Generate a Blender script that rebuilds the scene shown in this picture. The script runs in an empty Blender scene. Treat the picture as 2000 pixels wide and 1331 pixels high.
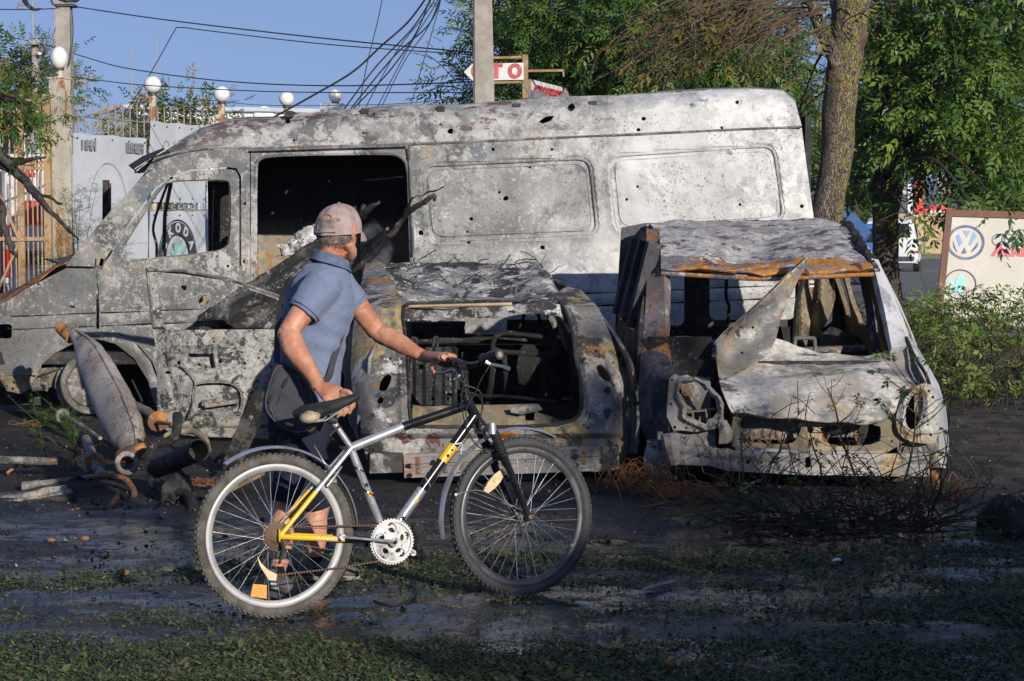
import bpy, math, random
import numpy as np
from mathutils import Vector, Matrix, geometry
random.seed(7)
RNG = np.random.default_rng(11)
PI = math.pi
R = math.radians
scene = bpy.context.scene
# ---------------------------------------------------------------- camera
FPX = 3889.0                       # 70 mm lens on a 36 mm sensor, in photo pixels
CAM = Vector((0.0, 0.0, 1.6))
PITCH = math.atan(235.5 / FPX)
cam_d = bpy.data.cameras.new('camera')
cam_d.lens = 70.0
cam_d.sensor_width = 36.0
cam_d.clip_start = 0.1
cam_d.clip_end = 6000
cam = bpy.data.objects.new('camera', cam_d)
scene.collection.objects.link(cam)
cam.location = CAM
cam.rotation_euler = (PI / 2 - PITCH, 0, 0)
scene.camera = cam
# ---------------------------------------------------------------- light
SUN_ELEV = R(17.0)
SUN_H = Vector((-0.46, 0.89)).normalized()      # horizontal travel of the sunlight
world = bpy.data.worlds.new('World')
scene.world = world
world.use_nodes = True
wn = world.node_tree
for n in list(wn.nodes):
 wn.nodes.remove(n)
w_out = wn.nodes.new('ShaderNodeOutputWorld')
w_bg = wn.nodes.new('ShaderNodeBackground')
w_sky = wn.nodes.new('ShaderNodeTexSky')
w_sky.sky_type = 'NISHITA'
w_sky.sun_disc = False
w_sky.sun_elevation = SUN_ELEV
w_sky.sun_rotation = math.atan2(-SUN_H.x, -SUN_H.y)
w_sky.altitude = 100
w_sky.air_density = 1.0
w_sky.dust_density = 0.15
w_sky.ozone_density = 3.0
w_bg.inputs['Strength'].default_value = 0.118
# look a little higher into the clear sky so that no yellow haze lies on the horizon
w_tc = wn.nodes.new('ShaderNodeTexCoord')
w_sep = wn.nodes.new('ShaderNodeSeparateXYZ')
w_mul = wn.nodes.new('ShaderNodeMath'); w_mul.operation = 'MULTIPLY_ADD'
w_mul.inputs[1].default_value = 0.72
w_mul.inputs[2].default_value = 0.17
w_cmb = wn.nodes.new('ShaderNodeCombineXYZ')
wn.links.new(w_tc.outputs['Generated'], w_sep.inputs[0])
wn.links.new(w_sep.outputs[0], w_cmb.inputs[0])
wn.links.new(w_sep.outputs[1], w_cmb.inputs[1])
wn.links.new(w_sep.outputs[2], w_mul.inputs[0])
wn.links.new(w_mul.outputs[0], w_cmb.inputs[2])
wn.links.new(w_cmb.outputs[0], w_sky.inputs['Vector'])
w_tint = wn.nodes.new('ShaderNodeMix'); w_tint.data_type = 'RGBA'; w_tint.blend_type = 'MULTIPLY'
w_tint.inputs[0].default_value = 1.0
w_tint.inputs[7].default_value = (1.0, 0.87, 0.98, 1)       # white balance of the whole sky
wn.links.new(w_sky.outputs[0], w_tint.inputs[6])
wn.links.new(w_tint.outputs[2], w_bg.inputs[0])
wn.links.new(w_bg.outputs[0], w_out.inputs[0])
sun_d = bpy.data.lights.new('sun', 'SUN')
sun_d.energy = 5.0
sun_d.angle = R(0.5)
sun_d.color = (1.0, 0.92, 0.81)
sun = bpy.data.objects.new('sun', sun_d)
scene.collection.objects.link(sun)
sun.location = (30, -40, 30)
sun.rotation_euler = Vector((SUN_H.x * math.cos(SUN_ELEV), SUN_H.y * math.cos(SUN_ELEV), -math.sin(SUN_ELEV))).to_track_quat('-Z', 'Y').to_euler()
scene.view_settings.view_transform = 'Standard'
scene.view_settings.look = 'None'
scene.view_settings.gamma = 1.0
scene.view_settings.use_curve_mapping = False
scene.view_settings.exposure = 0.0
scene.render.engine = 'CYCLES'
scene.cycles.use_denoising = True
scene.cycles.max_bounces = 6
scene.cycles.diffuse_bounces = 3
scene.cycles.glossy_bounces = 3
scene.cycles.transmission_bounces = 6
scene.cycles.transparent_max_bounces = 8
scene.cycles.caustics_reflective = False
scene.cycles.caustics_refractive = False
# ---------------------------------------------------------------- helpers
_up = Vector((0, math.sin(PITCH), math.cos(PITCH)))
_fw = Vector((0, math.cos(PITCH), -math.sin(PITCH)))
def ray(px, py):
 return Vector(((px - 1000) / FPX, 0, 0)) + _up * ((665.5 - py) / FPX) + _fw
def P(px, py, Y):
 d = ray(px, py)
 return CAM + d * (Y / d.y)
def PG(px, py, z=0.0):
 d = ray(px, py)
 return CAM + d * ((z - CAM.z) / d.z)
def PP(px, py, p0, nrm):
 d = ray(px, py)
 return CAM + d * ((p0 - CAM).dot(nrm) / d.dot(nrm))
def SPX(Y):
 return FPX / Y
def _hash(ix, iy, iz, seed):
 h = (ix.astype(np.int64) * 374761393 + iy.astype(np.int64) * 668265263 + iz.astype(np.int64) * 2147483647 + seed * 1274126177) & 0x7fffffff
 h = ((h ^ (h >> 13)) * 1274126177) & 0x7fffffff
 h = h ^ (h >> 16)
 return (h & 0xffff) / 65535.0
def vnoise(p, scale=1.0, seed=0):
 p = np.asarray(p, dtype=float) * scale
 i = np.floor(p).astype(np.int64)
 f = p - i
 f = f * f * (3 - 2 * f)
 r = 0
 for dx in (0, 1):
  wx = f[:, 0] if dx else 1 - f[:, 0]
  for dy in (0, 1):
   wy = f[:, 1] if dy else 1 - f[:, 1]
   for dz in (0, 1):
    wz = f[:, 2] if dz else 1 - f[:, 2]
    r = r + wx * wy * wz * _hash(i[:, 0] + dx, i[:, 1] + dy, i[:, 2] + dz, seed)
 return r * 2 - 1
def fbm(p, scale=1.0, seed=0, octs=4, gain=0.5):
 p = np.asarray(p, dtype=float)
 a, r = 1.0, 0
 for k in range(octs):
  r = r + a * vnoise(p, scale * 2 ** k, seed + k * 17)
  a *= gain
 return r
class MB:
 def __init__(self):
  self.v = []
  self.f = []
 def add(self, vs, fs):
  b = len(self.v)
  self.v.extend([tuple(map(float, v)) for v in vs])
  self.f.extend([tuple(b + i for i in f) for f in fs])
  return self
 def box(self, c, size, rot=None):
  c = Vector(c)
  sx, sy, sz = size[0] / 2, size[1] / 2, size[2] / 2
  vs = [Vector((x, y, z)) for x in (-sx, sx) for y in (-sy, sy) for z in (-sz, sz)]
  if rot is not None:
   m = rot if isinstance(rot, Matrix) else Matrix.Rotation(rot, 3, 'Z')
   vs = [m @ v for v in vs]
  vs = [v + c for v in vs]
  return self.add(vs, [(0, 1, 3, 2), (4, 6, 7, 5), (0, 4, 5, 1), (2, 3, 7, 6), (0, 2, 6, 4), (1, 5, 7, 3)])
 def bar(self, a, b, w, t, up=(0, 0, 1)):
  a, b = Vector(a), Vector(b)
  z = (b - a).normalized()
  x = z.cross(Vector(up))
  if x.length < 1e-4:
   x = z.cross(Vector((0, 1, 0)))
  x.normalize()
  y = z.cross(x)
  vs = []
  for p in (a, b):
   for sx, sy in ((-1, -1), (1, -1), (1, 1), (-1, 1)):
    vs.append(p + x * (sx * w / 2) + y * (sy * t / 2))
  return self.add(vs, [(3, 2, 1, 0), (4, 5, 6, 7), (0, 1, 5, 4), (1, 2, 6, 5), (2, 3, 7, 6), (3, 0, 4, 7)])
 def tube(self, pts, r, n=8, cap=True, squash=1.0, updir=None):
  pts = [Vector(p) for p in pts]
  m = len(pts)
  rs = r if isinstance(r, (list, tuple)) else [r] * m
  x = None
  vs, fs = [], []
  for i, p in enumerate(pts):
   t = (pts[min(i + 1, m - 1)] - pts[max(i - 1, 0)])
   if t.length < 1e-9:
    t = Vector((0, 0, 1))
   t.normalize()
   if x is None:
    x = t.cross(Vector(updir) if updir else (Vector((0, 0, 1)) if abs(t.z) < 0.9 else Vector((1, 0, 0)))).normalized()
   else:
    x = x - t * x.dot(t)
    x.normalize()
   y = t.cross(x)
   for k in range(n):
    a = 2 * PI * k / n
    vs.append(p + x * (math.cos(a) * rs[i]) + y * (math.sin(a) * rs[i] * squash))
  for i in range(m - 1):
   for k in range(n):
    fs.append((i * n + k, i * n + (k + 1) % n, (i + 1) * n + (k + 1) % n, (i + 1) * n + k))
  if cap:
   fs.append(tuple(range(n - 1, -1, -1)))
   fs.append(tuple((m - 1) * n + k for k in range(n)))
  return self.add(vs, fs)
 def loft(self, rings, cap=True, closed=True):
  n = len(rings[0])
  vs = [p for r in rings for p in r]
  fs = []
  for i in range(len(rings) - 1):
   for k in range(n if closed else n - 1):
    fs.append((i * n + k, i * n + (k + 1) % n, (i + 1) * n + (k + 1) % n, (i + 1) * n + k))
  if cap and closed:
   fs.append(tuple(range(n - 1, -1, -1)))
   fs.append(tuple((len(rings) - 1) * n + k for k in range(n)))
  return self.add(vs, fs)
 def torus(self, c, nrm, R_, r, n=64, m=12, sx=1.0, prof=None):
  c, nrm = Vector(c), Vector(nrm).normalized()
  x = nrm.cross(Vector((0, 0, 1)))
  if x.length < 1e-3:
   x = Vector((1, 0, 0))
  x.normalize()
  y = nrm.cross(x)
  vs, fs = [], []
  pr = prof or [(r * math.cos(2 * PI * k / m), r * sx * math.sin(2 * PI * k / m)) for k in range(m)]
  m = len(pr)
  for i in range(n):
   a = 2 * PI * i / n
   d = x * math.cos(a) + y * math.sin(a)
   for (dr, da) in pr:
    vs.append(c + d * (R_ + dr) + nrm * da)
  for i in range(n):
   for k in range(m):
    fs.append((i * m + k, ((i + 1) % n) * m + k, ((i + 1) % n) * m + (k + 1) % m, i * m + (k + 1) % m))
  return self.add(vs, fs)
 def disc(self, c, nrm, r, t, n=24, sy=1.0):
  c, nrm = Vector(c), Vector(nrm).normalized()
  return self.tube([c - nrm * t / 2, c + nrm * t / 2], r, n)
 def lathe(self, c, axis, prof, n=24):
  c, axis = Vector(c), Vector(axis).normalized()
  x = axis.cross(Vector((0, 0, 1)))
  if x.length < 1e-3:
   x = Vector((1, 0, 0))
  x.normalize()
  y = axis.cross(x)
  rings = []
  for (r, h) in prof:
   rings.append([c + axis * h + (x * math.cos(2 * PI * k / n) + y * math.sin(2 * PI * k / n)) * max(r, 1e-4) for k in range(n)])
  return self.loft(rings)
 def prism(self, pts, off):
  n = len(pts)
  off = Vector(off)
  vs = [Vector(p) for p in pts] + [Vector(p) + off for p in pts]
  fs = [tuple(range(n)), tuple(range(2 * n - 1, n - 1, -1))]
  for k in range(n):
   fs.append((k, n + k, n + (k + 1) % n, (k + 1) % n))
  return self.add(vs, fs)
 def noise(self, amp, scale, seed=0):
  a = np.array(self.v)
  d = np.stack([fbm(a, scale, seed + 31 * k, 3) for k in range(3)], 1)
  self.v = [tuple(x) for x in (a + d * amp)]
  return self
def raw_mesh(name, v, f):
 me = bpy.data.meshes.new(name)
 me.from_pydata([tuple(x) for x in v], [], [tuple(map(int, x)) for x in f])
 me.validate(clean_customdata=False)
 return me
def tag(o, label=None, cat=None, group=None, kind=None):
 if label: o['label'] = label
 if cat: o['category'] = cat
 if group: o['group'] = group
 if kind: o['kind'] = kind
 return o
def thing(name, loc, label, cat, group=None):
 o = bpy.data.objects.new(name, None)
 o.empty_display_size = 0.1
 scene.collection.objects.link(o)
 o.location = loc
 return tag(o, label, cat, group)
def root_loc(o):
 l = Vector((0, 0, 0))
 while o is not None:
  l = l + o.location
  o = o.parent
 return l
SPLIT = {'crash_can', 'door_frame', 'lower_crossmember', 'wheel_carrier', 'firewall', 'engine', 'scuttle', 'seat_frame', 'dashboard', 'beam_mount', 'windscreen_pillar', 'floor_pan', 'window_frame', 'far_window_post', 'wall_rib', 'roof_bow', 'steering_arm', 'hanging_cable', 'window_winder', 'cab_bulkhead', 'scuttle_scrap', 'saddle_rail', 'mudguard_stay', 'shoe_stripe', 'burnt_seat', 'silver_flash', 'band_emblem', 'door_runner', 'chassis_rail', 'mirror_bracket', 'lamp_bracket'}
def islands(v, f):
 par = list(range(len(v)))
 def fd(a):
  while par[a] != a:
   par[a] = par[par[a]]; a = par[a]
  return a
 for t in f:
  r = fd(t[0])
  for b in t[1:]:
   q = fd(b)
   if q != r: par[q] = r
 g = {}
 for t in f: g.setdefault(fd(t[0]), []).append(t)
 out = []
 for fs in g.values():
  ids = sorted({i for t in fs for i in t}); mp = {i: k for k, i in enumerate(ids)}
  out.append(([v[i] for i in ids], [tuple(mp[i] for i in t) for t in fs]))
 return out
def obj(name, mb, mat, parent=None, smooth=35, origin=None, label=None):
 """mb holds WORLD coordinates; the object origin is its parent's (or `origin`)."""
 if name in SPLIT:
  v, f = (mb.v, mb.f) if isinstance(mb, MB) else mb
  isl = islands(list(v), list(f))
  if len(isl) > 1:
   return [obj1(name, i, mat, parent, smooth, origin, label) for i in isl][0]
 return obj1(name, mb, mat, parent, smooth, origin, label)
def obj1(name, mb, mat, parent=None, smooth=35, origin=None, label=None):
 base = root_loc(parent) if parent is not None else Vector(origin or (0, 0, 0))
 v, f = (mb.v, mb.f) if isinstance(mb, MB) else mb
 a = np.array(v, dtype=float).reshape(-1, 3) - np.array(base)
 me = raw_mesh(name, a, f)
 if mat is not None:
  for m in (mat if isinstance(mat, (list, tuple)) else [mat]):
   me.materials.append(m)
 if smooth:
  me.polygons.foreach_set('use_smooth', [True] * len(me.polygons))
  if smooth < 180:
   me.set_sharp_from_angle(angle=R(smooth))
 o = bpy.data.objects.new(name, me)
 scene.collection.objects.link(o)
 if parent is not None:
  o.parent = parent
 else:
  o.location = base
 if label: o['label'] = label
 return o
def fast_mesh(name, verts, quads, mat, parent=None, attr=None, smooth=False):
 me = bpy.data.meshes.new(name)
 n, q = len(verts), len(quads)
 k = quads.shape[1]
 me.vertices.add(n)
 me.vertices.foreach_set('co', np.asarray(verts, dtype=np.float32).ravel())
 me.loops.add(q * k)
 me.loops.foreach_set('vertex_index', np.asarray(quads, dtype=np.int32).ravel())
 me.polygons.add(q)
 me.polygons.foreach_set('loop_start', np.arange(0, q * k, k, dtype=np.int32))
 if smooth:
  me.polygons.foreach_set('use_smooth', np.ones(q, dtype=bool))
 me.update(calc_edges=True)
 if attr is not None:
  at = me.attributes.new('shade', 'FLOAT', 'POINT')
  at.data.foreach_set('value', np.asarray(attr, dtype=np.float32))
 me.materials.append(mat)
 o = bpy.data.objects.new(name, me)
 scene.collection.objects.link(o)
 if parent is not None:
  o.parent = parent
 return o
# ---- flat outlines with holes, filled with a fine triangle net and bent by a map
def rrect(x0, y0, x1, y1, r, n=5):
 pts = []
 for (cx, cy, a0) in ((x1 - r, y1 - r, 0), (x0 + r, y1 - r, 90), (x0 + r, y0 + r, 180), (x1 - r, y0 + r, 270)):
  for k in range(n + 1):
   a = R(a0 + 90 * k / n)
   pts.append((cx + r * math.cos(a), cy + r * math.sin(a)))
 return pts
def ell(cx, cy, rx, ry=None, n=14, rot=0):
 ry = ry or rx
 c, s = math.cos(R(rot)), math.sin(R(rot))
 return [(cx + rx * math.cos(2 * PI * k / n) * c - ry * math.sin(2 * PI * k / n) * s, cy + rx * math.cos(2 * PI * k / n) * s + ry * math.sin(2 * PI * k / n) * c) for k in range(n)]
def smooth_poly(pts, it=2, closed=True):
 for _ in range(it):
  q = []
  n = len(pts)
  for i in range(n if closed else n - 1):
   a, b = pts[i], pts[(i + 1) % n]
   q.append((a[0] * .75 + b[0] * .25, a[1] * .75 + b[1] * .25))
   q.append((a[0] * .25 + b[0] * .75, a[1] * .25 + b[1] * .75))
  if not closed:
   q = [pts[0]] + q + [pts[-1]]
  pts = q
 return pts
def in_poly(q, poly):
 x, y = q[:, 0], q[:, 1]
 ins = np.zeros(len(q), bool)
 n = len(poly)
 for i in range(n):
  x0, y0 = poly[i]
  x1, y1 = poly[(i + 1) % n]
  if y0 == y1:
   continue
  c = ((y0 > y) != (y1 > y)) & (x < (x1 - x0) * (y - y0) / (y1 - y0) + x0)
  ins ^= c
 return ins
def dist_poly(q, poly):
 d = np.full(len(q), 1e9)
 n = len(poly)
 for i in range(n):
  a = np.array(poly[i]); b = np.array(poly[(i + 1) % n])
  ab = b - a
  l = max(ab @ ab, 1e-12)
  t = np.clip(((q - a) @ ab) / l, 0, 1)
  d = np.minimum(d, np.linalg.norm(q - a - t[:, None] * ab, axis=1))
 return d
def densify(poly, step):
 out = []
 n = len(poly)
 for i in range(n):
  a, b = poly[i], poly[(i + 1) % n]
  k = max(1, int(math.hypot(b[0] - a[0], b[1] - a[1]) / step))
  for j in range(k):
   out.append((a[0] + (b[0] - a[0]) * j / k, a[1] + (b[1] - a[1]) * j / k))
 return out
def net(outline, holes, step):
 loops = [densify(outline, step)] + [densify(h, step) for h in holes]
 vs, es = [], []
 for l in loops:
  b = len(vs)
  vs += l
  es += [(b + i, b + (i + 1) % len(l)) for i in range(len(l))]
 o = np.array(outline)
 gx = np.arange(o[:, 0].min(), o[:, 0].max(), step)
 gy = np.arange(o[:, 1].min(), o[:, 1].max(), step)
 g = np.array([(x + (0.5 * step if j % 2 else 0), y) for j, y in enumerate(gy) for x in gx])
 if len(g):
  keep = in_poly(g, loops[0])
  for h in loops[1:]:
   keep &= ~in_poly(g, h)
  g = g[keep]
  allp = np.array(vs)
  cell = {}
  for p in allp:
   cell.setdefault((int(p[0] // step), int(p[1] // step)), []).append(p)
  ok = []
  for p in g:
   cx, cy = int(p[0] // step), int(p[1] // step)
   near = False
   for ax in (cx - 1, cx, cx + 1):
    for ay in (cy - 1, cy, cy + 1):
     for q in cell.get((ax, ay), ()):
      if (p[0] - q[0]) ** 2 + (p[1] - q[1]) ** 2 < (0.5 * step) ** 2:
       near = True
       break
     if near: break
    if near: break
   if not near:
    ok.append((p[0], p[1]))
  vs = vs + ok
 r = geometry.delaunay_2d_cdt([Vector(v) for v in vs], es, [], 0, 1e-5)
 v2 = np.array([(v.x, v.y) for v in r[0]])
 f = np.array([t for t in r[2] if len(t) == 3], dtype=int)
 c = v2[f].mean(1)
 keep = in_poly(c, loops[0])
 for h in loops[1:]:
  keep &= ~in_poly(c, h)
 return v2, f[keep]
def thicken(v, f, t):
 """v (n,3), f (m,3): closed shell of thickness t behind the face side."""
 fn = np.cross(v[f[:, 1]] - v[f[:, 0]], v[f[:, 2]] - v[f[:, 0]])
 vn = np.zeros_like(v)
 for k in range(3):
  np.add.at(vn, f[:, k], fn)
 vn /= np.maximum(np.linalg.norm(vn, axis=1, keepdims=True), 1e-12)
 n = len(v)
 e = {}
 for t3 in f:
  for k in range(3):
   a, b = int(t3[k]), int(t3[(k + 1) % 3])
   if (b, a) in e:
    del e[(b, a)]
   else:
    e[(a, b)] = 1
 nf = [tuple(x) for x in f] + [tuple(x[::-1] + n) for x in f]
 nf += [(b, a, a + n, b + n) for (a, b) in e]
 return np.concatenate([v, v - vn * t]), nf
def sheet(outline, holes, step, fmap, t=0.006):
 """fmap: array (n,2) -> array (n,3) in world space; returns (verts, faces)"""
 v2, f = net(outline, holes, step)
 v3 = np.asarray(fmap(v2), dtype=float)
 # face the camera (outside) by default
 nrm = np.cross(v3[f[:, 1]] - v3[f[:, 0]], v3[f[:, 2]] - v3[f[:, 0]]).sum(0)
 c = v3.mean(0) - np.array(CAM)
 if nrm @ c > 0:
  f = f[:, ::-1]
 return thicken(v3, f, t) if t else (v3, [tuple(x) for x in f])
def pxmap(depth):
 """pixel outline -> world points at depth(px array) metres in front of the camera"""
 def m(q):
  Y = depth(q) if callable(depth) else np.full(len(q), float(depth))
  u = (q[:, 0] - 1000) / FPX
  w = (665.5 - q[:, 1]) / FPX
  dx, dy, dz = u, w * _up.y + _fw.y, w * _up.z + _fw.z
  k = Y / dy
  return np.stack([CAM.x + dx * k, CAM.y + dy * k, CAM.z + dz * k], 1)
 return m
def wob(m, amp, scale, seed, axis=1):
 def g(q):
  v = m(q)
  v = v.copy()
  v[:, axis] += amp * fbm(v, scale, seed, 3)
  return v
 return g
def bez(pts, n=10):
 """Catmull-Rom through pts"""
 pts = [Vector(p) for p in pts]
 out = []
 for i in range(len(pts) - 1):
  p0, p1, p2, p3 = pts[max(i - 1, 0)], pts[i], pts[i + 1], pts[min(i + 2, len(pts) - 1)]
  for k in range(n):
   t = k / n
   out.append(0.5 * ((2 * p1) + (p2 - p0) * t + (2 * p0 - 5 * p1 + 4 * p2 - p3) * t * t + (3 * p1 - p0 - 3 * p2 + p3) * t ** 3))
 out.append(pts[-1])
 return out
def fuse(mb, voxel, smooth=4, fac=0.5):
 """melt overlapping closed volumes into one continuous skin"""
 me = raw_mesh('tmp', mb.v, mb.f)
 o = bpy.data.objects.new('tmp', me)
 scene.collection.objects.link(o)
 m = o.modifiers.new('r', 'REMESH'); m.mode = 'VOXEL'; m.voxel_size = voxel
 if smooth:
  m = o.modifiers.new('s', 'SMOOTH'); m.iterations = smooth; m.factor = fac
 dg = bpy.context.evaluated_depsgraph_get()
 e = o.evaluated_get(dg)
 r = e.to_mesh()
 v = np.empty(len(r.vertices) * 3); r.vertices.foreach_get('co', v)
 f = [tuple(p.vertices) for p in r.polygons]
 e.to_mesh_clear()
 bpy.data.objects.remove(o); bpy.data.meshes.remove(me)
 return v.reshape(-1, 3), f
def text_mesh(txt, size, p, xdir, ydir, depth=0.001, align='CENTER', shear=0.0, sx=1.0, offset=0.0):
 """letters as thin solid shapes: baseline along xdir, up along ydir"""
 cu = bpy.data.curves.new('t', 'FONT')
 cu.body = txt; cu.size = size; cu.align_x = align; cu.align_y = 'CENTER'; cu.extrude = depth; cu.shear = shear; cu.offset = offset
 cu.resolution_u = 3
 o = bpy.data.objects.new('t', cu)
 scene.collection.objects.link(o)
 dg = bpy.context.evaluated_depsgraph_get()
 e = o.evaluated_get(dg)
 r = e.to_mesh()
 X = Vector(xdir).normalized(); Yv = Vector(ydir).normalized(); Zv = X.cross(Yv)
 p = Vector(p)
 mb = MB()
 mb.add([p + X * (v.co.x * sx) + Yv * v.co.y + Zv * v.co.z for v in r.vertices], [tuple(q.vertices) for q in r.polygons])
 e.to_mesh_clear()
 bpy.data.objects.remove(o); bpy.data.curves.remove(cu)
 return mb
def ball(mb, c, r, n=14, m=9, rot=None):
 c = Vector(c)
 r = (r, r, r) if isinstance(r, (int, float)) else r
 rings = []
 for i in range(m):
  a = PI * (i + 0.5) / m
  ring = []
  for k in range(n):
   b = 2 * PI * k / n
   v = Vector((math.sin(a) * math.cos(b) * r[0], math.sin(a) * math.sin(b) * r[1], -math.cos(a) * r[2]))
   ring.append(c + ((rot @ v) if rot is not None else v))
  rings.append(ring)
 mb.loft(rings)
 return mb
def copy_tree(o, parent=None):
 c = o.copy()
 scene.collection.objects.link(c)
 c.parent = parent
 for ch in list(o.children):
  copy_tree(ch, c)
 return c
# ---------------------------------------------------------------- materials
class NT:
 def __init__(self, name):
  self.m = bpy.data.materials.new(name)
  self.m.use_nodes = True
  self.t = self.m.node_tree
  self.b = self.t.nodes['Principled BSDF']
  self.co = self.t.nodes.new('ShaderNodeTexCoord').outputs['Object']
 def n(self, kind, **kw):
  nd = self.t.nodes.new(kind)
  for k, v in kw.items():
   if k.startswith('i_'):
    nd.inputs[k[2:].replace('_', ' ')].default_value = v
   else:
    setattr(nd, k, v)
  return nd
 def l(self, a, b):
  self.t.links.new(a, b)
 def off(self, seed, sc=(1, 1, 1)):
  mp = self.n('ShaderNodeMapping')
  mp.inputs['Location'].default_value = (seed * 3.17 % 50, seed * 7.31 % 50, seed * 1.93 % 50)
  mp.inputs['Scale'].default_value = sc
  self.l(self.co, mp.inputs['Vector'])
  return mp.outputs[0]
 def noise(self, scale, seed=0, detail=6, rough=0.6, dist=0.0, sc=(1, 1, 1)):
  nd = self.n('ShaderNodeTexNoise')
  nd.inputs['Scale'].default_value = scale
  nd.inputs['Detail'].default_value = detail
  nd.inputs['Roughness'].default_value = rough
  nd.inputs['Distortion'].default_value = dist
  self.l(self.off(seed, sc), nd.inputs['Vector'])
  return nd.outputs['Fac']
 def step(self, fac, lo, hi, out0=0.0, out1=1.0):
  mr = self.n('ShaderNodeMapRange')
  mr.interpolation_type = 'SMOOTHSTEP'
  mr.inputs['From Min'].default_value = lo
  mr.inputs['From Max'].default_value = hi
  mr.inputs['To Min'].default_value = out0
  mr.inputs['To Max'].default_value = out1
  self.l(fac, mr.inputs['Value'])
  return mr.outputs[0]
 def math(self, op, a, b=None):
  nd = self.n('ShaderNodeMath', operation=op)
  for i, x in enumerate((a, b)):
   if x is None: continue
   if isinstance(x, (int, float)): nd.inputs[i].default_value = x
   else: self.l(x, nd.inputs[i])
  return nd.outputs[0]
 def mix(self, fac, a, b):
  nd = self.n('ShaderNodeMix', data_type='RGBA')
  for x, s in ((fac, nd.inputs[0]), (a, nd.inputs[6]), (b, nd.inputs[7])):
   if isinstance(x, (tuple, list)): s.default_value = tuple(x) + ((1,) if len(x) == 3 else ())
   elif isinstance(x, (int, float)): s.default_value = x
   else: self.l(x, s)
  return nd.outputs[2]
 def axis(self, i):
  sp = self.n('ShaderNodeSeparateXYZ')
  self.l(self.co, sp.inputs[0])
  return sp.outputs[i]
 def bump(self, h, strength, dist=0.01):
  nd = self.n('ShaderNodeBump')
  nd.inputs['Strength'].default_value = strength
  nd.inputs['Distance'].default_value = dist
  self.l(h, nd.inputs['Height'])
  self.l(nd.outputs[0], self.b.inputs['Normal'])
 def set(self, **kw):
  for k, v in kw.items():
   s = self.b.inputs[k.replace('_', ' ')]
   if isinstance(v, (int, float)): s.default_value = v
   elif isinstance(v, (tuple, list)): s.default_value = tuple(v) + ((1,) if len(v) == 3 else ())
   else: self.l(v, s)
  return self
def plain(name, col, rough=0.6, metal=0.0, var=0.25, scale=6, bump=0.15, spec=0.5):
 t = NT(name)
 a = t.noise(scale, len(name), 6, 0.65)
 dk = tuple(c * (1 - var) for c in col)
 lt = tuple(min(1, c * (1 + var)) for c in col)
 t.set(Base_Color=t.mix(t.step(a, 0.35, 0.65), dk, lt), Roughness=t.step(a, 0.3, 0.7, max(0, rough - .1), min(1, rough + .1)), Metallic=metal)
 t.b.inputs['Specular IOR Level'].default_value = spec
 if bump:
  t.bump(t.noise(scale * 9, 3, 4), bump, 0.004)
 return t.m
def burnt(name, base, layers, speck=0.35, rough=0.72, metal=0.0, bump=0.5, seed=0, sc=1.0):
 """burnt sheet metal: hard-edged patches of ash, oxide and soot one over another.
 layers: (colour, noise scale, threshold, softness[, stretch])"""
 t = NT(name)
 v = t.noise(1.3 * sc, seed + 1, 5, 0.6)
 col = t.mix(t.step(v, 0.3, 0.7), tuple(c * 0.72 for c in base), tuple(min(1, c * 1.22) for c in base))
 h = t.noise(14 * sc, seed + 2, 5, 0.7)
 fine = t.noise(30 * sc, seed + 90, 2, 0.6)
 for i, L in enumerate(layers):
  c, s, th, so = L[:4]
  st = L[4] if len(L) > 4 else (1, 1, 1)
  nf = t.noise(s * sc, seed + 11 + i * 5, 9, 0.7, 0.3, st)
  fac = t.step(nf, th, th + so)
  cc = t.mix(t.step(fine, 0.3, 0.7), tuple(x * 0.75 for x in c), tuple(min(1, x * 1.2) for x in c))
  col = t.mix(fac, col, cc)
 if speck:
  s1 = t.noise(60 * sc, seed + 70, 3, 0.8)
  s2 = t.noise(3.0 * sc, seed + 71, 4, 0.6)
  f = t.math('MULTIPLY', t.step(s1, 0.56, 0.62), t.step(s2, 0.45, 0.62))
  col = t.mix(t.math('MULTIPLY', f, speck * 2), col, (0.025, 0.024, 0.024))
  s3 = t.noise(38 * sc, seed + 75, 4, 0.75)
  f2 = t.math('MULTIPLY', t.step(s3, 0.57, 0.63), t.step(s2, 0.55, 0.4))
  col = t.mix(t.math('MULTIPLY', f2, speck * 1.3), col, (0.5, 0.48, 0.45))
 t.set(Base_Color=col, Roughness=t.step(h, 0.3, 0.7, rough - 0.12, rough + 0.15), Metallic=metal)
 t.b.inputs['Specular IOR Level'].default_value = 0.3
 t.bump(h, bump, 0.006)
 return t.m
ASH = (0.46, 0.445, 0.42); WHITE = (0.66, 0.64, 0.61); GREY = (0.2, 0.2, 0.2); DARK = (0.055, 0.053, 0.052)
BLUE = (0.10, 0.135, 0.165); BROWN = (0.10, 0.045, 0.035); RUST = (0.36, 0.145, 0.035); TAN = (0.42, 0.32, 0.2); SOOT = (0.014, 0.013, 0.013)
M = {}
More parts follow.
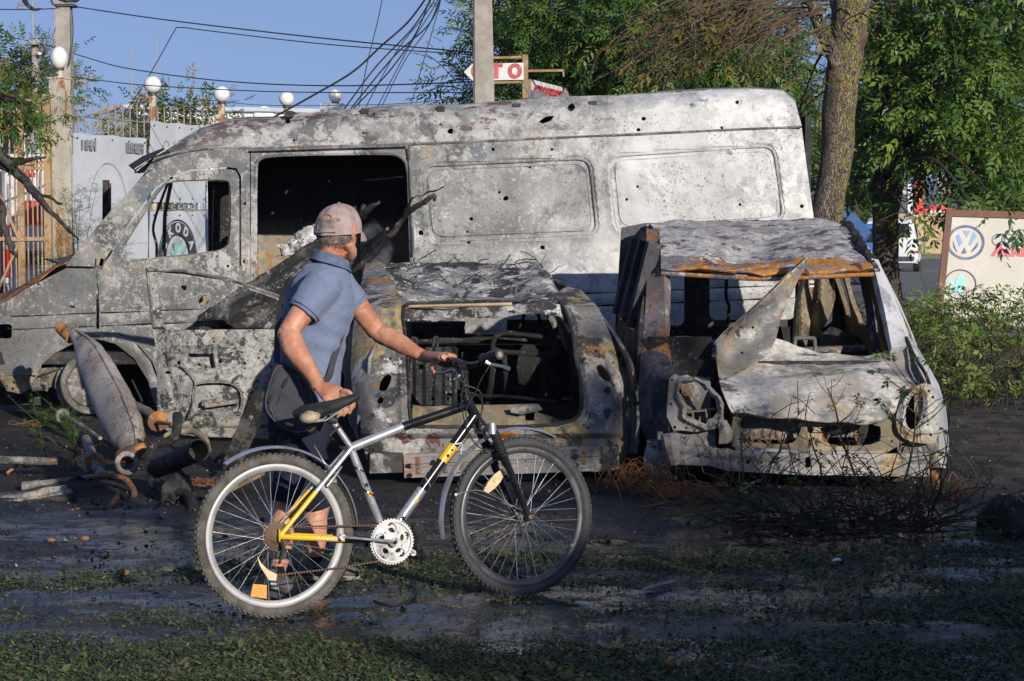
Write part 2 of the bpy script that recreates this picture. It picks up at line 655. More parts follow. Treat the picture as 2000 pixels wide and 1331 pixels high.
def van_material(roof=False):
 t = NT('van_roof_paint' if roof else 'van_burnt_paint')
 x = t.axis(0)                                   # metres from the van's base point
 n0 = t.noise(0.8, 5, 6, 0.6)
 wh = t.step(t.math('ADD', x, t.math('MULTIPLY', n0, 3.0)), 1.5, 3.7)     # the rear of the body burnt white, the cab grey
 col = t.mix(wh, (0.155, 0.155, 0.15), (0.62, 0.615, 0.60))
 v = t.noise(2.1, 8, 8, 0.62)
 col = t.mix(t.step(v, 0.46, 0.56), col, t.mix(wh, (0.27, 0.267, 0.25), (0.74, 0.73, 0.71)))
 for i, (c, s, th, so, k) in enumerate((((0.11, 0.112, 0.115), 1.1, 0.48, 0.12, 0.9), (BLUE, 1.25, 0.545, 0.05, 0.9), ((0.36, 0.30, 0.20), 1.6, 0.575, 0.05, 0.7), (DARK, 1.8, 0.55, 0.07, 0.85), ((0.52, 0.51, 0.49), 2.6, 0.575, 0.02, 0.8), (BROWN, 2.6, 0.65, 0.02, 0.9), (RUST, 3.1, 0.665, 0.02, 0.7))):
  f = t.step(t.noise(s, 20 + i * 3, 9, 0.72, 0.3), th, th + so)
  f = t.math('MULTIPLY', f, t.math('SUBTRACT', k, t.math('MULTIPLY', wh, 0.0 if i == 4 else k * 0.55)))
  col = t.mix(f, col, c)
 cl = t.step(t.noise(0.75, 101, 3, 0.5, 0.8), 0.40, 0.62)
 col = t.mix(t.math('MULTIPLY', cl, t.math('SUBTRACT', 0.6, t.math('MULTIPLY', wh, 0.25))), col, t.mix(wh, (0.115, 0.12, 0.125), (0.33, 0.335, 0.345)))
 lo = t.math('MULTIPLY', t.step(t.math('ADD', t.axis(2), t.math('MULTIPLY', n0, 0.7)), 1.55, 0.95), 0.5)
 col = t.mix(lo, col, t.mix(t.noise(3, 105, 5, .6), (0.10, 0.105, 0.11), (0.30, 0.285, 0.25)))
 s2 = t.noise(2.4, 61, 4, 0.6)
 sp = t.math('MULTIPLY', t.step(t.noise(46, 60, 4, 0.78), 0.555, 0.60), t.step(s2, 0.42, 0.6))
 col = t.mix(t.math('MULTIPLY', sp, 0.8), col, (0.06, 0.058, 0.055))
 sp2 = t.math('MULTIPLY', t.step(t.noise(30, 64, 5, 0.78), 0.555, 0.6), t.step(s2, 0.58, 0.42))
 col = t.mix(t.math('MULTIPLY', sp2, 0.6), col, (0.62, 0.6, 0.57))
 if roof:
  mid_ = t.math('MULTIPLY', t.step(x, -2.6, -1.2), t.step(x, 2.2, 0.6))
  pb = t.math('MULTIPLY', t.step(t.noise(3.4, 91, 8, 0.7, 0.6, (0.5, 1, 1.4)), 0.53, 0.55), mid_)
  col = t.mix(t.math('MULTIPLY', pb, 0.9), col, (0.095, 0.05, 0.045))
  ph = t.step(t.noise(5, 93, 8, 0.75, 0.4), 0.52, 0.545)
  col = t.mix(t.math('MULTIPLY', ph, 0.6), col, (0.50, 0.49, 0.47))
 fz = t.math('MULTIPLY', t.step(t.noise(9, 81, 8, 0.8, 0.6), 0.52, 0.56), t.step(t.noise(1.5, 83, 4, 0.6), 0.44, 0.58))
 col = t.mix(t.math('MULTIPLY', fz, 0.65), col, t.mix(wh, (0.46, 0.455, 0.44), (0.74, 0.735, 0.72)))
 rs = t.math('MULTIPLY', t.step(t.noise(11, 85, 7, 0.8), 0.53, 0.58), t.step(t.noise(1.2, 87, 4, 0.6), 0.47, 0.6))
 col = t.mix(t.math('MULTIPLY', rs, 0.7), col, (0.085, 0.09, 0.095))
 h = t.noise(18, 3, 5, 0.7)
 t.set(Base_Color=col, Roughness=t.step(h, 0.3, 0.7, 0.5, 0.8), Metallic=0.0)
 t.bump(h, 0.35, 0.006)
 return t.m
M['van'] = van_material()
M['vanroofside'] = van_material(True)
M['vanroof'] = burnt('van_roof_burnt', (0.24, 0.237, 0.23), [((0.45, 0.44, 0.425), 1.3, 0.51, 0.05), ((0.13, 0.13, 0.132), 1.2, 0.49, 0.08), (BLUE, 1.6, 0.585, 0.03), (BROWN, 1.9, 0.575, 0.015, (0.6, 1, 1.6)), (DARK, 2.4, 0.6, 0.03), (RUST, 2.8, 0.68, 0.02)], 0.4, seed=4)
M['vanin'] = burnt('van_inside_soot', (0.03, 0.029, 0.03), [((0.055, 0.057, 0.06), 2.0, 0.5, 0.08), ((0.10, 0.075, 0.05), 3.5, 0.6, 0.03)], 0.1, seed=9)
def wall_in():
 t = NT('van_inner_wall_scorched')
 vo = t.n('ShaderNodeTexVoronoi', feature='SMOOTH_F1')
 vo.inputs['Scale'].default_value = 13
 t.l(t.off(2), vo.inputs['Vector'])
 n = t.noise(3, 5, 8, 0.65)
 col = t.mix(t.step(n, 0.4, 0.6), (0.36, 0.27, 0.15), (0.26, 0.22, 0.16))
 col = t.mix(t.step(vo.outputs['Distance'], 0.28, 0.36), (0.2, 0.19, 0.17), col)
 col = t.mix(t.step(t.noise(5, 9, 8, 0.7), 0.56, 0.6), col, (0.33, 0.15, 0.05))
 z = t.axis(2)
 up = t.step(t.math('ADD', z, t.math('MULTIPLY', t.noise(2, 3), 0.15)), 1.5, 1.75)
 col = t.mix(up, col, (0.03, 0.03, 0.03))  # black above the doorway's shadow line: soot, with the shade painted in
 t.set(Base_Color=col, Roughness=0.7)
 t.bump(n, 0.3, 0.01)
 return t.m
M['vanwall'] = wall_in()
M['hatch'] = burnt('hatchback_burnt', (0.17, 0.165, 0.155), [((0.36, 0.35, 0.32), 2.2, 0.49, 0.05), ((0.33, 0.25, 0.13), 2.0, 0.52, 0.05), (DARK, 2.6, 0.52, 0.05), (RUST, 2.2, 0.575, 0.03), (BROWN, 3.3, 0.60, 0.03), ((0.5, 0.48, 0.45), 4.0, 0.61, 0.02)], 0.45, seed=21)
M['hatchside'] = burnt('hatchback_side_burnt', (0.10, 0.115, 0.13), [((0.24, 0.24, 0.23), 2.0, 0.5, 0.06), (DARK, 2.6, 0.52, 0.05), (RUST, 2.4, 0.58, 0.03), ((0.3, 0.3, 0.29), 4.0, 0.62, 0.03)], 0.35, seed=27)
M['hroof'] = burnt('hatchback_roof_ash', (0.22, 0.215, 0.205), [((0.36, 0.35, 0.33), 3.0, 0.47, 0.05), (DARK, 3.2, 0.48, 0.05, (1, .35, 1)), ((0.62, 0.6, 0.57), 4.2, 0.55, 0.03), ((0.10, 0.11, 0.15), 3.0, 0.6, 0.04), ((0.02, 0.02, 0.02), 6.0, 0.6, 0.03)], 0.9, bump=1.0, seed=33, sc=1.7)
M['beam'] = burnt('bumper_beam_scorched', (0.27, 0.255, 0.24), [((0.36, 0.19, 0.11), 1.6, 0.5, 0.12), (GREY, 3.0, 0.55, 0.05), (DARK, 5.0, 0.62, 0.03)], 0.5, seed=41)
M['car'] = burnt('front_car_burnt', (0.29, 0.275, 0.25), [((0.34, 0.26, 0.15), 1.9, 0.51, 0.07), (GREY, 2.4, 0.53, 0.05), ((0.44, 0.43, 0.40), 2.8, 0.54, 0.04), (RUST, 2.6, 0.6, 0.03), (BROWN, 3.4, 0.63, 0.03), (DARK, 4.0, 0.64, 0.03)], 0.3, seed=52)
M['bonnet'] = burnt('bonnet_burnt', (0.35, 0.315, 0.265), [((0.52, 0.49, 0.45), 1.7, 0.49, 0.08, (1, .7, 1)), ((0.33, 0.26, 0.17), 1.8, 0.51, 0.08), ((0.19, 0.185, 0.18), 2.4, 0.55, 0.05, (.5, 1, 1)), ((0.10, 0.095, 0.095), 3.2, 0.60, 0.04, (.5, 1, 1))], 0.12, seed=57, bump=0.35)
M['croof'] = burnt('front_car_roof_burnt', (0.33, 0.30, 0.285), [((0.50, 0.485, 0.465), 4.6, 0.47, 0.04), ((0.15, 0.10, 0.09), 6.0, 0.555, 0.03), ((0.36, 0.15, 0.03), 2.2, 0.63, 0.03), ((0.10, 0.105, 0.13), 2.4, 0.60, 0.04), ((0.52, 0.51, 0.49), 8.0, 0.565, 0.015), ((0.03, 0.03, 0.03), 9, 0.61, 0.02)], 0.6, seed=63, bump=1.0)
M['cheader'] = burnt('front_car_header_rust', (0.16, 0.15, 0.17), [((0.42, 0.18, 0.035), 2.4, 0.46, 0.05, (.6, 1, 1)), ((0.10, 0.12, 0.17), 2.6, 0.52, 0.05), ((0.46, 0.44, 0.42), 5.0, 0.555, 0.03), ((0.09, 0.05, 0.045), 6, .58, .03)], 0.4, seed=166)
M['crust'] = burnt('front_car_pillar_rust', (0.15, 0.125, 0.12), [((0.37, 0.16, 0.04), 2.6, 0.5, 0.05), ((0.08, 0.085, 0.12), 2.2, 0.53, 0.05), ((0.42, 0.4, 0.37), 5.0, 0.58, 0.03), (DARK, 4, .6, .04)], 0.4, seed=68)
M['cdark'] = burnt('front_car_side_dark', (0.05, 0.047, 0.055), [((0.09, 0.085, 0.10), 2.5, 0.5, 0.06), ((0.26, 0.12, 0.04), 3.0, 0.6, 0.03), ((0.02, 0.02, 0.022), 4, 0.55, 0.06)], 0.2, seed=73)
M['cwhite'] = burnt('front_car_white_paint', (0.46, 0.46, 0.475), [((0.33, 0.33, 0.34), 2.0, 0.52, 0.08), ((0.30, 0.25, 0.19), 3.5, 0.65, 0.04)], 0.15, rough=0.5, seed=77, bump=0.15)
M['inner'] = burnt('inner_scorched_tan', (0.19, 0.155, 0.105), [((0.29, 0.23, 0.15), 2.0, 0.5, 0.08), ((0.07, 0.06, 0.05), 2.8, 0.55, 0.05), (RUST, 4.0, 0.66, 0.03)], 0.35, seed=81)
M['soot'] = burnt('soot_black', (0.022, 0.021, 0.021), [((0.045, 0.044, 0.043), 4, 0.5, 0.06), ((0.12, 0.115, 0.11), 7, 0.64, 0.03)], 0.25, seed=85, rough=0.8)
M['steel'] = burnt('burnt_steel', (0.13, 0.125, 0.12), [((0.27, 0.255, 0.235), 4, 0.5, 0.06), ((0.2, 0.1, 0.045), 5, 0.58, 0.04), (DARK, 6, 0.58, 0.04)], 0.4, seed=88, sc=1.5)
M['rusty'] = burnt('rusty_pipe', (0.17, 0.085, 0.045), [((0.40, 0.17, 0.05), 4, 0.5, 0.06), ((0.22, 0.19, 0.16), 5, 0.56, 0.04), (DARK, 7, 0.58, 0.04)], 0.3, seed=91, sc=1.6)
M['muffler'] = burnt('muffler_shell', (0.42, 0.365, 0.31), [((0.30, 0.24, 0.19), 3, 0.5, 0.08), ((0.5, 0.46, 0.41), 4, 0.55, 0.06), ((0.12, 0.10, 0.085), 4, 0.62, 0.05)], 0.85, seed=94, rough=0.5, metal=0.15, bump=0.2)
M['door'] = burnt('loose_door_burnt', (0.23, 0.228, 0.215), [((0.33, 0.325, 0.305), 2.2, 0.5, 0.06), (GREY, 2.5, 0.53, 0.05), ((0.36, 0.27, 0.15), 3.0, 0.6, 0.04), (DARK, 5, 0.56, 0.03), (DARK, 12, 0.56, 0.03)], 1.0, seed=97)
M['charpanel'] = burnt('charred_panel', (0.05, 0.048, 0.046), [((0.13, 0.125, 0.115), 3, 0.5, 0.06), ((0.02, 0.02, 0.02), 4, 0.5, 0.06), ((0.24, 0.23, 0.21), 6, 0.57, 0.03), (RUST, 5, .66, .03)], 0.8, seed=112)
M['charwood'] = burnt('charred_wood', (0.02, 0.019, 0.018), [((0.06, 0.056, 0.052), 9, 0.5, 0.05), ((0.2, 0.19, 0.18), 12, 0.62, 0.03)], 0.0, seed=101, bump=1.0, rough=0.8)
M['ash'] = burnt('ash_heap', (0.45, 0.44, 0.43), [((0.65, 0.64, 0.63), 8, 0.5, 0.05), ((0.12, 0.12, 0.12), 9, 0.6, 0.03)], 0.6, seed=104, bump=1.0, rough=0.85)
# ================================================================ ground
def ground_mat():
 t = NT('ash_and_mud')
 geo = t.n('ShaderNodeNewGeometry')
 t.co = geo.outputs['Position']
 y = t.axis(1)
 big = t.noise(0.5, 2, 5, 0.6)
 mid = t.noise(3.2, 4, 5, 0.7)
 fine = t.noise(45, 7, 3, 0.7)
 strk = t.noise(1.7, 9, 6, 0.68, 0.2, (0.55, 1.3, 1))
 black = t.mix(t.step(mid, 0.4, 0.65), (0.010, 0.0098, 0.0098), (0.032, 0.030, 0.029))
 brown = t.mix(t.step(mid, 0.4, 0.6), (0.03, 0.026, 0.025), (0.065, 0.056, 0.05))
 yy = t.math('ADD', y, t.math('MULTIPLY', big, 3.0))
 near = t.step(yy, 11.6, 9.6)
 col = t.mix(t.math('MULTIPLY', near, t.step(strk, 0.45, 0.62)), black, brown)
 far = t.step(yy, 24.0, 27.0)
 col = t.mix(far, col, t.mix(t.step(mid, 0.4, 0.6), (0.10, 0.095, 0.085), (0.15, 0.14, 0.125)))
 edge = t.math('MULTIPLY', t.step(t.axis(0), 2.6, 3.6), t.step(y, 9.5, 11.0))
 col = t.mix(t.math('MULTIPLY', edge, t.step(far, 1, 0)), col, t.mix(t.step(mid, 0.42, 0.58), (0.022, 0.019, 0.016), (0.085, 0.065, 0.05)))
 sp = t.step(t.noise(95, 21, 2, 0.6), 0.665, 0.70)
 col = t.mix(t.math('MULTIPLY', sp, 0.6), col, (0.32, 0.31, 0.29))
 wet = t.math('MULTIPLY', t.step(strk, 0.60, 0.48), t.step(y, 11.8, 10.2))
 wet = t.math('MULTIPLY', wet, t.step(t.noise(22, 31, 4, 0.7), 0.68, 0.52))
 col = t.mix(t.math('MULTIPLY', wet, 0.75), col, (0.012, 0.012, 0.014))
 t.set(Base_Color=col, Roughness=t.math('SUBTRACT', t.step(y, 10.6, 12.2, 0.46, 0.85), t.math('MULTIPLY', wet, 0.36)))
 t.l(t.step(wet, 0.0, 1.0, 0.4, 1.0), t.b.inputs['Specular IOR Level'])
 nb = t.n('ShaderNodeBump'); nb.inputs['Distance'].default_value = 0.02
 t.l(t.step(wet, 0.0, 1.0, 0.7, 0.14), nb.inputs['Strength'])
 t.l(t.math('ADD', t.math('MULTIPLY', fine, 0.5), mid), nb.inputs['Height']); t.l(nb.outputs[0], t.b.inputs['Normal'])
 return t.m
M['ground'] = ground_mat()
def ground_z(x, y):
 p = np.stack([np.asarray(x, float), np.asarray(y, float), np.zeros(len(x))], 1)
 z = 0.018 * fbm(p, 0.9, 3, 3) + 0.007 * fbm(p, 8.0, 5, 3, 0.8)
 fade = np.clip((22 - p[:, 1]) / 6, 0, 1) * np.clip((p[:, 1] - 4) / 1.5, 0, 1) * np.clip((7 - np.abs(p[:, 0])) / 2, 0, 1)
 return z * fade - 0.012 * fade
gx = np.concatenate([[-3000, -900, -200, -60, -25, -12], np.arange(-7.2, 7.21, 0.045), [12, 25, 60, 200, 900, 3000]])
gy = np.concatenate([[-80, -30, -10, 0, 3], np.arange(4.2, 13.0, 0.045), np.arange(13.0, 22.5, 0.12), [26, 35, 60, 120, 300, 900, 3000]])
X, Y = np.meshgrid(gx, gy)
Z = ground_z(X.ravel(), Y.ravel())
nx, ny = len(gx), len(gy)
i, j = np.meshgrid(np.arange(nx - 1), np.arange(ny - 1))
b = (j * nx + i).ravel()
g = fast_mesh('ground', np.stack([X.ravel(), Y.ravel(), Z], 1), np.stack([b, b + 1, b + nx + 1, b + nx], 1), M['ground'], smooth=True)
tag(g, kind='structure')
# ================================================================ the burnt panel van
VY = 16.2
VAN = thing('burnt_van', (-0.9, 17.2, 0), 'long burnt-out high-roof panel van with peeled grey and white paint', 'van')
VROOF = [(300, 309), (345, 280), (395, 249), (440, 237), (470, 234), (530, 233), (600, 222), (660, 217), (700, 212), (790, 206), (900, 206), (1000, 197), (1060, 190), (1130, 190), (1200, 188), (1300, 182), (1400, 176), (1480, 174), (1530, 178), (1552, 196)]
_vrx = np.array([p[0] for p in VROOF]); _vry = np.array([p[1] for p in VROOF])
def van_depth(q):
 t = np.maximum(0, 430 - q[:, 1]) / 100
 d = VY + 0.022 * t ** 2
 s = np.maximum(0, q[:, 1] - 560) / 100
 d = d + 0.02 * s ** 2
 dr = np.clip((q[:, 1] - np.interp(q[:, 0], _vrx, _vry)) / 34, 0, 1)
 d = d + 0.16 * (1 - dr) ** 2.2
 rear = np.clip((q[:, 0] - 1525) / 70, 0, 1)
 return d + 0.10 * rear ** 2
def slope_y(x, y0):                    # lines of the body drop to the left by 2.3 degrees
 return y0 - (x - 190) * 0.0405
PANELS = [smooth_poly([(824, 324), (1152, 309), (1168, 458), (838, 473)], 0), [(1190, 305), (1512, 284), (1532, 430), (1204, 454)]]
def round_poly(poly, r, n=5):
 out = []
 m = len(poly)
 for i in range(m):
  p0, p1, p2 = Vector(poly[i - 1]), Vector(poly[i]), Vector(poly[(i + 1) % m])
  a = (p0 - p1).normalized(); b = (p2 - p1).normalized()
  s, e = p1 + a * r, p1 + b * r
  for k in range(n + 1):
   t = k / n
   q = s * (1 - t) ** 2 + p1 * 2 * t * (1 - t) + e * t * t
   out.append((q.x, q.y))
 return out
PANELS = [round_poly(p, 26) for p in PANELS]
def van_map(q):
 d = van_depth(q)
 x, y = q[:, 0], q[:, 1]
 for p in PANELS:
  dd = dist_poly(q, p)
  ins = in_poly(q, p)
  sd = np.where(ins, -dd, dd)
  d = d - 0.016 * np.exp(-((sd - 6) / 4.0) ** 2) + 0.022 * np.exp(-((sd + 4) / 4.0) ** 2) + 0.008 * (sd < -6)
  m2 = (vnoise(np.stack([x, y, x * 0], 1), 1 / 60., 4)) * 0.02 * np.clip(-sd / 40, 0, 1)
  d = d + m2
 for y0, h in ((612, 0.012), (637, 0.012)):
  sd = (y - slope_y(x, y0))
  d = d + h * np.exp(-(sd / 3.2) ** 2)
 band = ((y - slope_y(x, 612)) > 0) & ((y - slope_y(x, 637)) < 0)
 d = d - 0.006 * band
 d = d - 0.008 * np.exp(-((y - slope_y(x, 300)) / 4.0) ** 2) * (x > 480)
 for xs, a in ((1466, 1), (545, 1)):
  up = y < slope_y(x, 300)
  d = d + 0.007 * np.exp(-((x - xs + (y - 220) * -0.15) / 2.2) ** 2) * up
 sd = x - (1528 + (y - 260) * 0.16)
 d = d + 0.01 * np.exp(-(sd / 2.5) ** 2) * (y > 250)
 d = d + 0.010 * fbm(np.stack([x, y, x * 0], 1), 1 / 190., 7, 3) + 0.004 * fbm(np.stack([x, y, x * 0], 1), 1 / 45., 12, 2)
 for hx, hy, r in HOLES:              # metal pushed in round the holes
  d = d + 0.012 * np.exp(-((x - hx) ** 2 + (y - hy) ** 2) / (2 * (r * 1.6) ** 2))
 return pxmap(lambda z: d)(q)
HOLES = [(880, 257, 6), (963, 292, 4), (1035, 327, 3), (975, 376, 3), (988, 388, 5), (921, 428, 4), (913, 453, 3), (915, 474, 4), (1257, 232, 4.5), (1247, 254, 4), (1060, 484, 5), (822, 455, 6), (1116, 210, 8), (1070, 236, 6), (562, 237, 6), (574, 274, 3), (1245, 365, 3), (1224, 390, 3), (1078, 292, 3), (710, 260, 2.5), (494, 262, 3), (1410, 250, 3), (1350, 205, 3), (1300, 480, 4), (1445, 400, 3), (1566, 403, 4), (1440, 200, 4), (730, 222, 3), (860, 244, 2.5)]
def jag(x, y, r, k=0):
 return [(x + r * (0.75 + 0.5 * ((i * 37 + int(x)) % 10) / 10) * math.cos(2 * PI * i / 8), y + r * (0.7 + 0.5 * ((i * 53 + int(y)) % 10) / 10) * math.sin(2 * PI * i / 8)) for i in range(8)]
seam = [(488, 291), (800, 283), (1100, 270), (1400, 256), (1566, 249)]
# the body side below the seam with the open side-door hole and the shrapnel holes
side = [(490, 292)] + seam[1:] + [(1575, 320), (1590, 430), (1600, 560), (1604, 690), (1598, 770), (1490, 775), (1480, 700), (1440, 655), (1390, 640), (1340, 655), (1300, 700), (1290, 785), (490, 800)]
opening = smooth_poly([(499, 330), (503, 312), (522, 304), (600, 301), (760, 299), (782, 304), (797, 322), (800, 380), (803, 480), (806, 600), (806, 770), (499, 776), (499, 560)], 1)
hs = [jag(*h) for h in HOLES if h[1] > 262 + (-0.02) * 0 and not (480 < h[0] < 808) and h[1] > np.interp(h[0], [490, 1566], [296, 253])]
v, f = sheet(side, [opening] + hs, 6.0, van_map, 0.008)
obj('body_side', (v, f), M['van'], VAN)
for pn in PANELS:
 for k, (sc_, r_) in enumerate(((1.0, 0.011), (0.94, 0.007))):
  cx_, cy_ = np.mean([p[0] for p in pn]), np.mean([p[1] for p in pn])
  dx_, dy_ = 10 * k, 10 * k
  q = np.array([(cx_ + (x - cx_) * (1 - dx_ / 165), cy_ + (y - cy_) * (1 - dy_ / 75)) for x, y in pn])
  w = van_map(q)
  mb = MB(); pts = [Vector(p) + Vector((0, -0.002 if k == 0 else 0.001, 0)) for p in w]
  mb.tube(pts + pts[:1], r_, 6, cap=False)
  obj('pressed_bead', mb, M['van'], VAN)
# roof cap side between seam and roof line
cap = [(282, 338), (300, 310)] + VROOF[1:] + [(1560, 225), (1566, 246)] + [(x, y - 3) for x, y in reversed(seam)] + [(400, 292), (345, 300), (310, 322)]
hs = [jag(*h) for h in HOLES if h[1] <= np.interp(h[0], [300, 490, 1566], [290, 288, 246])]
gash = [(1052, 238), (1066, 228), (1083, 226), (1076, 236), (1060, 242)]
hs = [h for h in hs if abs(h[0][0] - 1070) > 14] + [gash]
v, f = sheet(cap, hs, 6.0, van_map, 0.008)
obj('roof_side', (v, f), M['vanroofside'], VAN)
# roof skin running across to the far side
mb = MB()
rings = []
for (px, py) in [(262, 339)] + VROOF + [(1562, 240)]:
 p = P(px, py, VY + (0.16 if 290 < px < 1556 else 0.12) + 0.022 * ((430 - py) / 100) ** 2)
 dip = 0.03 * math.sin(px * 0.021) + 0.02 * math.sin(px * 0.05 + 1)
 rings.append([p + Vector((0, 1.66 * k / 10, (0.05 if px > 420 else 0.02) * math.sin(PI * k / 10) - (0.06 + dip) * (math.sin(PI * k / 10) if 560 < px < 1300 else 0) * 0.8)) for k in range(11)])
mb.loft(rings, cap=False, closed=False)
v = np.array(mb.v); f = np.array([(a, b, c) for (a, b, c, d) in mb.f] + [(a, c, d) for (a, b, c, d) in mb.f])
obj('roof', thicken(v, f, 0.008), M['vanroof'], VAN)
# front lip above the windscreen
mb = MB()
mb.loft([[P(px, py, VY + 0.1 + 1.75 * k / 8) + Vector((-0.05 * math.sin(PI * k / 8), 0, 0.03 * math.sin(PI * k / 8))) for k in range(9)] for (px, py) in ((268, 336), (262, 330), (290, 312), (330, 296), (335, 302), (300, 322), (272, 340))], cap=False, closed=False)
obj('windscreen_lip', mb, M['soot'], VAN)
# pillars and rail round the cab door
frame = [(128, 520), (160, 478), (220, 408), (283, 342), (315, 318), (350, 300), (400, 294), (488, 292), (488, 800), (472, 800), (471, 345), (462, 329), (440, 326), (372, 331), (338, 343), (304, 365), (250, 438), (206, 505), (190, 521)]
v, f = sheet(frame, [jag(478, 398, 3), jag(480, 512, 6), jag(481, 480, 3)], 6.0, van_map, 0.01)
obj('door_pillars', (v, f), M['van'], VAN)
# cab door
cd = [(193, 525), (209, 508), (254, 440), (306, 369), (340, 347), (373, 335), (440, 330), (460, 333), (467, 346), (468, 788), (322, 792), (316, 752), (298, 708), (270, 674), (235, 652), (194, 643)]
win = smooth_poly([(219, 514), (262, 446), (316, 362), (336, 353), (440, 350), (452, 360), (450, 470), (440, 489), (400, 496), (300, 506)], 2)
cmap = van_map
hs = [jag(398, 588, 10), jag(360, 562, 6), jag(345, 532, 2.5), jag(445, 520, 3), jag(430, 545, 3)]
v, f = sheet(cd, [win] + hs, 5.5, wob(cmap, 0.006, 4, 3), 0.008)
cdo = obj('cab_door', (v, f), M['van'], VAN)
mb = MB()
wl = [P(x, y, VY + 0.035) for x, y in win]
mb.tube(wl + [wl[0], wl[1]], 0.012, 6, cap=False)
obj('window_seal', mb, M['steel'], cdo)
mb = MB()
mb.bar(P(201, 505, VY - 0.01), P(198, 522, VY - 0.01), 0.05, 0.03)
mb.box(P(196, 512, VY - 0.02), (0.06, 0.03, 0.07))
obj('mirror_bracket', mb, M['inner'], cdo)
# front wing with arch flange
fend = [(130, 524), (188, 526), (188, 642), (222, 648), (262, 668), (294, 706), (312, 752), (316, 796), (304, 796), (290, 745), (262, 700), (226, 672), (190, 662), (150, 668), (108, 690), (82, 712), (72, 733), (-80, 736), (-100, 690), (-95, 640), (-40, 612), (10, 590), (60, 560)]
def fend_map(q):
 v = van_map(q)
 r = np.hypot(q[:, 0] - 190, q[:, 1] - 770)
 v[:, 1] -= 0.02 * np.exp(-((r - 112) / 9) ** 2)
 v[:, 1] += 0.25 * np.clip((70 - q[:, 0]) / 170, 0, 1) ** 2
 return v
v, f = sheet(fend, [rrect(-60, 634, 22, 662, 6), rrect(130, 597, 146, 602, 2, 2), jag(50, 604, 3), jag(190, 596, 2.5)], 5.5, fend_map, 0.008)
obj('front_wing', (v, f), M['van'], VAN)
# inner arch liner, bulkhead and chassis rail
mb = MB()
for (x0, y0, x1, y1, ya, yb) in ((-60, 690, 330, 790, VY + 0.55, VY + 0.6),):
 a, b = P(x0, y0 - 60, ya), P(x1, y1, yb)
 mb.box(((a.x + b.x) / 2, (ya + yb) / 2, (a.z + b.z) / 2), (abs(b.x - a.x), 0.05, abs(a.z - b.z)))
obj('arch_liner', mb, M['soot'], VAN)
mb = MB()
mb.box((P(70, 740, VY).x, VY + 0.3, 0.30), (0.95, 0.12, 0.16))
mb.noise(0.01, 8, 2)
obj('chassis_rail', mb, M['inner'], VAN)
v, f = sheet([(0, 742), (10, 700), (75, 700), (82, 722), (66, 742), (62, 758), (40, 770), (12, 764)], [jag(26, 748, 3), jag(24, 760, 3), jag(46, 738, 3)], 4, wob(pxmap(VY + 0.1), 0.03, 9, 5), 0.02)
obj('bumper_bracket', (v, f), M['inner'], VAN)
mb = MB()
mb.tube([P(62, 752, VY + 0.15), P(82, 750, VY + 0.15)], 0.06, 12)
mb.tube(bez([P(80, 748, VY + 0.1), P(92, 752, VY + 0.1), P(90, 764, VY + 0.1)], 5), 0.015, 6)
mb.tube(bez([P(70, 730, VY + 0.2), P(110, 716, VY + 0.2), P(150, 690, VY + 0.2)], 6), 0.03, 8)
obj('steering_arm', mb, M['steel'], VAN)
# bonnet
mb = MB()
near = [(-110, 640), (-60, 622), (0, 600), (60, 562), (110, 526), (146, 508)]
rings = []
for i, (px, py) in enumerate(near):
 a = P(px, py, VY + 0.06)
 rings.append([a + Vector((0, 1.75 * k / 12, (0.16 - 0.015 * i) * math.sin(PI * k / 12) ** 0.6 + 0.015 * math.sin(i * 2 + k * 1.7))) for k in range(13)])
mb.loft(rings, cap=False, closed=False)
v = np.array(mb.v); f = np.array([(a, b, c) for (a, b, c, d) in mb.f] + [(a, c, d) for (a, b, c, d) in mb.f])
obj('bonnet', thicken(v, f, 0.01), M['rusty'], VAN)
mb = MB()
for k in range(7):
 a = P(92 + k * 7, 507 + (k % 3) * 2, VY + 0.4 + 0.1 * k)
 mb.bar(a, a + Vector((0.09, 0.05, 0.03 * ((k % 3) - 1))), 0.06, 0.012)
mb.noise(0.02, 12, 4)
obj('scuttle_scrap', mb, M['charwood'], VAN)
# far side wall, floor and rear wall
def far_map(q):
 v = pxmap(VY)(q)
 v[:, 1] += 1.95
 v[:, 1] -= 0.02 * np.exp(-(((q[:, 0] - 520) % 150 - 75) / 5.0) ** 2)
 return v
far = [(366, 330), (420, 250), (900, 214), (1500, 182), (1556, 200), (1580, 330), (1600, 700), (1590, 790), (110, 790), (110, 535), (366, 530)]
v, f = sheet(far, [jag(781, 385, 5), jag(600, 345, 2)], 9.0, far_map, 0.02)
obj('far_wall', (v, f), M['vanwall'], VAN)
mb = MB()
a, b = P(-60, 700, VY), P(1596, 700, VY)
mb.box(((a.x + b.x) / 2, VY + 1.0, 0.47), (b.x - a.x, 1.86, 0.1))
mb.box((P(1580, 500, VY).x, VY + 1.0, 1.5), (0.05, 1.8, 1.9))
obj('floor_pan', mb, M['vanin'], VAN)
mb = MB()
for px in (540, 660, 780, 900, 1020):
 q = P(px, 430, VY)
 mb.box((q.x, VY + 1.90, 1.55), (0.05, 0.06, 2.0))
mb.box((P(780, 430, VY).x, VY + 1.9, 0.86), (2.9, 0.05, 0.07))
mb.box((P(780, 430, VY).x, VY + 1.88, 1.06), (2.9, 0.04, 0.035))
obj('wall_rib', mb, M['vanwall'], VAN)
mb = MB()
q = P(700, 250, VY)
for k in range(5):
 mb.box((P(560 + k * 150, 240, VY).x, VY + 1.0, q.z + 0.12 + 0.02 * k), (0.06, 1.7, 0.05))
obj('roof_bow', mb, M['vanin'], VAN)
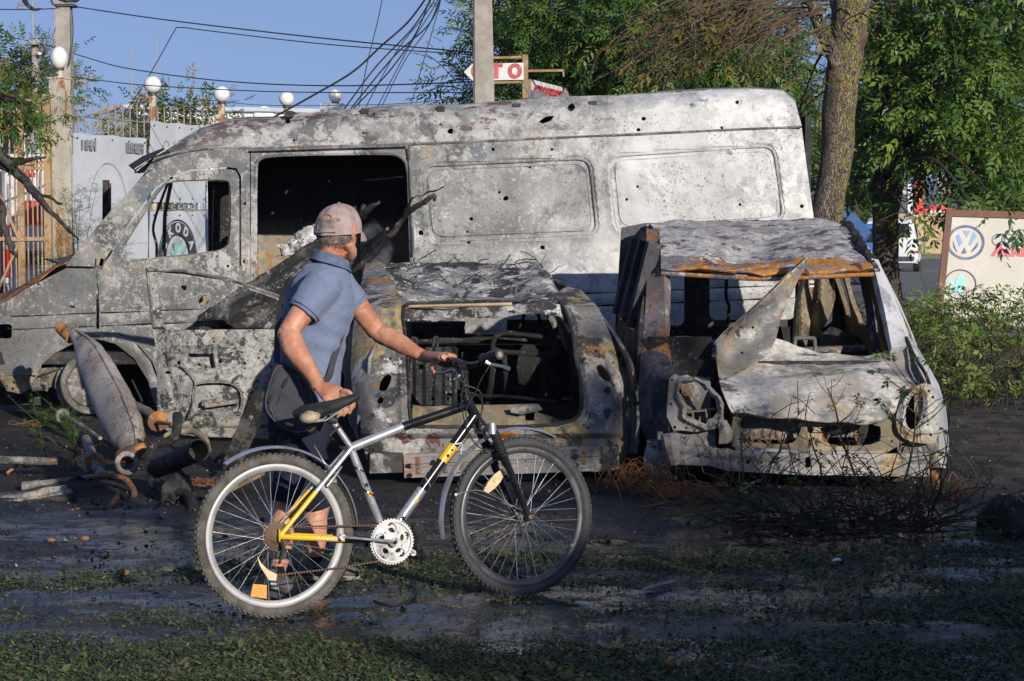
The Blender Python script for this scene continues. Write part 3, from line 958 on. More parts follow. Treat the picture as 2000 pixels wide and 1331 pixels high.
# the far windscreen pillar and the bent post seen through the cab window
mb = MB()
mb.tube([P(336, 346, VY + 1.9), P(322, 420, VY + 1.9), P(319, 520, VY + 1.9)], 0.018, 8)
mb.tube(bez([P(330, 352, VY + 1.85), P(300, 438, VY + 1.8), P(306, 480, VY + 1.8), P(304, 520, VY + 1.8)], 5), [0.013] * 16, 6)
obj('far_window_post', mb, M['steel'], VAN)
mb = MB()
mb.bar(P(441, 350, VY + 0.9), P(443, 520, VY + 0.9), 0.09, 0.3)
mb.lathe(P(446, 480, VY + 0.7), (0, 0, 1), [(0.03, -0.3), (0.07, -0.1), (0.06, 0.05), (0.0, 0.09)], 10)
obj('cab_bulkhead', mb, M['soot'], VAN)
mb = MB()
mb.bar(P(140, 520, VY + 1.9), P(290, 340, VY + 1.9), 0.05, 0.05)
obj('far_windscreen_pillar', mb, M['steel'], VAN)
# door-runner lips round the opening
mb = MB()
mb.bar(P(489, 294, VY - 0.005), P(797, 284, VY - 0.005), 0.02, 0.014)
mb.bar(P(799, 286, VY - 0.004), P(808, 500, VY - 0.03), 0.016, 0.012)
obj('door_runner', mb, M['steel'], VAN)
mb = MB()
op = [P(x, y, VY + 0.02) for x, y in opening]
mb.tube(op + [op[0], op[1]], 0.016, 6, cap=False)
obj('door_opening_lip', mb, M['van'], VAN)
mb = MB()
pts = [(x, y - 1) for x, y in ([(300, 312), (345, 299), (400, 291)] + seam)]
mb.tube([P(x, y, VY + 0.022 * ((430 - y) / 100) ** 2 - 0.006) for x, y in pts], 0.011, 6)
obj('drip_rail', mb, M['steel'], VAN)
for y0 in (612, 637):  # black tubes stand in for the shadow lines of the side creases
 for xa, xb in ((20, 186), (196, 466), (810, 1290), (1292, 1598)):
  n_ = 24
  q = np.array([(xa + (xb - xa) * k / n_, slope_y(xa + (xb - xa) * k / n_, y0)) for k in range(n_ + 1)])
  mb = MB(); mb.tube([Vector(p) + Vector((0, -0.004, 0)) for p in (fend_map(q) if xb < 190 else van_map(q))], 0.0075, 5)
  obj('crease_shadow', mb, M['soot'], VAN)
# torn roof metal
def scrap(name, pts, mat, parent, t=0.01, Y=VY + 0.5, amp=0.05, seed=1):
 v, f = sheet(pts, [], 4, wob(pxmap(Y), amp, 7, seed), t)
 return obj(name, (v, f), mat, parent)
scrap('torn_roof_flap', [(1012, 156), (1022, 165), (1040, 176), (1060, 178), (1072, 194), (1036, 198), (1030, 180)], M['vanroof'], VAN, seed=3)
scrap('torn_roof_flap', [(1084, 192), (1098, 186), (1104, 172), (1110, 180), (1112, 192), (1100, 198)], M['steel'], VAN, seed=5)
scrap('torn_roof_flap', [(1058, 193), (1085, 186), (1100, 196), (1070, 200)], M['soot'], VAN, Y=VY + 0.7, seed=8)
# steel wheels without tyres
def rim(c, nrm, r, parent, mat, name='wheel_rim'):
 mb = MB()
 prof = [(0, 0.09), (0.012, 0.1), (0.018, 0.085), (-0.02, 0.06), (-0.035, 0.0), (-0.02, -0.06), (0.018, -0.085), (0.012, -0.1), (0, -0.09), (-0.045, -0.05), (-0.055, 0), (-0.045, 0.05)]
 mb.torus(c, nrm, r, 0, 32, 0, prof=prof)
 mb.lathe(c, nrm, [(0.06, 0.06), (0.09, 0.05), (r - 0.06, 0.02), (r - 0.05, -0.01), (0.05, 0.0)], 20)
 return obj(name, mb, mat, parent)
rim(P(172, 752, VY + 0.16) , Vector((0.45, -0.85, 0.15)), 0.235, VAN, M['steel'])
rim(P(1390, 742, VY + 0.3), Vector((0, -1, 0)), 0.235, VAN, M['soot'])
for px in (190, 1390):
 p = P(px, 752, VY); rim(Vector((p.x, VY + 1.75, 0.24)), Vector((0, -1, 0)), 0.235, VAN, M['soot'])
# ================================================================ the burnt hatchback seen from behind
HB = thing('burnt_hatchback', (-0.1, 12.4, 0), 'burnt-out hatchback seen from behind with open tailgate hole and sagging ash-grey roof', 'car')
def hb_depth(q):
 x, y = q[:, 0], q[:, 1]
 d = 12.15 + 0.6 * np.clip((800 - y) / 200, 0, 1) ** 1.1 + 1.45 * np.clip((600 - y) / 87, 0, 1.2)
 d = d + 0.28 * np.clip((752 - x) / 70, 0, 1) ** 2 + 0.30 * np.clip((x - 1165) / 62, 0, 1) ** 2
 d = d - 0.02 * np.exp(-((y - 846) / 5.0) ** 2) + 0.02 * np.exp(-((y - 858) / 5.0) ** 2)
 return d
def hb_map(q):
 v = pxmap(hb_depth)(q)
 dd = dist_poly(q, HB_OPEN)
 v[:, 1] += 0.035 * np.exp(-(dd / 7) ** 2) - 0.025 * np.exp(-((dd - 14) / 6) ** 2)
 for (cx, cy, r) in ((748, 745, 34), (1180, 735, 36)):
  e = np.hypot(q[:, 0] - cx, (q[:, 1] - cy) * 0.6)
  v[:, 1] += 0.03 * np.clip(1 - e / r, 0, 1) ** 0.5
 v[:, 1] += 0.012 * fbm(v, 5, 3, 3)
 return v
HB_OPEN = smooth_poly([(784, 601), (800, 595), (1075, 584), (1090, 588), (1109, 613), (1124, 675), (1138, 769), (1135, 806), (1113, 830), (1000, 834), (812, 836), (801, 828), (799, 787), (795, 682)], 1)
out = [(714, 513), (745, 512), (780, 575), (800, 588), (900, 590), (1085, 574), (1106, 560), (1134, 566), (1168, 600), (1199, 660), (1221, 714), (1228, 787), (1226, 870), (1217, 915), (1170, 922), (788, 930), (724, 914), (713, 890), (705, 860), (704, 800), (690, 770), (684, 720), (690, 640), (702, 570)]
holes = [HB_OPEN, smooth_poly([(738, 760), (741, 745), (752, 730), (764, 733), (764, 744), (754, 764), (744, 765)], 1), ell(742, 782, 7), smooth_poly([(1164, 717), (1172, 711), (1184, 718), (1196, 736), (1192, 748), (1180, 744), (1170, 733)], 1), ell(1188, 763, 7.5), ell(730, 728, 2), ell(762, 701, 3, 2.5), ell(1163, 686, 2.5), ell(1181, 698, 2.5), ell(1198, 709, 2.5), ell(728, 880, 3), ell(1215, 860, 2.5), ell(712, 640, 3), ell(749, 636, 2, 4), ell(1150, 905, 2.5), ell(733, 706, 2), ell(757, 815, 3, 2), ell(1140, 830, 3, 2)]
obj('rear_shell', sheet(out, holes, 5, hb_map, 0.012), M['hatch'], HB)
mb = MB()
lip = [Vector(v) for v in hb_map(np.array(HB_OPEN)) ]
lip = [p + Vector((0, -0.01, 0)) for p in lip]
mb.tube(lip + lip[:1], 0.013, 6, cap=False)
mb.noise(0.008, 20, 5)
obj('tailgate_seal', mb, M['soot'], HB)
# roof: sagging skin from the tailgate edge to the windscreen
def hb_roof(q):
 u, w = q[:, 0], q[:, 1]
 y = (1 - w) * ((1 - u) * 604 + u * 592) + w * ((1 - u) * 513 + u * 508)
 xl, xr = (1 - w) * 752 + w * 712, (1 - w) * 1112 + w * 1072
 Y = (1 - w) * 12.74 + w * 14.3
 v = pxmap(lambda z: Y)(np.stack([xl + (xr - xl) * u, y], 1))
 sag = np.sin(PI * np.clip(u, 0, 1)) * np.sin(PI * np.clip(w * 0.85 + 0.1, 0, 1))
 v[:, 2] -= 0.075 * sag
 v[:, 2] += 0.02 * np.exp(-((w - 0.25) / 0.05) ** 2) * np.sin(PI * u) - 0.02 * np.exp(-((w - 0.34) / 0.05) ** 2) * np.sin(PI * u)
 e = np.clip(np.abs(u - 0.5) * 2 - 0.86, 0, 1) / 0.14
 v[:, 2] -= 0.09 * e ** 2
 v[:, 2] -= 0.05 * np.clip(0.06 - w, 0, 1) / 0.06
 v[:, 2] += 0.022 * fbm(v, 6, 8, 4, 0.6)
 return v
obj('roof', sheet([(0, 0), (1, 0), (1, 1), (0, 1)], [], 0.02, hb_roof, 0.012), M['hroof'], HB)
# charred rags and cables left lying along the roof's front edge
mb = MB()
rr = random.Random(5)
for k in range(60):
 u = rr.random()
 p0 = Vector(hb_roof(np.array([[u, 0.55 + 0.5 * rr.random()]]))[0])
 pts = [p0]
 d = Vector((rr.uniform(-1, 1), rr.uniform(-.5, .5), rr.uniform(0, 0.6)))
 for j in range(5):
  d = (d + Vector((rr.uniform(-.6, .6), rr.uniform(-.5, .5), rr.uniform(-.6, .5)))).normalized()
  n = pts[-1] + d * rr.uniform(0.015, 0.05)
  n.z = max(n.z, p0.z - 0.02)
  pts.append(n)
 mb.tube(pts, rr.uniform(0.0015, 0.0045), 4)
obj('charred_lining', mb, M['soot'], HB)['kind'] = 'stuff'
def hb_side(sgn):
 x0 = -0.90 if sgn < 0 else 0.74
 def m(q):
  s, z = q[:, 0], q[:, 1]
  t = np.clip((z - 0.72) / 0.5, 0, 1.2)
  X = x0 - 0.13 * s - sgn * (0.27 * t + 0.03 * np.sin(np.clip(z / 0.7, 0, 1) * PI) * -1)
  v = np.stack([X, 12.42 + s, z], 1)
  v[:, 0] += 0.012 * fbm(v, 5, 9 + sgn, 3)
  return v
 return m
so = [(0, .14), (-.02, .7), (.3, .98), (.8, 1.12), (1.8, 1.19), (2.1, 1.14), (2.75, .80), (3.55, .68), (3.6, .2), (3.2, .12), (3.15, .3), (3.0, .42), (2.7, .42), (2.55, .3), (2.5, .1), (0.85, .1), (0.8, .3), (.6, .44), (.35, .44), (.18, .3), (.14, .12)]
w1 = smooth_poly([(.32, .8), (.5, .99), (.82, 1.05), (.9, .78)], 1)
w2 = smooth_poly([(1.0, .76), (.94, 1.06), (1.75, 1.12), (1.82, .76)], 1)
w3 = smooth_poly([(1.92, .76), (1.87, 1.1), (2.05, 1.06), (2.5, .78)], 1)
for sg in (-1, 1):
 obj('side_panel', sheet(so, [w1, w2, w3], 0.05, hb_side(sg), 0.02), M['hatchside'], HB)
 mb = MB()
 for wn_ in (w1, w2):
  l = [Vector(p) + Vector((sg * 0.012, 0, 0)) for p in hb_side(sg)(np.array(wn_))]
  mb.tube(l + l[:1], 0.012, 6, cap=False)
 obj('window_frame', mb, M['steel'], HB)
# bumper beam with bolt plates
BC = [(788, 888), (1171, 870), (1170, 920), (790, 934)]
def beam_map(q):
 u, w = q[:, 0], q[:, 1]
 x = (1 - w) * ((1 - u) * 788 + u * 1171) + w * ((1 - u) * 790 + u * 1170)
 y = (1 - w) * ((1 - u) * 888 + u * 870) + w * ((1 - u) * 934 + u * 920)
 d = 11.98 + 0.10 * (2 * u - 1) ** 2 + 0.015 * (np.abs(w - 0.5) < 0.06)
 for c in (0.11, 0.25, 0.91):
  pl = (np.abs(u - c) < 0.045) & (np.abs(w - 0.5) < 0.36)
  d = d - 0.012 * pl
 return pxmap(lambda z: d)(np.stack([x, y], 1))
bm_ = obj('bumper_beam', sheet([(0, 0), (1, 0), (1, 1), (0, 1)], [ell(0.12, 0.82, .006, .05, 8), ell(.62, .5, .006, .04, 8), ell(.8, .3, .006, .04, 8)], 0.025, beam_map, 0.05), M['beam'], HB)
for (x, y) in ((818, 902), (818, 921), (857, 921), (1141, 886), (1141, 904), (857, 898)):
 mb = MB(); p = P(x, y, 11.95); mb.lathe(p, (0, -1, 0), [(0.016, 0), (0.016, 0.01), (0.009, 0.014), (0.0, 0.014)], 6)
 obj('bolt', mb, M['rusty'], bm_)
mb = MB(); mb.box(P(756, 903, 12.12), (0.2, 0.1, 0.12)); mb.box(P(1192, 893, 12.2), (0.10, 0.1, 0.14))
mb.noise(0.008, 9, 3)
obj('beam_mount', mb, M['hatch'], HB)
mb = MB(); mb.tube([P(840, 940, 12.4), P(1060, 934, 12.4)], 0.07, 12, squash=0.5)
obj('exhaust_box', mb, M['beam'], HB)
# inside: load floor, seat frames, fuse carrier, dash
mb = MB()
mb.box((-0.2, 13.6, 0.22), (1.5, 2.6, 0.06)); mb.box((-0.35, 15.0, 0.45), (1.45, 0.06, 0.5))
mb.box((-0.15, 15.5, 0.45), (1.4, 0.8, 0.4))
obj('floor_pan', mb, M['soot'], HB)
obj('load_floor', sheet([(806, 794), (1050, 790), (1050, 806), (1112, 828), (1040, 838), (806, 838)], [rrect(1026, 806, 1044, 822, 2, 2)], 6, wob(pxmap(12.5), 0.03, 7, 4), 0.02), M['inner'], HB)
obj('load_floor_scrap', sheet([(995, 797), (1052, 790), (1060, 800), (1020, 810), (998, 806)], [], 4, wob(pxmap(12.45), 0.03, 12, 9), 0.008), M['steel'], HB)
hl = [ell(845 + 22 * (i % 2) + 8 * (i % 3 == 0), 728 + 13 * (i // 2), 3, 4, 8) for i in range(10)] + [rrect(812, 712, 828, 722, 2, 2), rrect(872, 752, 884, 758, 1, 1), rrect(872, 768, 884, 776, 1, 1)]
obj('plastic_carrier', sheet(smooth_poly([(802, 690), (808, 684), (880, 676), (893, 684), (893, 780), (884, 792), (802, 792)], 1), hl, 4, wob(pxmap(lambda q: 12.75 + 0.012 * np.sin(q[:, 0] * 0.33)), 0.006, 9, 5), 0.03), plain('black_plastic', (0.03, 0.03, 0.032), 0.45), HB)
mb = MB()
T = lambda pts, r=0.014: mb.tube(bez(pts, 5), r, 7)
T([P(800, 668, 13.2), P(900, 664, 13.2), P(1080, 668, 13.2)], 0.022)
T([P(962, 672, 13.0), P(970, 656, 13.0), P(1000, 652, 13.0), P(1075, 662, 13.0), P(1082, 672, 13.0)], 0.018)
T([P(962, 672, 13.0), P(975, 686, 13.0), P(1078, 692, 13.0), P(1082, 672, 13.0)], 0.018)
T([P(1018, 654, 13.3), P(1026, 606, 13.3), P(1040, 600, 13.3), P(1050, 612, 13.3), P(1066, 660, 13.3)], 0.012)
T([P(803, 676, 12.9), P(806, 660, 12.9), P(812, 662, 12.9), P(812, 678, 12.9)], 0.01)
T([P(846, 676, 12.9), P(848, 662, 12.9), P(854, 662, 12.9), P(854, 678, 12.9)], 0.01)
T([P(962, 720, 13.2), P(958, 760, 13.1), P(946, 800, 13.0)], 0.022)
T([P(900, 772, 13.0), P(1000, 776, 12.9), P(1090, 786, 12.8)], 0.012)
for x in (905, 985, 1060):
 T([P(x, 690, 13.4), P(x + 6, 780, 13.3)], 0.02)
mb.noise(0.006, 18, 3)
obj('seat_frame', mb, M['soot'], HB)
mb = MB()
mb.box(P(930, 652, 14.9) + Vector((0, 0, -0.06)), (1.2, 0.3, 0.12)); mb.box(P(855, 640, 14.8), (0.4, 0.2, 0.11)); mb.box(P(1040, 640, 14.8), (0.38, 0.2, 0.12))
mb.box(P(930, 720, 14.0), (1.1, 0.1, 0.34))
mb.noise(0.015, 8, 7)
obj('dashboard', mb, M['soot'], HB)
mb = MB()
mb.tube([P(790, 603, 12.85), P(800, 599, 12.82), P(1000, 594, 12.82)], 0.018, 8, squash=0.6)
obj('trim_strip', mb, plain('scorched_trim', (0.5, 0.36, 0.22), 0.6), HB)
mb = MB()
mb.tube([P(1060, 586, 13.9), P(1085, 640, 13.9)], 0.025, 8); mb.tube([P(800, 590, 14.2), P(795, 660, 14.2)], 0.025, 8)
obj('windscreen_pillar', mb, M['steel'], HB)
for (x, y, n_) in ((-0.74, 12.95, 0), (0.55, 12.95, 0), (-1.1, 15.3, 0), (0.2, 15.3, 0)):
 rim(Vector((x, y, 0.2)), Vector((1, 0.12, 0)), 0.19, HB, M['steel'])
# the left front door standing open: inner face to the camera
DY = 14.55
def door_map(q):
 x, y = q[:, 0], q[:, 1]
 d = DY + 0.0004 * (x - 300)
 e = dist_poly(q, [(367, 683), (424, 683), (428, 724), (360, 712)])
 d = d - 0.02 * np.exp(-((e - 7) / 4.0) ** 2)
 e = dist_poly(q, DOOR_HOLE)
 d = d - 0.02 * np.exp(-((e - 6) / 4.0) ** 2)
 ln = np.interp(y, [690, 735, 800, 840], [322, 330, 352, 380])
 d = d + 0.022 * np.exp(-((x - ln) / 5.0) ** 2) * (y > 690)
 d = d + 0.03 * np.exp(-((y - 838) / 4.0) ** 2)
 d = d + 0.05 * np.clip((330 - x) / 24, 0, 1) * (y > 640)
 d = d + 0.01 * vnoise(np.stack([x, y, x * 0], 1), 1 / 28., 3)
 return pxmap(lambda z: d)(q)
DOOR_HOLE = smooth_poly([(377, 756), (392, 749), (440, 748), (463, 756), (471, 772), (470, 800), (456, 806), (386, 803), (375, 782)], 1)
do = [(284, 524), (294, 522), (358, 524), (440, 540), (541, 575), (610, 604), (640, 640), (642, 846), (520, 857), (384, 853), (334, 846), (318, 836), (307, 802), (306, 687), (298, 646), (294, 612)]
dw = [(304, 536), (358, 536), (436, 548), (534, 583), (596, 612), (612, 640), (598, 643), (322, 645), (314, 610)]
HD = obj('front_door', sheet(do, [dw, DOOR_HOLE, [(367, 691), (418, 690), (421, 718), (412, 721), (408, 700), (368, 698)], ell(350, 709, 4), ell(328, 728, 6, 3), ell(389, 712, 3), ell(430, 706, 4), ell(478, 710, 3), ell(452, 690, 2), ell(478, 720, 2), ell(418, 668, 2), ell(335, 738, 2), ell(500, 760, 3), ell(505, 700, 3)], 4.5, door_map, 0.012), M['door'], HB, label='open front door with bare inner panel and empty window frame')
obj('outer_skin', sheet([(312, 660), (630, 650), (630, 840), (340, 838), (316, 800)], [], 14, wob(pxmap(DY + 0.11), 0.01, 5, 3), 0.008), M['door'], HD)
mb = MB()
mb.tube([P(400, 793, DY + 0.05), P(466, 783, DY + 0.05)], [0.02, 0.015], 8); mb.box(P(404, 787, DY + 0.05), (0.07, 0.04, 0.04)); mb.noise(0.006, 20, 2)
mb.tube(bez([P(352, 715, DY - 0.02), P(380, 740, DY - 0.02), P(376, 790, DY - 0.02), P(368, 818, DY - 0.02)], 6), 0.006, 5)
obj('window_winder', mb, M['steel'], HD)
mb = MB()
fr = [(300, 640), (290, 560), (288, 527), (358, 529), (440, 544), (540, 578), (606, 607)]
mb.tube([P(x, y, DY - 0.012) for x, y in fr], 0.012, 6)
obj('window_frame', mb, M['steel'], HD)
# ================================================================ the burnt car facing the camera
CR = thing('burnt_front_car', (1.7, 12.5, 0), 'burnt car facing the camera with torn crumpled bonnet and rust-streaked roof', 'car')
def loft_rows(rows, n=40, m=10):
 """rows: list of [(px,py,Y),...] polylines, resampled across and blended along"""
 R_ = []
 for row in rows:
  a = np.array(row, float)
  s = np.concatenate([[0], np.cumsum(np.hypot(np.diff(a[:, 0]), np.diff(a[:, 1])))])
  t = np.linspace(0, s[-1], n + 1)
  R_.append(np.stack([np.interp(t, s, a[:, k]) for k in range(3)], 1))
 R_ = np.array(R_)
 out = []
 for i in range(len(R_) - 1):
  p0, p1, p2, p3 = R_[max(i - 1, 0)], R_[i], R_[i + 1], R_[min(i + 2, len(R_) - 1)]
  for k in range(m):
   t = k / m
   out.append(0.5 * ((2 * p1) + (p2 - p0) * t + (2 * p0 - 5 * p1 + 4 * p2 - p3) * t * t + (3 * p1 - p0 - 3 * p2 + p3) * t ** 3))
 out.append(R_[-1])
 A = np.array(out)
 v = pxmap(lambda q: A.reshape(-1, 3)[:, 2])(A.reshape(-1, 3)[:, :2])
 mm, nn = A.shape[0], A.shape[1]
 f = []
 for i in range(mm - 1):
  for k in range(nn - 1):
   a = i * nn + k
   f += [(a, a + 1, a + nn + 1), (a, a + nn + 1, a + nn)]
 f = np.array(f)
 nrm = np.cross(v[f[:, 1]] - v[f[:, 0]], v[f[:, 2]] - v[f[:, 0]]).sum(0)
 if nrm @ (v.mean(0) - np.array(CAM)) > 0:
  f = f[:, ::-1]
 return v, f
# roof
ROOF = [
 [(1291, 529, 12.86), (1404, 538, 12.8), (1491, 542, 12.8), (1596, 538, 12.82), (1706, 533, 12.9)],
 [(1291, 522, 12.82), (1404, 528, 12.74), (1491, 530, 12.74), (1596, 528, 12.76), (1704, 524, 12.86)],
 [(1291, 500, 12.98), (1380, 505, 12.9), (1420, 518, 12.98), (1491, 512, 12.95), (1596, 505, 12.95), (1696, 505, 13.0)],
 [(1289, 470, 13.4), (1370, 478, 13.3), (1491, 490, 13.5), (1570, 480, 13.4), (1680, 478, 13.45)],
 [(1284, 448, 14.0), (1400, 452, 14.1), (1500, 456, 14.2), (1580, 452, 14.1), (1664, 450, 14.1)],
 [(1262, 438, 14.9), (1380, 433, 14.95), (1480, 432, 14.95), (1596, 427, 14.95), (1648, 436, 14.9)]]
for nm, rows, mt in (('roof_front_edge', ROOF[:3], 'cheader'), ('roof', ROOF[2:], 'croof')):
 v, f = loft_rows(rows, 60, 12)
 v[:, 2] += 0.020 * fbm(v, 5, 4, 4, 0.6)
 v[:, 1] += 0.022 * fbm(v, 4, 14, 3)
 obj(nm, thicken(v, f, 0.012), M[mt], CR)
mb = MB()
pts = [P(1650, 438, 14.85), P(1664, 452, 14.1), P(1682, 480, 13.4), P(1700, 510, 13.0), P(1712, 532, 12.9)]
mb.tube(bez(pts, 8), 0.035, 6)
mb.noise(0.025, 14, 6)
obj('charred_seal', mb, M['charwood'], CR)
mb = MB()
mb.tube(bez([P(1292, 534, 12.82), P(1404, 541, 12.76), P(1491, 545, 12.76), P(1596, 541, 12.78), P(1706, 536, 12.86)], 8), 0.022, 8, squash=0.7)
obj('windscreen_header', mb, M['crust'], CR)
# windscreen pillars
def band(name, a, b, mat, t=0.05, amp=0.006, seed=2):
 v, f = loft_rows([a, b], 30, 4)
 v[:, 1] += amp * fbm(v, 12, seed, 3)
 return obj(name, thicken(v, f, t), mat, CR)
band('windscreen_pillar', [(1262, 446, 13.9), (1264, 500, 13.1), (1263, 560, 12.85), (1258, 640, 12.6), (1252, 700, 12.4)], [(1291, 450, 13.8), (1294, 505, 12.95), (1297, 540, 12.8), (1300, 650, 12.5), (1306, 700, 12.3)], M['crust'], 0.07)
band('windscreen_pillar', [(1702, 505, 12.95), (1712, 540, 12.85), (1726, 600, 12.6), (1742, 680, 12.35)], [(1716, 508, 12.97), (1732, 548, 12.87), (1752, 610, 12.62), (1776, 676, 12.38)], M['cwhite'], 0.05)
band('door_pillar', [(1676, 536, 13.3), (1690, 600, 13.3), (1698, 688, 13.2)], [(1694, 536, 13.2), (1706, 600, 13.2), (1716, 688, 13.1)], M['crust'], 0.05)
band('door_pillar', [(1698, 536, 13.0), (1710, 600, 12.9), (1722, 686, 12.8)], [(1706, 540, 13.0), (1720, 600, 12.9), (1732, 684, 12.8)], M['rusty'], 0.04)
# outer roof rail and right wing: one white sweep from roof to headlamp
band('roof_rail', [(1648, 436, 14.8), (1672, 470, 13.8), (1704, 506, 13.0), (1738, 580, 12.75), (1772, 668, 12.45)], [(1656, 436, 14.8), (1684, 466, 13.8), (1716, 510, 13.05), (1756, 590, 12.8), (1792, 676, 12.5)], M['cwhite'], 0.04)
v, f = loft_rows([[(1770, 664, 12.46), (1784, 700, 12.3), (1806, 742, 11.98), (1822, 770, 11.9), (1832, 820, 11.9), (1834, 870, 11.95), (1832, 905, 12.0)],
                  [(1780, 664, 12.46), (1800, 704, 12.32), (1824, 745, 12.05), (1840, 790, 11.98), (1846, 840, 12.0), (1848, 880, 12.05), (1842, 905, 12.1)],
                  [(1792, 678, 12.6), (1812, 712, 12.45), (1834, 752, 12.2), (1848, 800, 12.15), (1853, 850, 12.2), (1854, 885, 12.25), (1848, 905, 12.3)]], 40, 5)
obj('front_wing', thicken(v, f, 0.01), M['cwhite'], CR)
mb = MB()
mb.tube(bez([P(1770, 660, 12.44), P(1786, 696, 12.26), P(1806, 728, 12.0), P(1815, 750, 11.9)], 6), 0.012, 6)
obj('wing_seal', mb, M['soot'], CR)
v, f = loft_rows([[(1252, 690, 12.42), (1246, 760, 12.3), (1250, 830, 12.2), (1262, 860, 12.2)],
                  [(1275, 684, 12.36), (1278, 740, 12.1), (1286, 800, 12.02), (1288, 852, 12.0)],
                  [(1304, 694, 12.3), (1322, 734, 11.95), (1306, 770, 11.9), (1306, 842, 11.9)]], 30, 8)
v[:, 1] += 0.02 * fbm(v, 6, 3, 3)
obj('front_wing', thicken(v, f, 0.01), M['cdark'], CR)
# bonnet with the torn corner standing up
BON = [
 [(1470, 655, 12.55), (1520, 668, 12.55), (1600, 690, 12.5), (1690, 694, 12.45), (1740, 680, 12.45), (1774, 668, 12.45)],
 [(1440, 690, 12.42), (1510, 700, 12.4), (1600, 712, 12.36), (1690, 712, 12.34), (1750, 704, 12.34), (1786, 702, 12.34)],
 [(1406, 735, 12.1), (1500, 748, 12.08), (1600, 745, 12.08), (1690, 738, 12.06), (1750, 738, 12.1), (1800, 736, 12.12)],
 [(1414, 772, 11.9), (1500, 788, 11.84), (1600, 785, 11.84), (1690, 780, 11.84), (1740, 776, 11.88), (1782, 764, 11.96)],
 [(1428, 804, 11.82), (1500, 814, 11.76), (1600, 822, 11.74), (1690, 825, 11.76), (1722, 822, 11.8), (1756, 796, 11.9)],
 [(1432, 810, 11.86), (1500, 819, 11.8), (1600, 827, 11.78), (1690, 830, 11.8), (1722, 826, 11.84), (1754, 800, 11.94)]]
v, f = loft_rows(BON, 60, 10)
v[:, 2] += 0.022 * fbm(v, 3.6, 4, 3)
v[:, 1] += 0.022 * fbm(v, 5.5, 19, 4)
BN = obj('bonnet', thicken(v, f, 0.006), M['bonnet'], CR)
fin = [(1398, 668), (1412, 652), (1450, 620), (1500, 574), (1540, 535), (1577, 499), (1572, 520), (1556, 552), (1540, 590), (1524, 628), (1512, 664), (1500, 690), (1470, 712), (1430, 735), (1408, 740), (1402, 715)]
def fin_map(q):
 x, y = q[:, 0], q[:, 1]
 d = 12.1 + 0.42 * np.clip((740 - y) / 90, 0, 1) + 0.1 * np.clip((650 - y) / 150, 0, 1)
 ed = (x - np.interp(y, [500, 535, 574, 620, 668, 715, 740], [1577, 1540, 1500, 1450, 1398, 1402, 1408]))
 d = d - 0.10 * np.exp(-(ed / 16) ** 2)
 v = pxmap(lambda z: d)(q)
 v[:, 1] += 0.05 * fbm(v, 6, 5, 4) + 0.02 * np.sin((x + y) / 14.0)
 return v
obj('torn_bonnet_corner', sheet(fin, [ell(1470, 640, 3), ell(1500, 600, 2.5), ell(1450, 690, 3, 2)], 4, fin_map, 0.004), M['car'], BN)
mb = MB()
ep = [(1406, 738), (1399, 690), (1398, 668), (1412, 652), (1450, 620), (1500, 574), (1540, 535), (1577, 499)]
ew = []
for (x, y) in ep:
 d = 12.0 + 0.42 * min(1, max(0, (740 - y) / 90)) + 0.1 * min(1, max(0, (650 - y) / 150))
 ew.append((P(x, y, d), P(x + 12 if y < 680 else x + 4, y + 7, d + 0.13)))
rings = [[a, b_] for a, b_ in ew]
mb.loft(rings, cap=False, closed=False)
v = np.array(mb.v); ff = np.array([(a, b, c) for (a, b, c, d) in mb.f] + [(a, c, d) for (a, b, c, d) in mb.f])
obj('bonnet_edge', thicken(v, ff, 0.006), plain('bonnet_underside_tan', (0.36, 0.26, 0.15), 0.7), BN)
# nose: headlamp carriers, grille frame, bumper beam
lh = smooth_poly([(1303, 738), (1320, 731), (1350, 736), (1404, 764), (1414, 800), (1414, 826), (1402, 840), (1340, 843), (1308, 842), (1304, 800)], 1)
lhh = smooth_poly([(1330, 746), (1364, 749), (1393, 774), (1399, 812), (1382, 826), (1350, 820), (1338, 800), (1336, 776)], 1)
def rim_map(depth, poly, amp=0.03, seed=1):
 def m(q):
  v = pxmap(depth)(q)
  e = dist_poly(q, poly)
  v[:, 1] -= amp * np.exp(-((e - 8) / 5.0) ** 2)
  v[:, 1] += 0.01 * fbm(v, 9, seed, 3)
  return v
 return m
sm = [ell(1312, 742, 2.5), ell(1327, 765, 6), ell(1380, 768, 4, 6), ell(1318, 835, 3), ell(1340, 836, 2.5), ell(1404, 828, 3), ell(1311, 790, 2)]
lh = [(x + 3 * math.sin(i * 2.1), y + 3 * math.cos(i * 3.3)) for i, (x, y) in enumerate(lh)]
lhh = [(x + 4 * math.sin(i * 1.7), y + 4 * math.cos(i * 2.3)) for i, (x, y) in enumerate(lhh)]
obj('headlamp_carrier', sheet(lh, [lhh] + sm, 4, rim_map(11.88, lhh, 0.05), 0.015), M['car'], CR)
mb = MB(); mb.bar(P(1336, 806, 11.95), P(1396, 800, 11.98), 0.03, 0.012); mb.bar(P(1352, 806, 11.96), P(1356, 842, 11.96), 0.04, 0.012); mb.bar(P(1378, 800, 11.97), P(1384, 840, 11.97), 0.03, 0.01); mb.noise(.01, 9, 2)
obj('lamp_bracket', mb, M['inner'], CR)
rh = smooth_poly([(1752, 800), (1768, 774), (1790, 752), (1812, 748), (1828, 762), (1834, 800), (1833, 862), (1812, 868), (1770, 862), (1750, 840)], 1)
rhh = smooth_poly([(1768, 806), (1776, 780), (1792, 762), (1802, 770), (1804, 796), (1796, 826), (1782, 842), (1770, 832)], 1)
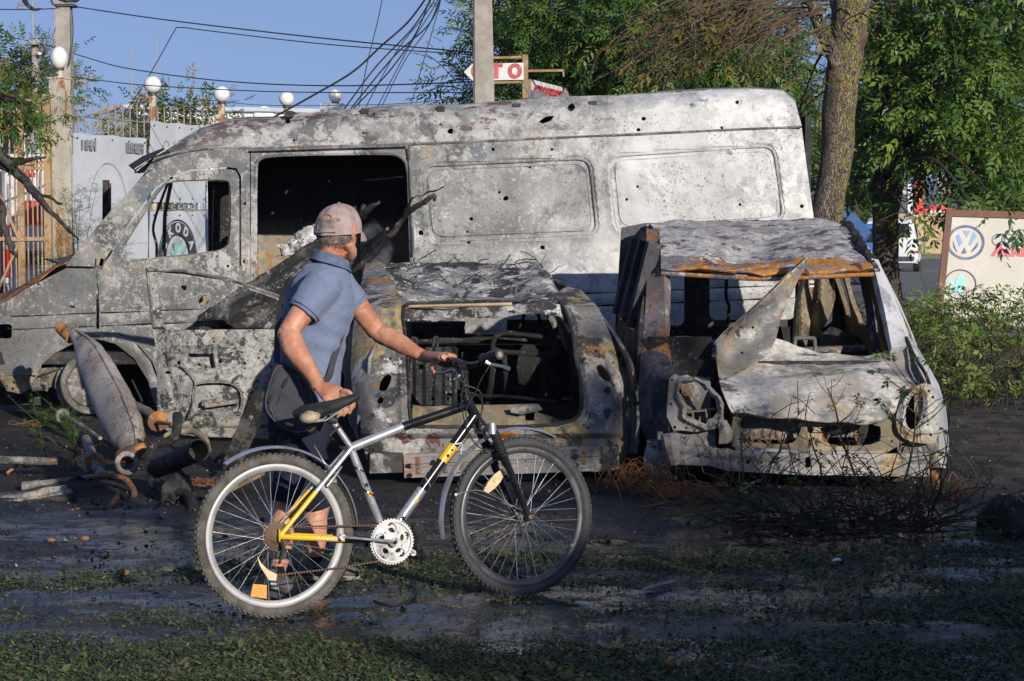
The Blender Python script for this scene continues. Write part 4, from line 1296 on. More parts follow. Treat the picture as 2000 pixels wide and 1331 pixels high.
obj('headlamp_carrier', sheet(rh, [rhh, ell(1814, 764, 3), ell(1822, 776, 3), ell(1818, 850, 3), ell(1790, 852, 2.5), ell(1812, 830, 2)], 4, rim_map(11.86, rhh, 0.03, 6), 0.015), M['car'], CR)
gl = smooth_poly([(1447, 814), (1500, 818), (1562, 822), (1566, 836), (1556, 858), (1546, 868), (1500, 868), (1452, 862), (1445, 840)], 1)
gr = smooth_poly([(1602, 832), (1650, 832), (1718, 828), (1722, 850), (1716, 868), (1660, 872), (1610, 868), (1604, 850)], 1)
obj('grille_frame', sheet([(1434, 806), (1500, 812), (1600, 820), (1727, 820), (1750, 800), (1770, 862), (1730, 886), (1600, 886), (1434, 878), (1428, 840)], [gl, gr, smooth_poly([(1574, 834), (1588, 832), (1590, 844), (1578, 847)], 1), ell(1582, 868, 3), ell(1438, 820, 2), ell(1744, 830, 2.5), ell(1742, 862, 2.5)], 4.5, wob(pxmap(lambda q: 11.9 - 0.05 * np.exp(-((q[:, 0] - 1583) / 22) ** 2)), 0.012, 8, 3), 0.02), M['inner'], CR)
obj('grille_lower_lip', sheet([(1438, 872), (1600, 884), (1728, 880), (1728, 890), (1600, 895), (1438, 884)], [], 5, wob(pxmap(11.8), 0.01, 8, 3), 0.03), M['car'], CR)
def bb_map(q):
 x, y = q[:, 0], q[:, 1]
 d = 11.68 + 0.12 * ((x - 1575) / 250) ** 2
 mid = np.interp(x, [1326, 1421, 1600, 1814], [888, 900, 908, 910])
 d = d + 0.02 * np.exp(-((y - mid) / 5) ** 2)
 d = d - 0.012 * ((np.abs(x - 1413) < 10) | (np.abs(x - 1582) < 22))
 return pxmap(lambda z: d)(q)
obj('bumper_beam', sheet([(1326, 868), (1360, 872), (1421, 880), (1600, 888), (1814, 886), (1816, 932), (1700, 930), (1560, 928), (1421, 920), (1385, 910), (1326, 908)], [rrect(1573, 893, 1584, 914, 5, 3), ell(1461, 903, 4), ell(1487, 904, 2.5), ell(1620, 905, 2), ell(1413, 893, 2), ell(1413, 906, 2), ell(1550, 915, 2), ell(1700, 912, 2.5)], 5, wob(bb_map, 0.006, 9, 4), 0.04), M['car'], CR)
mb = MB()
mb.tube([P(1311, 852, 11.8), P(1312, 872, 11.78), P(1318, 905, 11.8)], [.05, .06, .045], 7); mb.tube([P(1410, 826, 11.88), P(1414, 846, 11.86), P(1416, 862, 11.88)], [.03, .05, .04], 6); mb.tube([P(1826, 884, 11.88), P(1826, 916, 11.86)], [.045, .05], 7); mb.tube([P(1438, 838, 11.93), P(1440, 868, 11.92)], .03, 6)
mb.noise(0.02, 9, 5)
obj('crash_can', mb, M['car'], CR)
mb = MB()
mb.box(P(1340, 858, 12.0), (0.35, 0.1, 0.1)); mb.box(P(1790, 872, 12.0), (0.25, 0.1, 0.1))
obj('lower_crossmember', mb, M['steel'], CR)
mb = MB()
mb.lathe(P(1292, 905, 12.05), (1, -0.3, 0), [(.05, -.1), (.13, -.08), (.14, 0), (.12, .05), (.04, .07)], 18); mb.tube([P(1285, 870, 12.0), P(1292, 905, 12.0), P(1296, 948, 11.95)], [.05, .06, .05], 9); mb.tube([P(1400, 925, 12.1), P(1410, 950, 12.0), P(1420, 960, 12.0)], [.05, .045, .03], 8); mb.tube([P(1446, 925, 12.1), P(1448, 950, 12.1)], .03, 7)
mb.noise(0.02, 9, 8)
obj('wheel_carrier', mb, M['steel'], CR)
mb = MB(); mb.tube([P(1824, 905, 11.9), P(1826, 945, 11.9), P(1828, 972, 11.85)], [0.03, 0.028, 0.022], 8)
obj('broken_strut', mb, M['rusty'], CR)
for (x, y) in ((0.93, 12.5), (2.45, 12.5), (0.93, 14.7), (2.45, 14.7)):
 rim(Vector((x, y, 0.2)), Vector((1, 0, 0)), 0.19, CR, M['soot'])
# engine bay
mb = MB()
mb.box((1.75, 12.35, 0.35), (1.5, 0.05, 0.75)); mb.box((1.75, 12.5, 0.12), (1.6, 1.2, 0.04))
mb.box((1.05, 12.45, 0.62), (0.4, 0.05, 0.5))
obj('firewall', mb, M['soot'], CR)
mb = MB()
mb.box((1.55, 12.15, 0.42), (0.42, 0.25, 0.3)); mb.box((1.95, 12.18, 0.40), (0.3, 0.2, 0.22)); mb.box((1.12, 12.2, 0.5), (0.2, 0.2, 0.25))
mb.tube([(1.4, 12.0, 0.5), (1.75, 12.0, 0.46), (2.2, 12.05, 0.5)], 0.04, 8)
mb.noise(0.03, 9, 3)
obj('engine', mb, M['steel'], CR)
mb = MB()
rr = random.Random(9)
for k in range(16):
 x = rr.uniform(1470, 1710)
 mb.tube(bez([P(x, 830, 12.02), P(x + rr.uniform(-14, 14), 848, 12.0), P(x + rr.uniform(-18, 18), 868, 12.02)], 4), rr.uniform(0.004, 0.012), 5)
obj('radiator_tubes', mb, M['rusty'], CR)['kind'] = 'stuff'
# scuttle, dash bar, seat hoops
mb = MB()
mb.box(P(1350, 708, 12.5), (0.5, 0.3, 0.05)); mb.box(P(1340, 760, 12.55), (0.5, 0.05, 0.35)); mb.box(P(1620, 700, 12.7), (0.75, 0.3, 0.04))
mb.noise(0.015, 8, 3)
obj('scuttle', mb, M['soot'], CR)
mb = MB()
T = lambda pts, r=0.013: mb.tube(bez(pts, 5), r, 7)
T([P(1296, 676, 12.9), P(1400, 670, 12.9), P(1540, 684, 12.9), P(1690, 680, 12.9)], 0.022)
T([P(1296, 688, 12.9), P(1396, 684, 12.9), P(1406, 690, 12.9)], 0.018)
for x0 in (1316, 1552):
 T([P(x0, 690, 12.7), P(x0 + 1, 666, 12.7), P(x0 + 6, 661, 12.7), P(x0 + 34, 661, 12.7), P(x0 + 39, 666, 12.7), P(x0 + 40, 690, 12.7)])
T([P(1590, 688, 12.8), P(1620, 682, 12.8), P(1640, 690, 12.8)], 0.02)
obj('seat_frame', mb, M['steel'], CR)
# sides (seen edge-on) and the rear end with its two window holes
def c_side(x0, sg):
 def m(q):
  s, z = q[:, 0], q[:, 1]
  t = np.clip((z - 0.88) / 0.6, 0, 1.3)
  X = x0 - sg * ((0.19 if sg > 0 else 0.15) * t ** 1.2) + sg * 0.03 * np.sin(np.clip(z / 0.88, 0, 1) * PI)
  v = np.stack([X, 12.1 + s, z], 1)
  v[:, 0] += 0.008 * fbm(v, 5, 3 + sg, 3)
  return v
 return m
so = [(0.35, .18), (0.35, .80), (0.65, 1.05), (0.95, 1.30), (1.7, 1.42), (2.7, 1.52), (2.85, 1.3), (2.95, .9), (2.95, .25), (2.8, .2), (2.75, .4), (2.55, .52), (2.25, .52), (2.05, .4), (2.0, .16), (0.7, .16)]
wa = smooth_poly([(0.7, .88), (0.98, 1.22), (1.6, 1.35), (1.66, .86)], 1)
wb = smooth_poly([(1.76, .86), (1.72, 1.36), (2.3, 1.40), (2.34, .86)], 1)
wc = smooth_poly([(2.42, .88), (2.38, 1.40), (2.66, 1.42), (2.78, .9)], 1)
obj('side_panel', sheet(so, [wa, wb, wc], 0.05, c_side(0.80, -1), 0.03), M['cdark'], CR)
obj('side_panel', sheet(so, [wa, wb, wc], 0.05, c_side(2.49, 1), 0.03), M['inner'], CR)
mb = MB()
for s in (0.8, 1.72, 2.6):
 a = Vector(c_side(0.80, -1)(np.array([[s, 0.9]]))[0]); b_ = Vector(c_side(0.80, -1)(np.array([[s + 0.05, 1.45]]))[0])
 mb.bar(a + Vector((-0.02, 0, 0)), b_ + Vector((-0.02, 0, 0)), 0.05, 0.09)
 mb.bar(a + Vector((-0.04, 0.12, 0)), b_ + Vector((-0.04, 0.1, -0.04)), 0.02, 0.03)
obj('door_frame', mb, M['cdark'], CR)
re_ = [(1214, 445), (1260, 436), (1596, 434), (1648, 440), (1660, 540), (1664, 700), (1660, 800), (1206, 800), (1202, 640)]
rh_ = [rrect(1232, 500, 1337, 636, 12), rrect(1386, 500, 1553, 625, 12)]
def rear_map(q):
 v = pxmap(14.95)(q)
 v[:, 1] -= 0.05 * np.exp(-(((q[:, 0] - 1585) % 36) - 18) ** 2 / 30) * (q[:, 0] > 1556)
 return v
obj('rear_frame', sheet(re_, rh_ + [rrect(1581, 548, 1590, 562, 1, 1), ell(1594, 590, 2.5), ell(1611, 591, 2)], 9, rear_map, 0.05), [M['cdark']], CR)
obj('rear_pillar_trim', sheet([(1560, 530), (1600, 530), (1632, 536), (1628, 600), (1600, 660), (1560, 688), (1558, 600)], [rrect(1581, 548, 1590, 562, 1, 1), ell(1594, 590, 2.5)], 6, wob(pxmap(lambda q: 14.85 - 0.04 * np.sin((q[:, 0] - 1556) * 0.16)), 0.02, 5, 8), 0.02), M['inner'], CR)
mb = MB()
mb.tube(bez([P(1420, 536, 14.8), P(1418, 580, 14.8), P(1424, 600, 14.8), P(1420, 632, 14.8)], 6), 0.014, 6)
mb.tube(bez([P(1570, 540, 14.7), P(1556, 600, 14.7), P(1552, 690, 14.8)], 6), 0.02, 6)
obj('hanging_cable', mb, M['soot'], CR)
v, f = loft_rows([[(1600, 690, 14.3), (1602, 655, 14.4), (1622, 638, 14.5), (1660, 650, 14.4), (1700, 670, 14.2)], [(1596, 694, 14.0), (1640, 690, 14.0), (1705, 690, 14.0)]], 24, 5)
obj('wheel_house', thicken(v, f, 0.02), M['soot'], CR)
mb = MB()
mb.box((1.7, 13.9, 0.2), (1.7, 2.4, 0.05)); mb.box((1.7, 14.95, 0.5), (1.7, 0.06, 0.6)); mb.box((1.7, 14.4, 0.5), (1.5, 0.9, 0.3))
obj('floor_pan', mb, M['soot'], CR)
# ================================================================ the bicycle
BK0 = PG(540, 1208)
BDIR = Vector((math.cos(R(24)), math.sin(R(24)), 0))
BN0 = Vector((math.sin(R(24)), -math.cos(R(24)), 0))
LEAN = R(4)
BNRM = (BN0 * math.cos(LEAN) + Vector((0, 0, 1)) * math.sin(LEAN)).normalized()
BUP = (Vector((0, 0, 1)) * math.cos(LEAN) - BN0 * math.sin(LEAN)).normalized()
def B(px, py, off=0.0):
 return PP(px, py, BK0, BNRM) + BNRM * off
BIKE = thing('bicycle', BK0, 'silver and yellow mountain bicycle with mudguards pushed by the man', 'bicycle')
m_chrome = plain('aluminium', (0.62, 0.63, 0.65), 0.28, 0.85, 0.12, 14, 0.05)
m_alu = plain('dull_aluminium', (0.40, 0.40, 0.395), 0.42, 0.7, 0.25, 10, 0.1)
m_tyre = None
def tyre_mat():
 t = NT('dusty_tyre')
 n = t.noise(14, 3, 5)
 t.set(Base_Color=t.mix(t.step(n, 0.35, 0.65), (0.06, 0.055, 0.047), (0.125, 0.115, 0.098)), Roughness=0.85)
 t.bump(t.noise(120, 4, 2), 0.4, 0.004)
 return t.m
m_tyre = tyre_mat()
m_tyre2 = plain('front_tyre_rubber', (0.04, 0.04, 0.042), 0.7, 0, 0.3, 14, 0.3)
m_blackp = plain('black_paint', (0.012, 0.012, 0.013), 0.22, 0.0, 0.3, 8, 0.03)
m_yellow = plain('yellow_paint', (0.75, 0.46, 0.015), 0.32, 0, 0.08, 8, 0.03)
m_silver = plain('silver_paint', (0.52, 0.52, 0.53), 0.25, 0.6, 0.1, 12, 0.04)
m_rubber = plain('black_rubber', (0.02, 0.02, 0.021), 0.55, 0, 0.3, 12, 0.1)
m_orange = plain('orange_reflector', (0.8, 0.25, 0.01), 0.25, 0, 0.08, 60, 0.3)
m_cream = plain('aged_white_plastic', (0.62, 0.5, 0.3), 0.4, 0, 0.1, 20, 0.1)
m_chain = plain('rusty_chain', (0.12, 0.075, 0.045), 0.6, 0.4, 0.3, 60, 0.3)
m_white = plain('white_plastic', (0.7, 0.7, 0.68), 0.45, 0, 0.05, 10, 0.05)
def wheel(c, nrm, name, tyre_m, rim_m, R_=0.333, seed=1):
 """nrm: axle direction towards the camera"""
 nrm = nrm.normalized()
 x = nrm.cross(Vector((0, 0, 1))).normalized()
 y = nrm.cross(x)
 w = bpy.data.objects.new('wheel', None); w.empty_display_size = 0.05
 scene.collection.objects.link(w); w.parent = BIKE; w.location = c - BK0
 mb = MB()
 prof = []
 for k in range(14):
  a = 2 * PI * k / 14
  prof.append((0.0225 * math.cos(a), 0.0225 * math.sin(a)))
 mb.torus(c, nrm, R_ - 0.0265, 0, 90, 0, prof=prof)
 # tread knobs
 for i in range(84):
  a = 2 * PI * i / 84
  d = x * math.cos(a) + y * math.sin(a)
  t_ = -x * math.sin(a) + y * math.cos(a)
  for s, o in ((-0.013, 0), (0.0, 0.5), (0.013, 0)):
   aa = a + o * 2 * PI / 84
   d = x * math.cos(aa) + y * math.sin(aa); t_ = -x * math.sin(aa) + y * math.cos(aa)
   rr_ = R_ - 0.0055 - (0.0055 if s else 0)
   m3 = Matrix((d, t_, nrm)).transposed()
   mb.box(c + d * rr_ + nrm * s, (0.009, 0.012, 0.010), m3)
 obj('tyre', mb, tyre_m, w, smooth=50)
 mb = MB()
 mb.torus(c, nrm, R_ - 0.058, 0, 90, 0, prof=[(0.015, 0.0125), (0.012, 0.0145), (-0.004, 0.0135), (-0.014, 0.006), (-0.014, -0.006), (-0.004, -0.0135), (0.012, -0.0145), (0.015, -0.0125)])
 obj('rim', mb, rim_m, w, smooth=40)
 mb = MB()
 mb.lathe(c, nrm, [(0.006, -0.065), (0.009, -0.05), (0.026, -0.034), (0.026, -0.030), (0.012, -0.022), (0.012, 0.022), (0.026, 0.030), (0.026, 0.034), (0.009, 0.05), (0.006, 0.065)], 16)
 obj('hub', mb, m_alu, w)
 N = 36
 for i in range(N):
  a = 2 * PI * (i + 0.3) / N
  side = 1 if i % 2 else -1
  hb = a + (1 if (i // 2) % 2 else -1) * R(62)
  p0 = c + (x * math.cos(hb) + y * math.sin(hb)) * 0.023 + nrm * (side * 0.031)
  p1 = c + (x * math.cos(a) + y * math.sin(a)) * (R_ - 0.072) + nrm * (side * 0.003)
  mb = MB(); mb.tube([p0, p1], 0.0013, 5)
  obj('spoke', mb, m_chrome, w)
 return w
RW_C = B(537, 1050)
RW_C = BK0 + BUP * 0.333 + BDIR * (RW_C - BK0).dot(BDIR)
rw = wheel(RW_C, BNRM, 'rear', m_tyre, plain('dull_rim', (0.36, 0.36, 0.355), 0.5, 0.35, 0.15, 10, 0.1))
FW_ANG = R(28)
FWN = (Vector((math.sin(FW_ANG), -math.cos(FW_ANG), 0)) * math.cos(R(5)) + Vector((0, 0, 1)) * math.sin(R(5))).normalized()
FW_G = PG(1026, 1165)
FWUP = Vector((0, 0, 1)); FWUP = (FWUP - FWN * FWUP.dot(FWN)).normalized()
FW_C = FW_G + FWUP * 0.341
fw = wheel(FW_C, FWN, 'front', m_tyre2, plain('dark_rim', (0.09, 0.09, 0.095), 0.4, 0.5, 0.2, 10, 0.05), 0.341)
FWX = FWN.cross(Vector((0, 0, 1))).normalized() * -1
if FWX.x < 0: FWX = -FWX
def F(px, py, off=0.0):
 return PP(px, py, FW_C, FWN) + FWN * off
def part(name, mat, fn, parent=BIKE, smooth=35):
 mb = MB(); fn(mb)
 return obj(name, mb, mat, parent, smooth)
HEAD_T = B(912, 782); HEAD_B = B(938, 830); BB = B(756, 1056); SEATC = B(684, 874)
# frame tubes
tt = part('top_tube', m_blackp, lambda m: m.tube([B(690, 874).lerp(HEAD_T, 0.42), HEAD_T + (HEAD_B - HEAD_T) * 0.18], 0.019, 14))
part('paint_fade', m_silver, lambda m: m.tube([B(684, 876), B(690, 874).lerp(HEAD_T, 0.424)], 0.0195, 14), tt)
d0, d1 = B(764, 1040), HEAD_T + (HEAD_B - HEAD_T) * 0.6
dt = part('down_tube', m_blackp, lambda m: m.tube([d0.lerp(d1, 0.36), d1], 0.021, 14))
part('paint_fade', m_silver, lambda m: m.tube([d0, d0.lerp(d1, 0.363)], 0.0213, 14), dt)
part('yellow_band', m_yellow, lambda m: m.tube([d0.lerp(d1, 0.60), d0.lerp(d1, 0.735)], 0.0217, 14), dt)
def band_mark(m):
 for k, (t, r) in enumerate(((0.65, 0.007), (0.70, 0.005))):
  c = d0.lerp(d1, t) + BNRM * 0.0218
  m.disc(c, BNRM, r, 0.002, 10)
part('band_emblem', m_blackp, band_mark, dt)
def stripes(m):
 ax = (d1 - d0).normalized(); sd = BNRM.cross(ax)
 for t0, t1 in ((0.30, 0.34), (0.40, 0.44), (0.18, 0.21)):
  pts = []
  for k in range(7):
   a = R(-80 + 160 * k / 6)
   pts.append(d0.lerp(d1, t0 + (t1 - t0) * k / 6) + (BNRM * math.cos(a) + sd * math.sin(a)) * 0.0222)
  m.tube(pts, 0.0028, 5)
part('silver_flash', m_silver, stripes, dt)
st = part('seat_tube', m_silver, lambda m: (m.tube([SEATC, BB], 0.0165, 14), m.lathe(BB, BNRM, [(0.02, -0.035), (0.024, -0.034), (0.024, 0.034), (0.02, 0.035)], 18)))
def flash(m, t0, t1, rr_):
 ax = (BB - SEATC).normalized(); sd = BNRM.cross(ax)
 if True:
  pts = []
  for k in range(7):
   a = R(-85 + 170 * k / 6)
   pts.append(SEATC.lerp(BB, t0 + (t1 - t0) * k / 6) + (BNRM * math.cos(a) + sd * math.sin(a)) * 0.0168)
  m.tube(pts, rr_, 5)
part('black_flash', m_blackp, lambda m: flash(m, 0.18, 0.30, 0.004), st)
part('black_flash', m_blackp, lambda m: flash(m, 0.42, 0.56, 0.005), st)
def star(m, c, r, nrm=BNRM, ax=BUP):
 sd = ax.cross(nrm)
 pts = []
 for k in range(10):
  a = 2 * PI * k / 10
  rr_ = r if k % 2 == 0 else r * 0.42
  pts.append(c + ax * (math.cos(a) * rr_) + sd * (math.sin(a) * rr_) + nrm * 0.0005)
 m.prism(pts, nrm * 0.0015)
part('star_sticker', plain('orange_sticker', (0.75, 0.35, 0.02), 0.4), lambda m: star(m, SEATC.lerp(BB, 0.50) + BNRM * 0.017, 0.016), st)
part('star_sticker', m_blackp, lambda m: star(m, SEATC.lerp(BB, 0.40) + BNRM * 0.017, 0.014), st)
part('star_sticker', m_blackp, lambda m: star(m, d0.lerp(d1, 0.12) + BNRM * 0.0215, 0.015), dt)
part('star_sticker', m_yellow, lambda m: star(m, d0.lerp(d1, 0.27) + BNRM * 0.0215, 0.013), dt)
part('head_tube', m_blackp, lambda m: (m.tube([HEAD_T, HEAD_B], 0.0215, 16), m.disc(HEAD_T, HEAD_T - HEAD_B, 0.024, 0.012), m.disc(HEAD_B, HEAD_T - HEAD_B, 0.024, 0.012)))
for s in (-1, 1):
 o1, o2 = 0.02 * s, 0.062 * s
 a, b_ = SEATC + BNRM * o1, RW_C + BNRM * o2
 part('seat_stay', m_silver, lambda m: m.tube([a, a.lerp(b_, 0.5)], 0.0095, 10))
 part('seat_stay', m_yellow, lambda m: m.tube([a.lerp(b_, 0.502), b_], 0.0098, 10))
 c0 = BB + BNRM * 0.03 * s
 cs = part('chain_stay', m_yellow, lambda m: m.tube([b_, b_.lerp(c0, 0.58)], 0.0115, 10))
 part('chain_stay', m_blackp, lambda m: m.tube([b_.lerp(c0, 0.582), c0], 0.012, 10))
 part('dropout', m_yellow, lambda m: m.tube([b_ - BUP * 0.02, b_, b_ + BUP * 0.03], [0.012, 0.018, 0.010], 8, squash=0.4))
 if s > 0:
  cdir = (c0 - b_).normalized()
  obj('frame_lettering', text_mesh('RANGER', 0.020, b_.lerp(c0, 0.42) + BNRM * 0.0125, cdir, BNRM.cross(cdir), 0.0006, shear=0.25, sx=1.25), m_white, cs, smooth=0)
# saddle, post
sp = B(640, 812)
part('seat_post', m_alu, lambda m: (m.tube([SEATC + (SEATC - BB) * 0.02, B(652, 826)], 0.0135, 12), m.disc(SEATC, SEATC - BB, 0.02, 0.02)))
part('seat_clamp', m_rubber, lambda m: (m.tube([B(640, 818), B(656, 824)], 0.018, 10), m.tube([B(660, 832, .02), B(640, 852, .02), B(650, 860, .02)], 0.006, 6), m.tube([B(676, 872, .02), B(664, 876, .03), B(658, 872, .035)], 0.006, 6)))
SD = Vector((math.cos(R(28)), math.sin(R(28)), 0.24)).normalized()
SL = SD.cross(Vector((0, 0, 1))).normalized()
SU = SL.cross(SD)
s0 = B(628, 800)
rings = []
for t, w_, h_, dz in ((-0.11, 0.03, 0.012, 0.0), (-0.10, 0.075, 0.026, 0.002), (-0.06, 0.085, 0.032, 0.004), (0.0, 0.06, 0.03, 0.0), (0.06, 0.034, 0.026, -0.002), (0.12, 0.024, 0.022, 0.002), (0.155, 0.019, 0.018, 0.006), (0.172, 0.009, 0.009, 0.004)):
 rings.append([s0 + SD * t + SL * (w_ * math.cos(2 * PI * k / 20)) + SU * (dz + h_ * math.sin(2 * PI * k / 20) * (1 if math.sin(2 * PI * k / 20) > 0 else 0.9)) for k in range(20)])
mb = MB(); mb.loft(rings)
SADDLE = obj('saddle', mb, m_rubber, BIKE, smooth=80)
mb = MB(); ball(mb, s0 - SD * 0.075 + SL * 0.052 - SU * 0.004, (0.045, 0.042, 0.027), rot=Matrix((SD, SL, SU)).transposed())
obj('worn_pad', mb, plain('worn_saddle', (0.36, 0.28, 0.19), 0.7, 0, 0.45, 26, 0.3), SADDLE, smooth=80)
mb = MB()
for s in (-1, 1):
 mb.tube([s0 - SD * 0.09 + SL * 0.02 * s - SU * 0.03, s0 - SU * 0.045 + SL * 0.02 * s, s0 + SD * 0.13 + SL * 0.008 * s - SU * 0.012], 0.0035, 6)
obj('saddle_rail', mb, m_alu, SADDLE)
# cranks, chainrings, chain
CRK = BB + BNRM * 0.06
def ringgear(m, c, r, teeth, t):
 x = BDIR; y = BUP
 prof = []
 outer = []
 for k in range(teeth * 4):
  a = 2 * PI * k / (teeth * 4)
  rr_ = r + (0.0035 if k % 4 in (0, 1) else -0.001)
  outer.append((rr_ * math.cos(a), rr_ * math.sin(a)))
 holes = [ell(r * 0.62 * math.cos(2 * PI * k / 5 + 0.3), r * 0.62 * math.sin(2 * PI * k / 5 + 0.3), r * 0.24, r * 0.2, 12, 54 + 72 * k) for k in range(5)] + [ell(0, 0, r * 0.14, r * 0.14, 10)]
 v, f = net(outer, holes, 0.009)
 v3 = np.array([c + x * p[0] + y * p[1] for p in v])
 nrm = np.cross(v3[f[:, 1]] - v3[f[:, 0]], v3[f[:, 2]] - v3[f[:, 0]]).sum(0)
 if nrm @ np.array(BNRM) < 0: f = f[:, ::-1]
 vv, ff = thicken(v3, f, t)
 m.add(vv, ff)
part('chainring', m_alu, lambda m: ringgear(m, CRK, 0.092, 44, 0.003))
part('chainring', m_alu, lambda m: ringgear(m, CRK - BNRM * 0.009, 0.068, 34, 0.003))
part('chain_guard_ring', m_white, lambda m: m.torus(CRK + BNRM * 0.004, BNRM, 0.083, 0.004, 48, 8))
for k in range(5):
 a = 2 * PI * k / 5 + 0.9
 part('chainring_bolt', m_alu, lambda m: m.disc(CRK + BNRM * 0.005 + BDIR * 0.048 * math.cos(a) + BUP * 0.048 * math.sin(a), BNRM, 0.006, 0.008, 10))
def crank(m, tip, base, w0=0.015, w1=0.012):
 m.tube([base, base.lerp(tip, 0.15), base.lerp(tip, 0.5), tip], [0.018, 0.015, 0.012, 0.013], 12, squash=0.55)
 m.disc(tip, BNRM, 0.013, 0.018, 12); m.disc(base, BNRM, 0.02, 0.024, 16)
ct = PP(668, 1049, BK0 + BNRM * 0.075, BNRM)
part('crank_arm', m_chrome, lambda m: crank(m, ct, CRK + BNRM * 0.018))
ct2 = PP(806, 1080, BK0 - BNRM * 0.07, BNRM)
part('crank_arm', m_alu, lambda m: crank(m, ct2, BB - BNRM * 0.06))
part('crank_bolt', m_blackp, lambda m: m.disc(CRK + BNRM * 0.034, BNRM, 0.009, 0.006, 12))
def chain(m):
 cz = RW_C + BNRM * 0.04
 ch = CRK - BNRM * 0.008
 up = []
 a0 = ch + BUP * 0.068; b0 = cz + BUP * 0.036
 m.tube([a0.lerp(b0, k / 12) for k in range(13)], 0.0042, 6, squash=0.6)
 a1 = ch - BUP * 0.070; dl = cz + BDIR * -0.03 - BUP * 0.155
 m.tube([a1.lerp(dl, k / 12) - BUP * 0.006 * math.sin(PI * k / 12) for k in range(13)], 0.0042, 6, squash=0.6)
part('chain', m_chain, chain)
def links(m):
 cz = RW_C + BNRM * 0.04; ch = CRK - BNRM * 0.008
 a1 = ch - BUP * 0.070; dl = cz + BDIR * -0.03 - BUP * 0.155
 for (a, b_, g) in ((ch + BUP * 0.068, cz + BUP * 0.036, 0), (a1, dl, 0.006)):
  n_ = int((b_ - a).length / 0.0127)
  for k in range(n_):
   c = a.lerp(b_, (k + .5) / n_) - BUP * g * math.sin(PI * (k + .5) / n_)
   m.disc(c, BNRM, 0.0045, 0.0095, 6)
part('chain_links', m_chain, links)['kind'] = 'stuff'
part('cassette', m_chain, lambda m: m.lathe(RW_C + BNRM * 0.032, BNRM, [(0.02, 0.0), (0.052, 0.0), (0.052, 0.003), (0.046, 0.004), (0.046, 0.008), (0.04, 0.009), (0.04, 0.013), (0.034, 0.014), (0.034, 0.018), (0.028, 0.02), (0.012, 0.024)], 28))
part('chain_disc', m_chain, lambda m: m.lathe(RW_C + BNRM * 0.024, BNRM, [(0.01, 0.0), (0.06, 0.0), (0.06, 0.002), (0.01, 0.004)], 24))
def derail(m):
 a = RW_C + BNRM * 0.062
 m.tube([a, a + BDIR * 0.015 - BUP * 0.05, a - BDIR * 0.005 - BUP * 0.11], [0.010, 0.013, 0.009], 8, squash=0.6)
 m.disc(a + BDIR * 0.01 - BUP * 0.075 - BNRM * 0.01, BNRM, 0.02, 0.008, 14)
 m.disc(a - BDIR * 0.03 - BUP * 0.15 - BNRM * 0.02, BNRM, 0.022, 0.008, 14)
part('rear_derailleur', m_rubber, derail)
part('derailleur_cage', m_cream, lambda m: m.prism([RW_C + BNRM * 0.06 + BDIR * x_ + BUP * y_ for x_, y_ in ((-0.05, -0.17), (-0.085, -0.11), (-0.095, -0.07), (-0.08, -0.10), (-0.05, -0.13), (-0.015, -0.15), (-0.02, -0.175))], BNRM * 0.004))
# rear mudguard, brakes, reflector
def guard(c, nrm, x, y, R_, a0, a1, w_, rise=0.0):
 rings = []
 n_ = 26
 for i in range(n_ + 1):
  a = R(a0 + (a1 - a0) * i / n_)
  d = x * math.cos(a) + y * math.sin(a)
  rr_ = R_ + rise * i / n_
  rings.append([c + d * (rr_ + 0.010 * math.cos(PI * (k / 8 - 0.5)) - 0.008) + nrm * (w_ * (k / 8 - 0.5) * 2) for k in range(9)])
 m = MB(); m.loft(rings, cap=False, closed=False)
 v = np.array(m.v); f = np.array([(a, b, c_) for (a, b, c_, d) in m.f] + [(a, c_, d) for (a, b, c_, d) in m.f])
 vv, ff = thicken(v, f, 0.0015)
 r = MB(); r.add(vv, ff)
 return r
m_guard = plain('chrome_mudguard', (0.66, 0.67, 0.69), 0.22, 0.75, 0.1, 9, 0.04)
obj('rear_mudguard', guard(RW_C, BNRM, BDIR, BUP, 0.352, 4, 124, 0.024, 0.01), m_guard, BIKE, smooth=60)
obj('front_mudguard', guard(FW_C, FWN, FWX, (FWUP), 0.373, 62, 190, 0.024, 0.02), m_guard, BIKE, smooth=60)
def brake(m, c, n_, ax, sd):
 for s in (-1, 1):
  m.tube([c + n_ * 0.03 * s + ax * 0.0, c + n_ * 0.034 * s + ax * 0.05, c + n_ * 0.022 * s + ax * 0.10], [0.008, 0.007, 0.005], 8)
  m.box(c + n_ * 0.02 * s + ax * 0.03, (0.05, 0.012, 0.014))
 m.tube([c + n_ * 0.03 + ax * 0.10, c - n_ * 0.03 + ax * 0.11], 0.003, 6)
part('rear_brake', m_alu, lambda m: brake(m, B(634, 950), BNRM, (B(672, 900) - B(634, 950)).normalized(), BDIR))
def vplate(name, c, ax, sd, nrm, l, w_, mat, parent):
 m = MB(); pts = [c + ax * (l * math.cos(a)) * (1) + sd * (w_ * s) for (a, s) in ()]
 return m
rc = RW_C - BDIR * 0.075 - BUP * 0.215
e1 = (BUP * 0.95 + BDIR * 0.3).normalized(); e2 = BNRM.cross(e1)
mb = MB(); mb.prism([rc + e2 * x_ + e1 * y_ + BNRM * 0.012 for x_, y_ in ((-0.036, -0.024), (0.032, -0.030), (0.034, 0.020), (-0.022, 0.028))], BNRM * 0.008)
obj('wheel_reflector', mb, m_orange, rw)
rc = FW_C + (F(960, 940) - FW_C)
e1 = (F(980, 915) - F(940, 962)).normalized(); e2 = FWN.cross(e1)
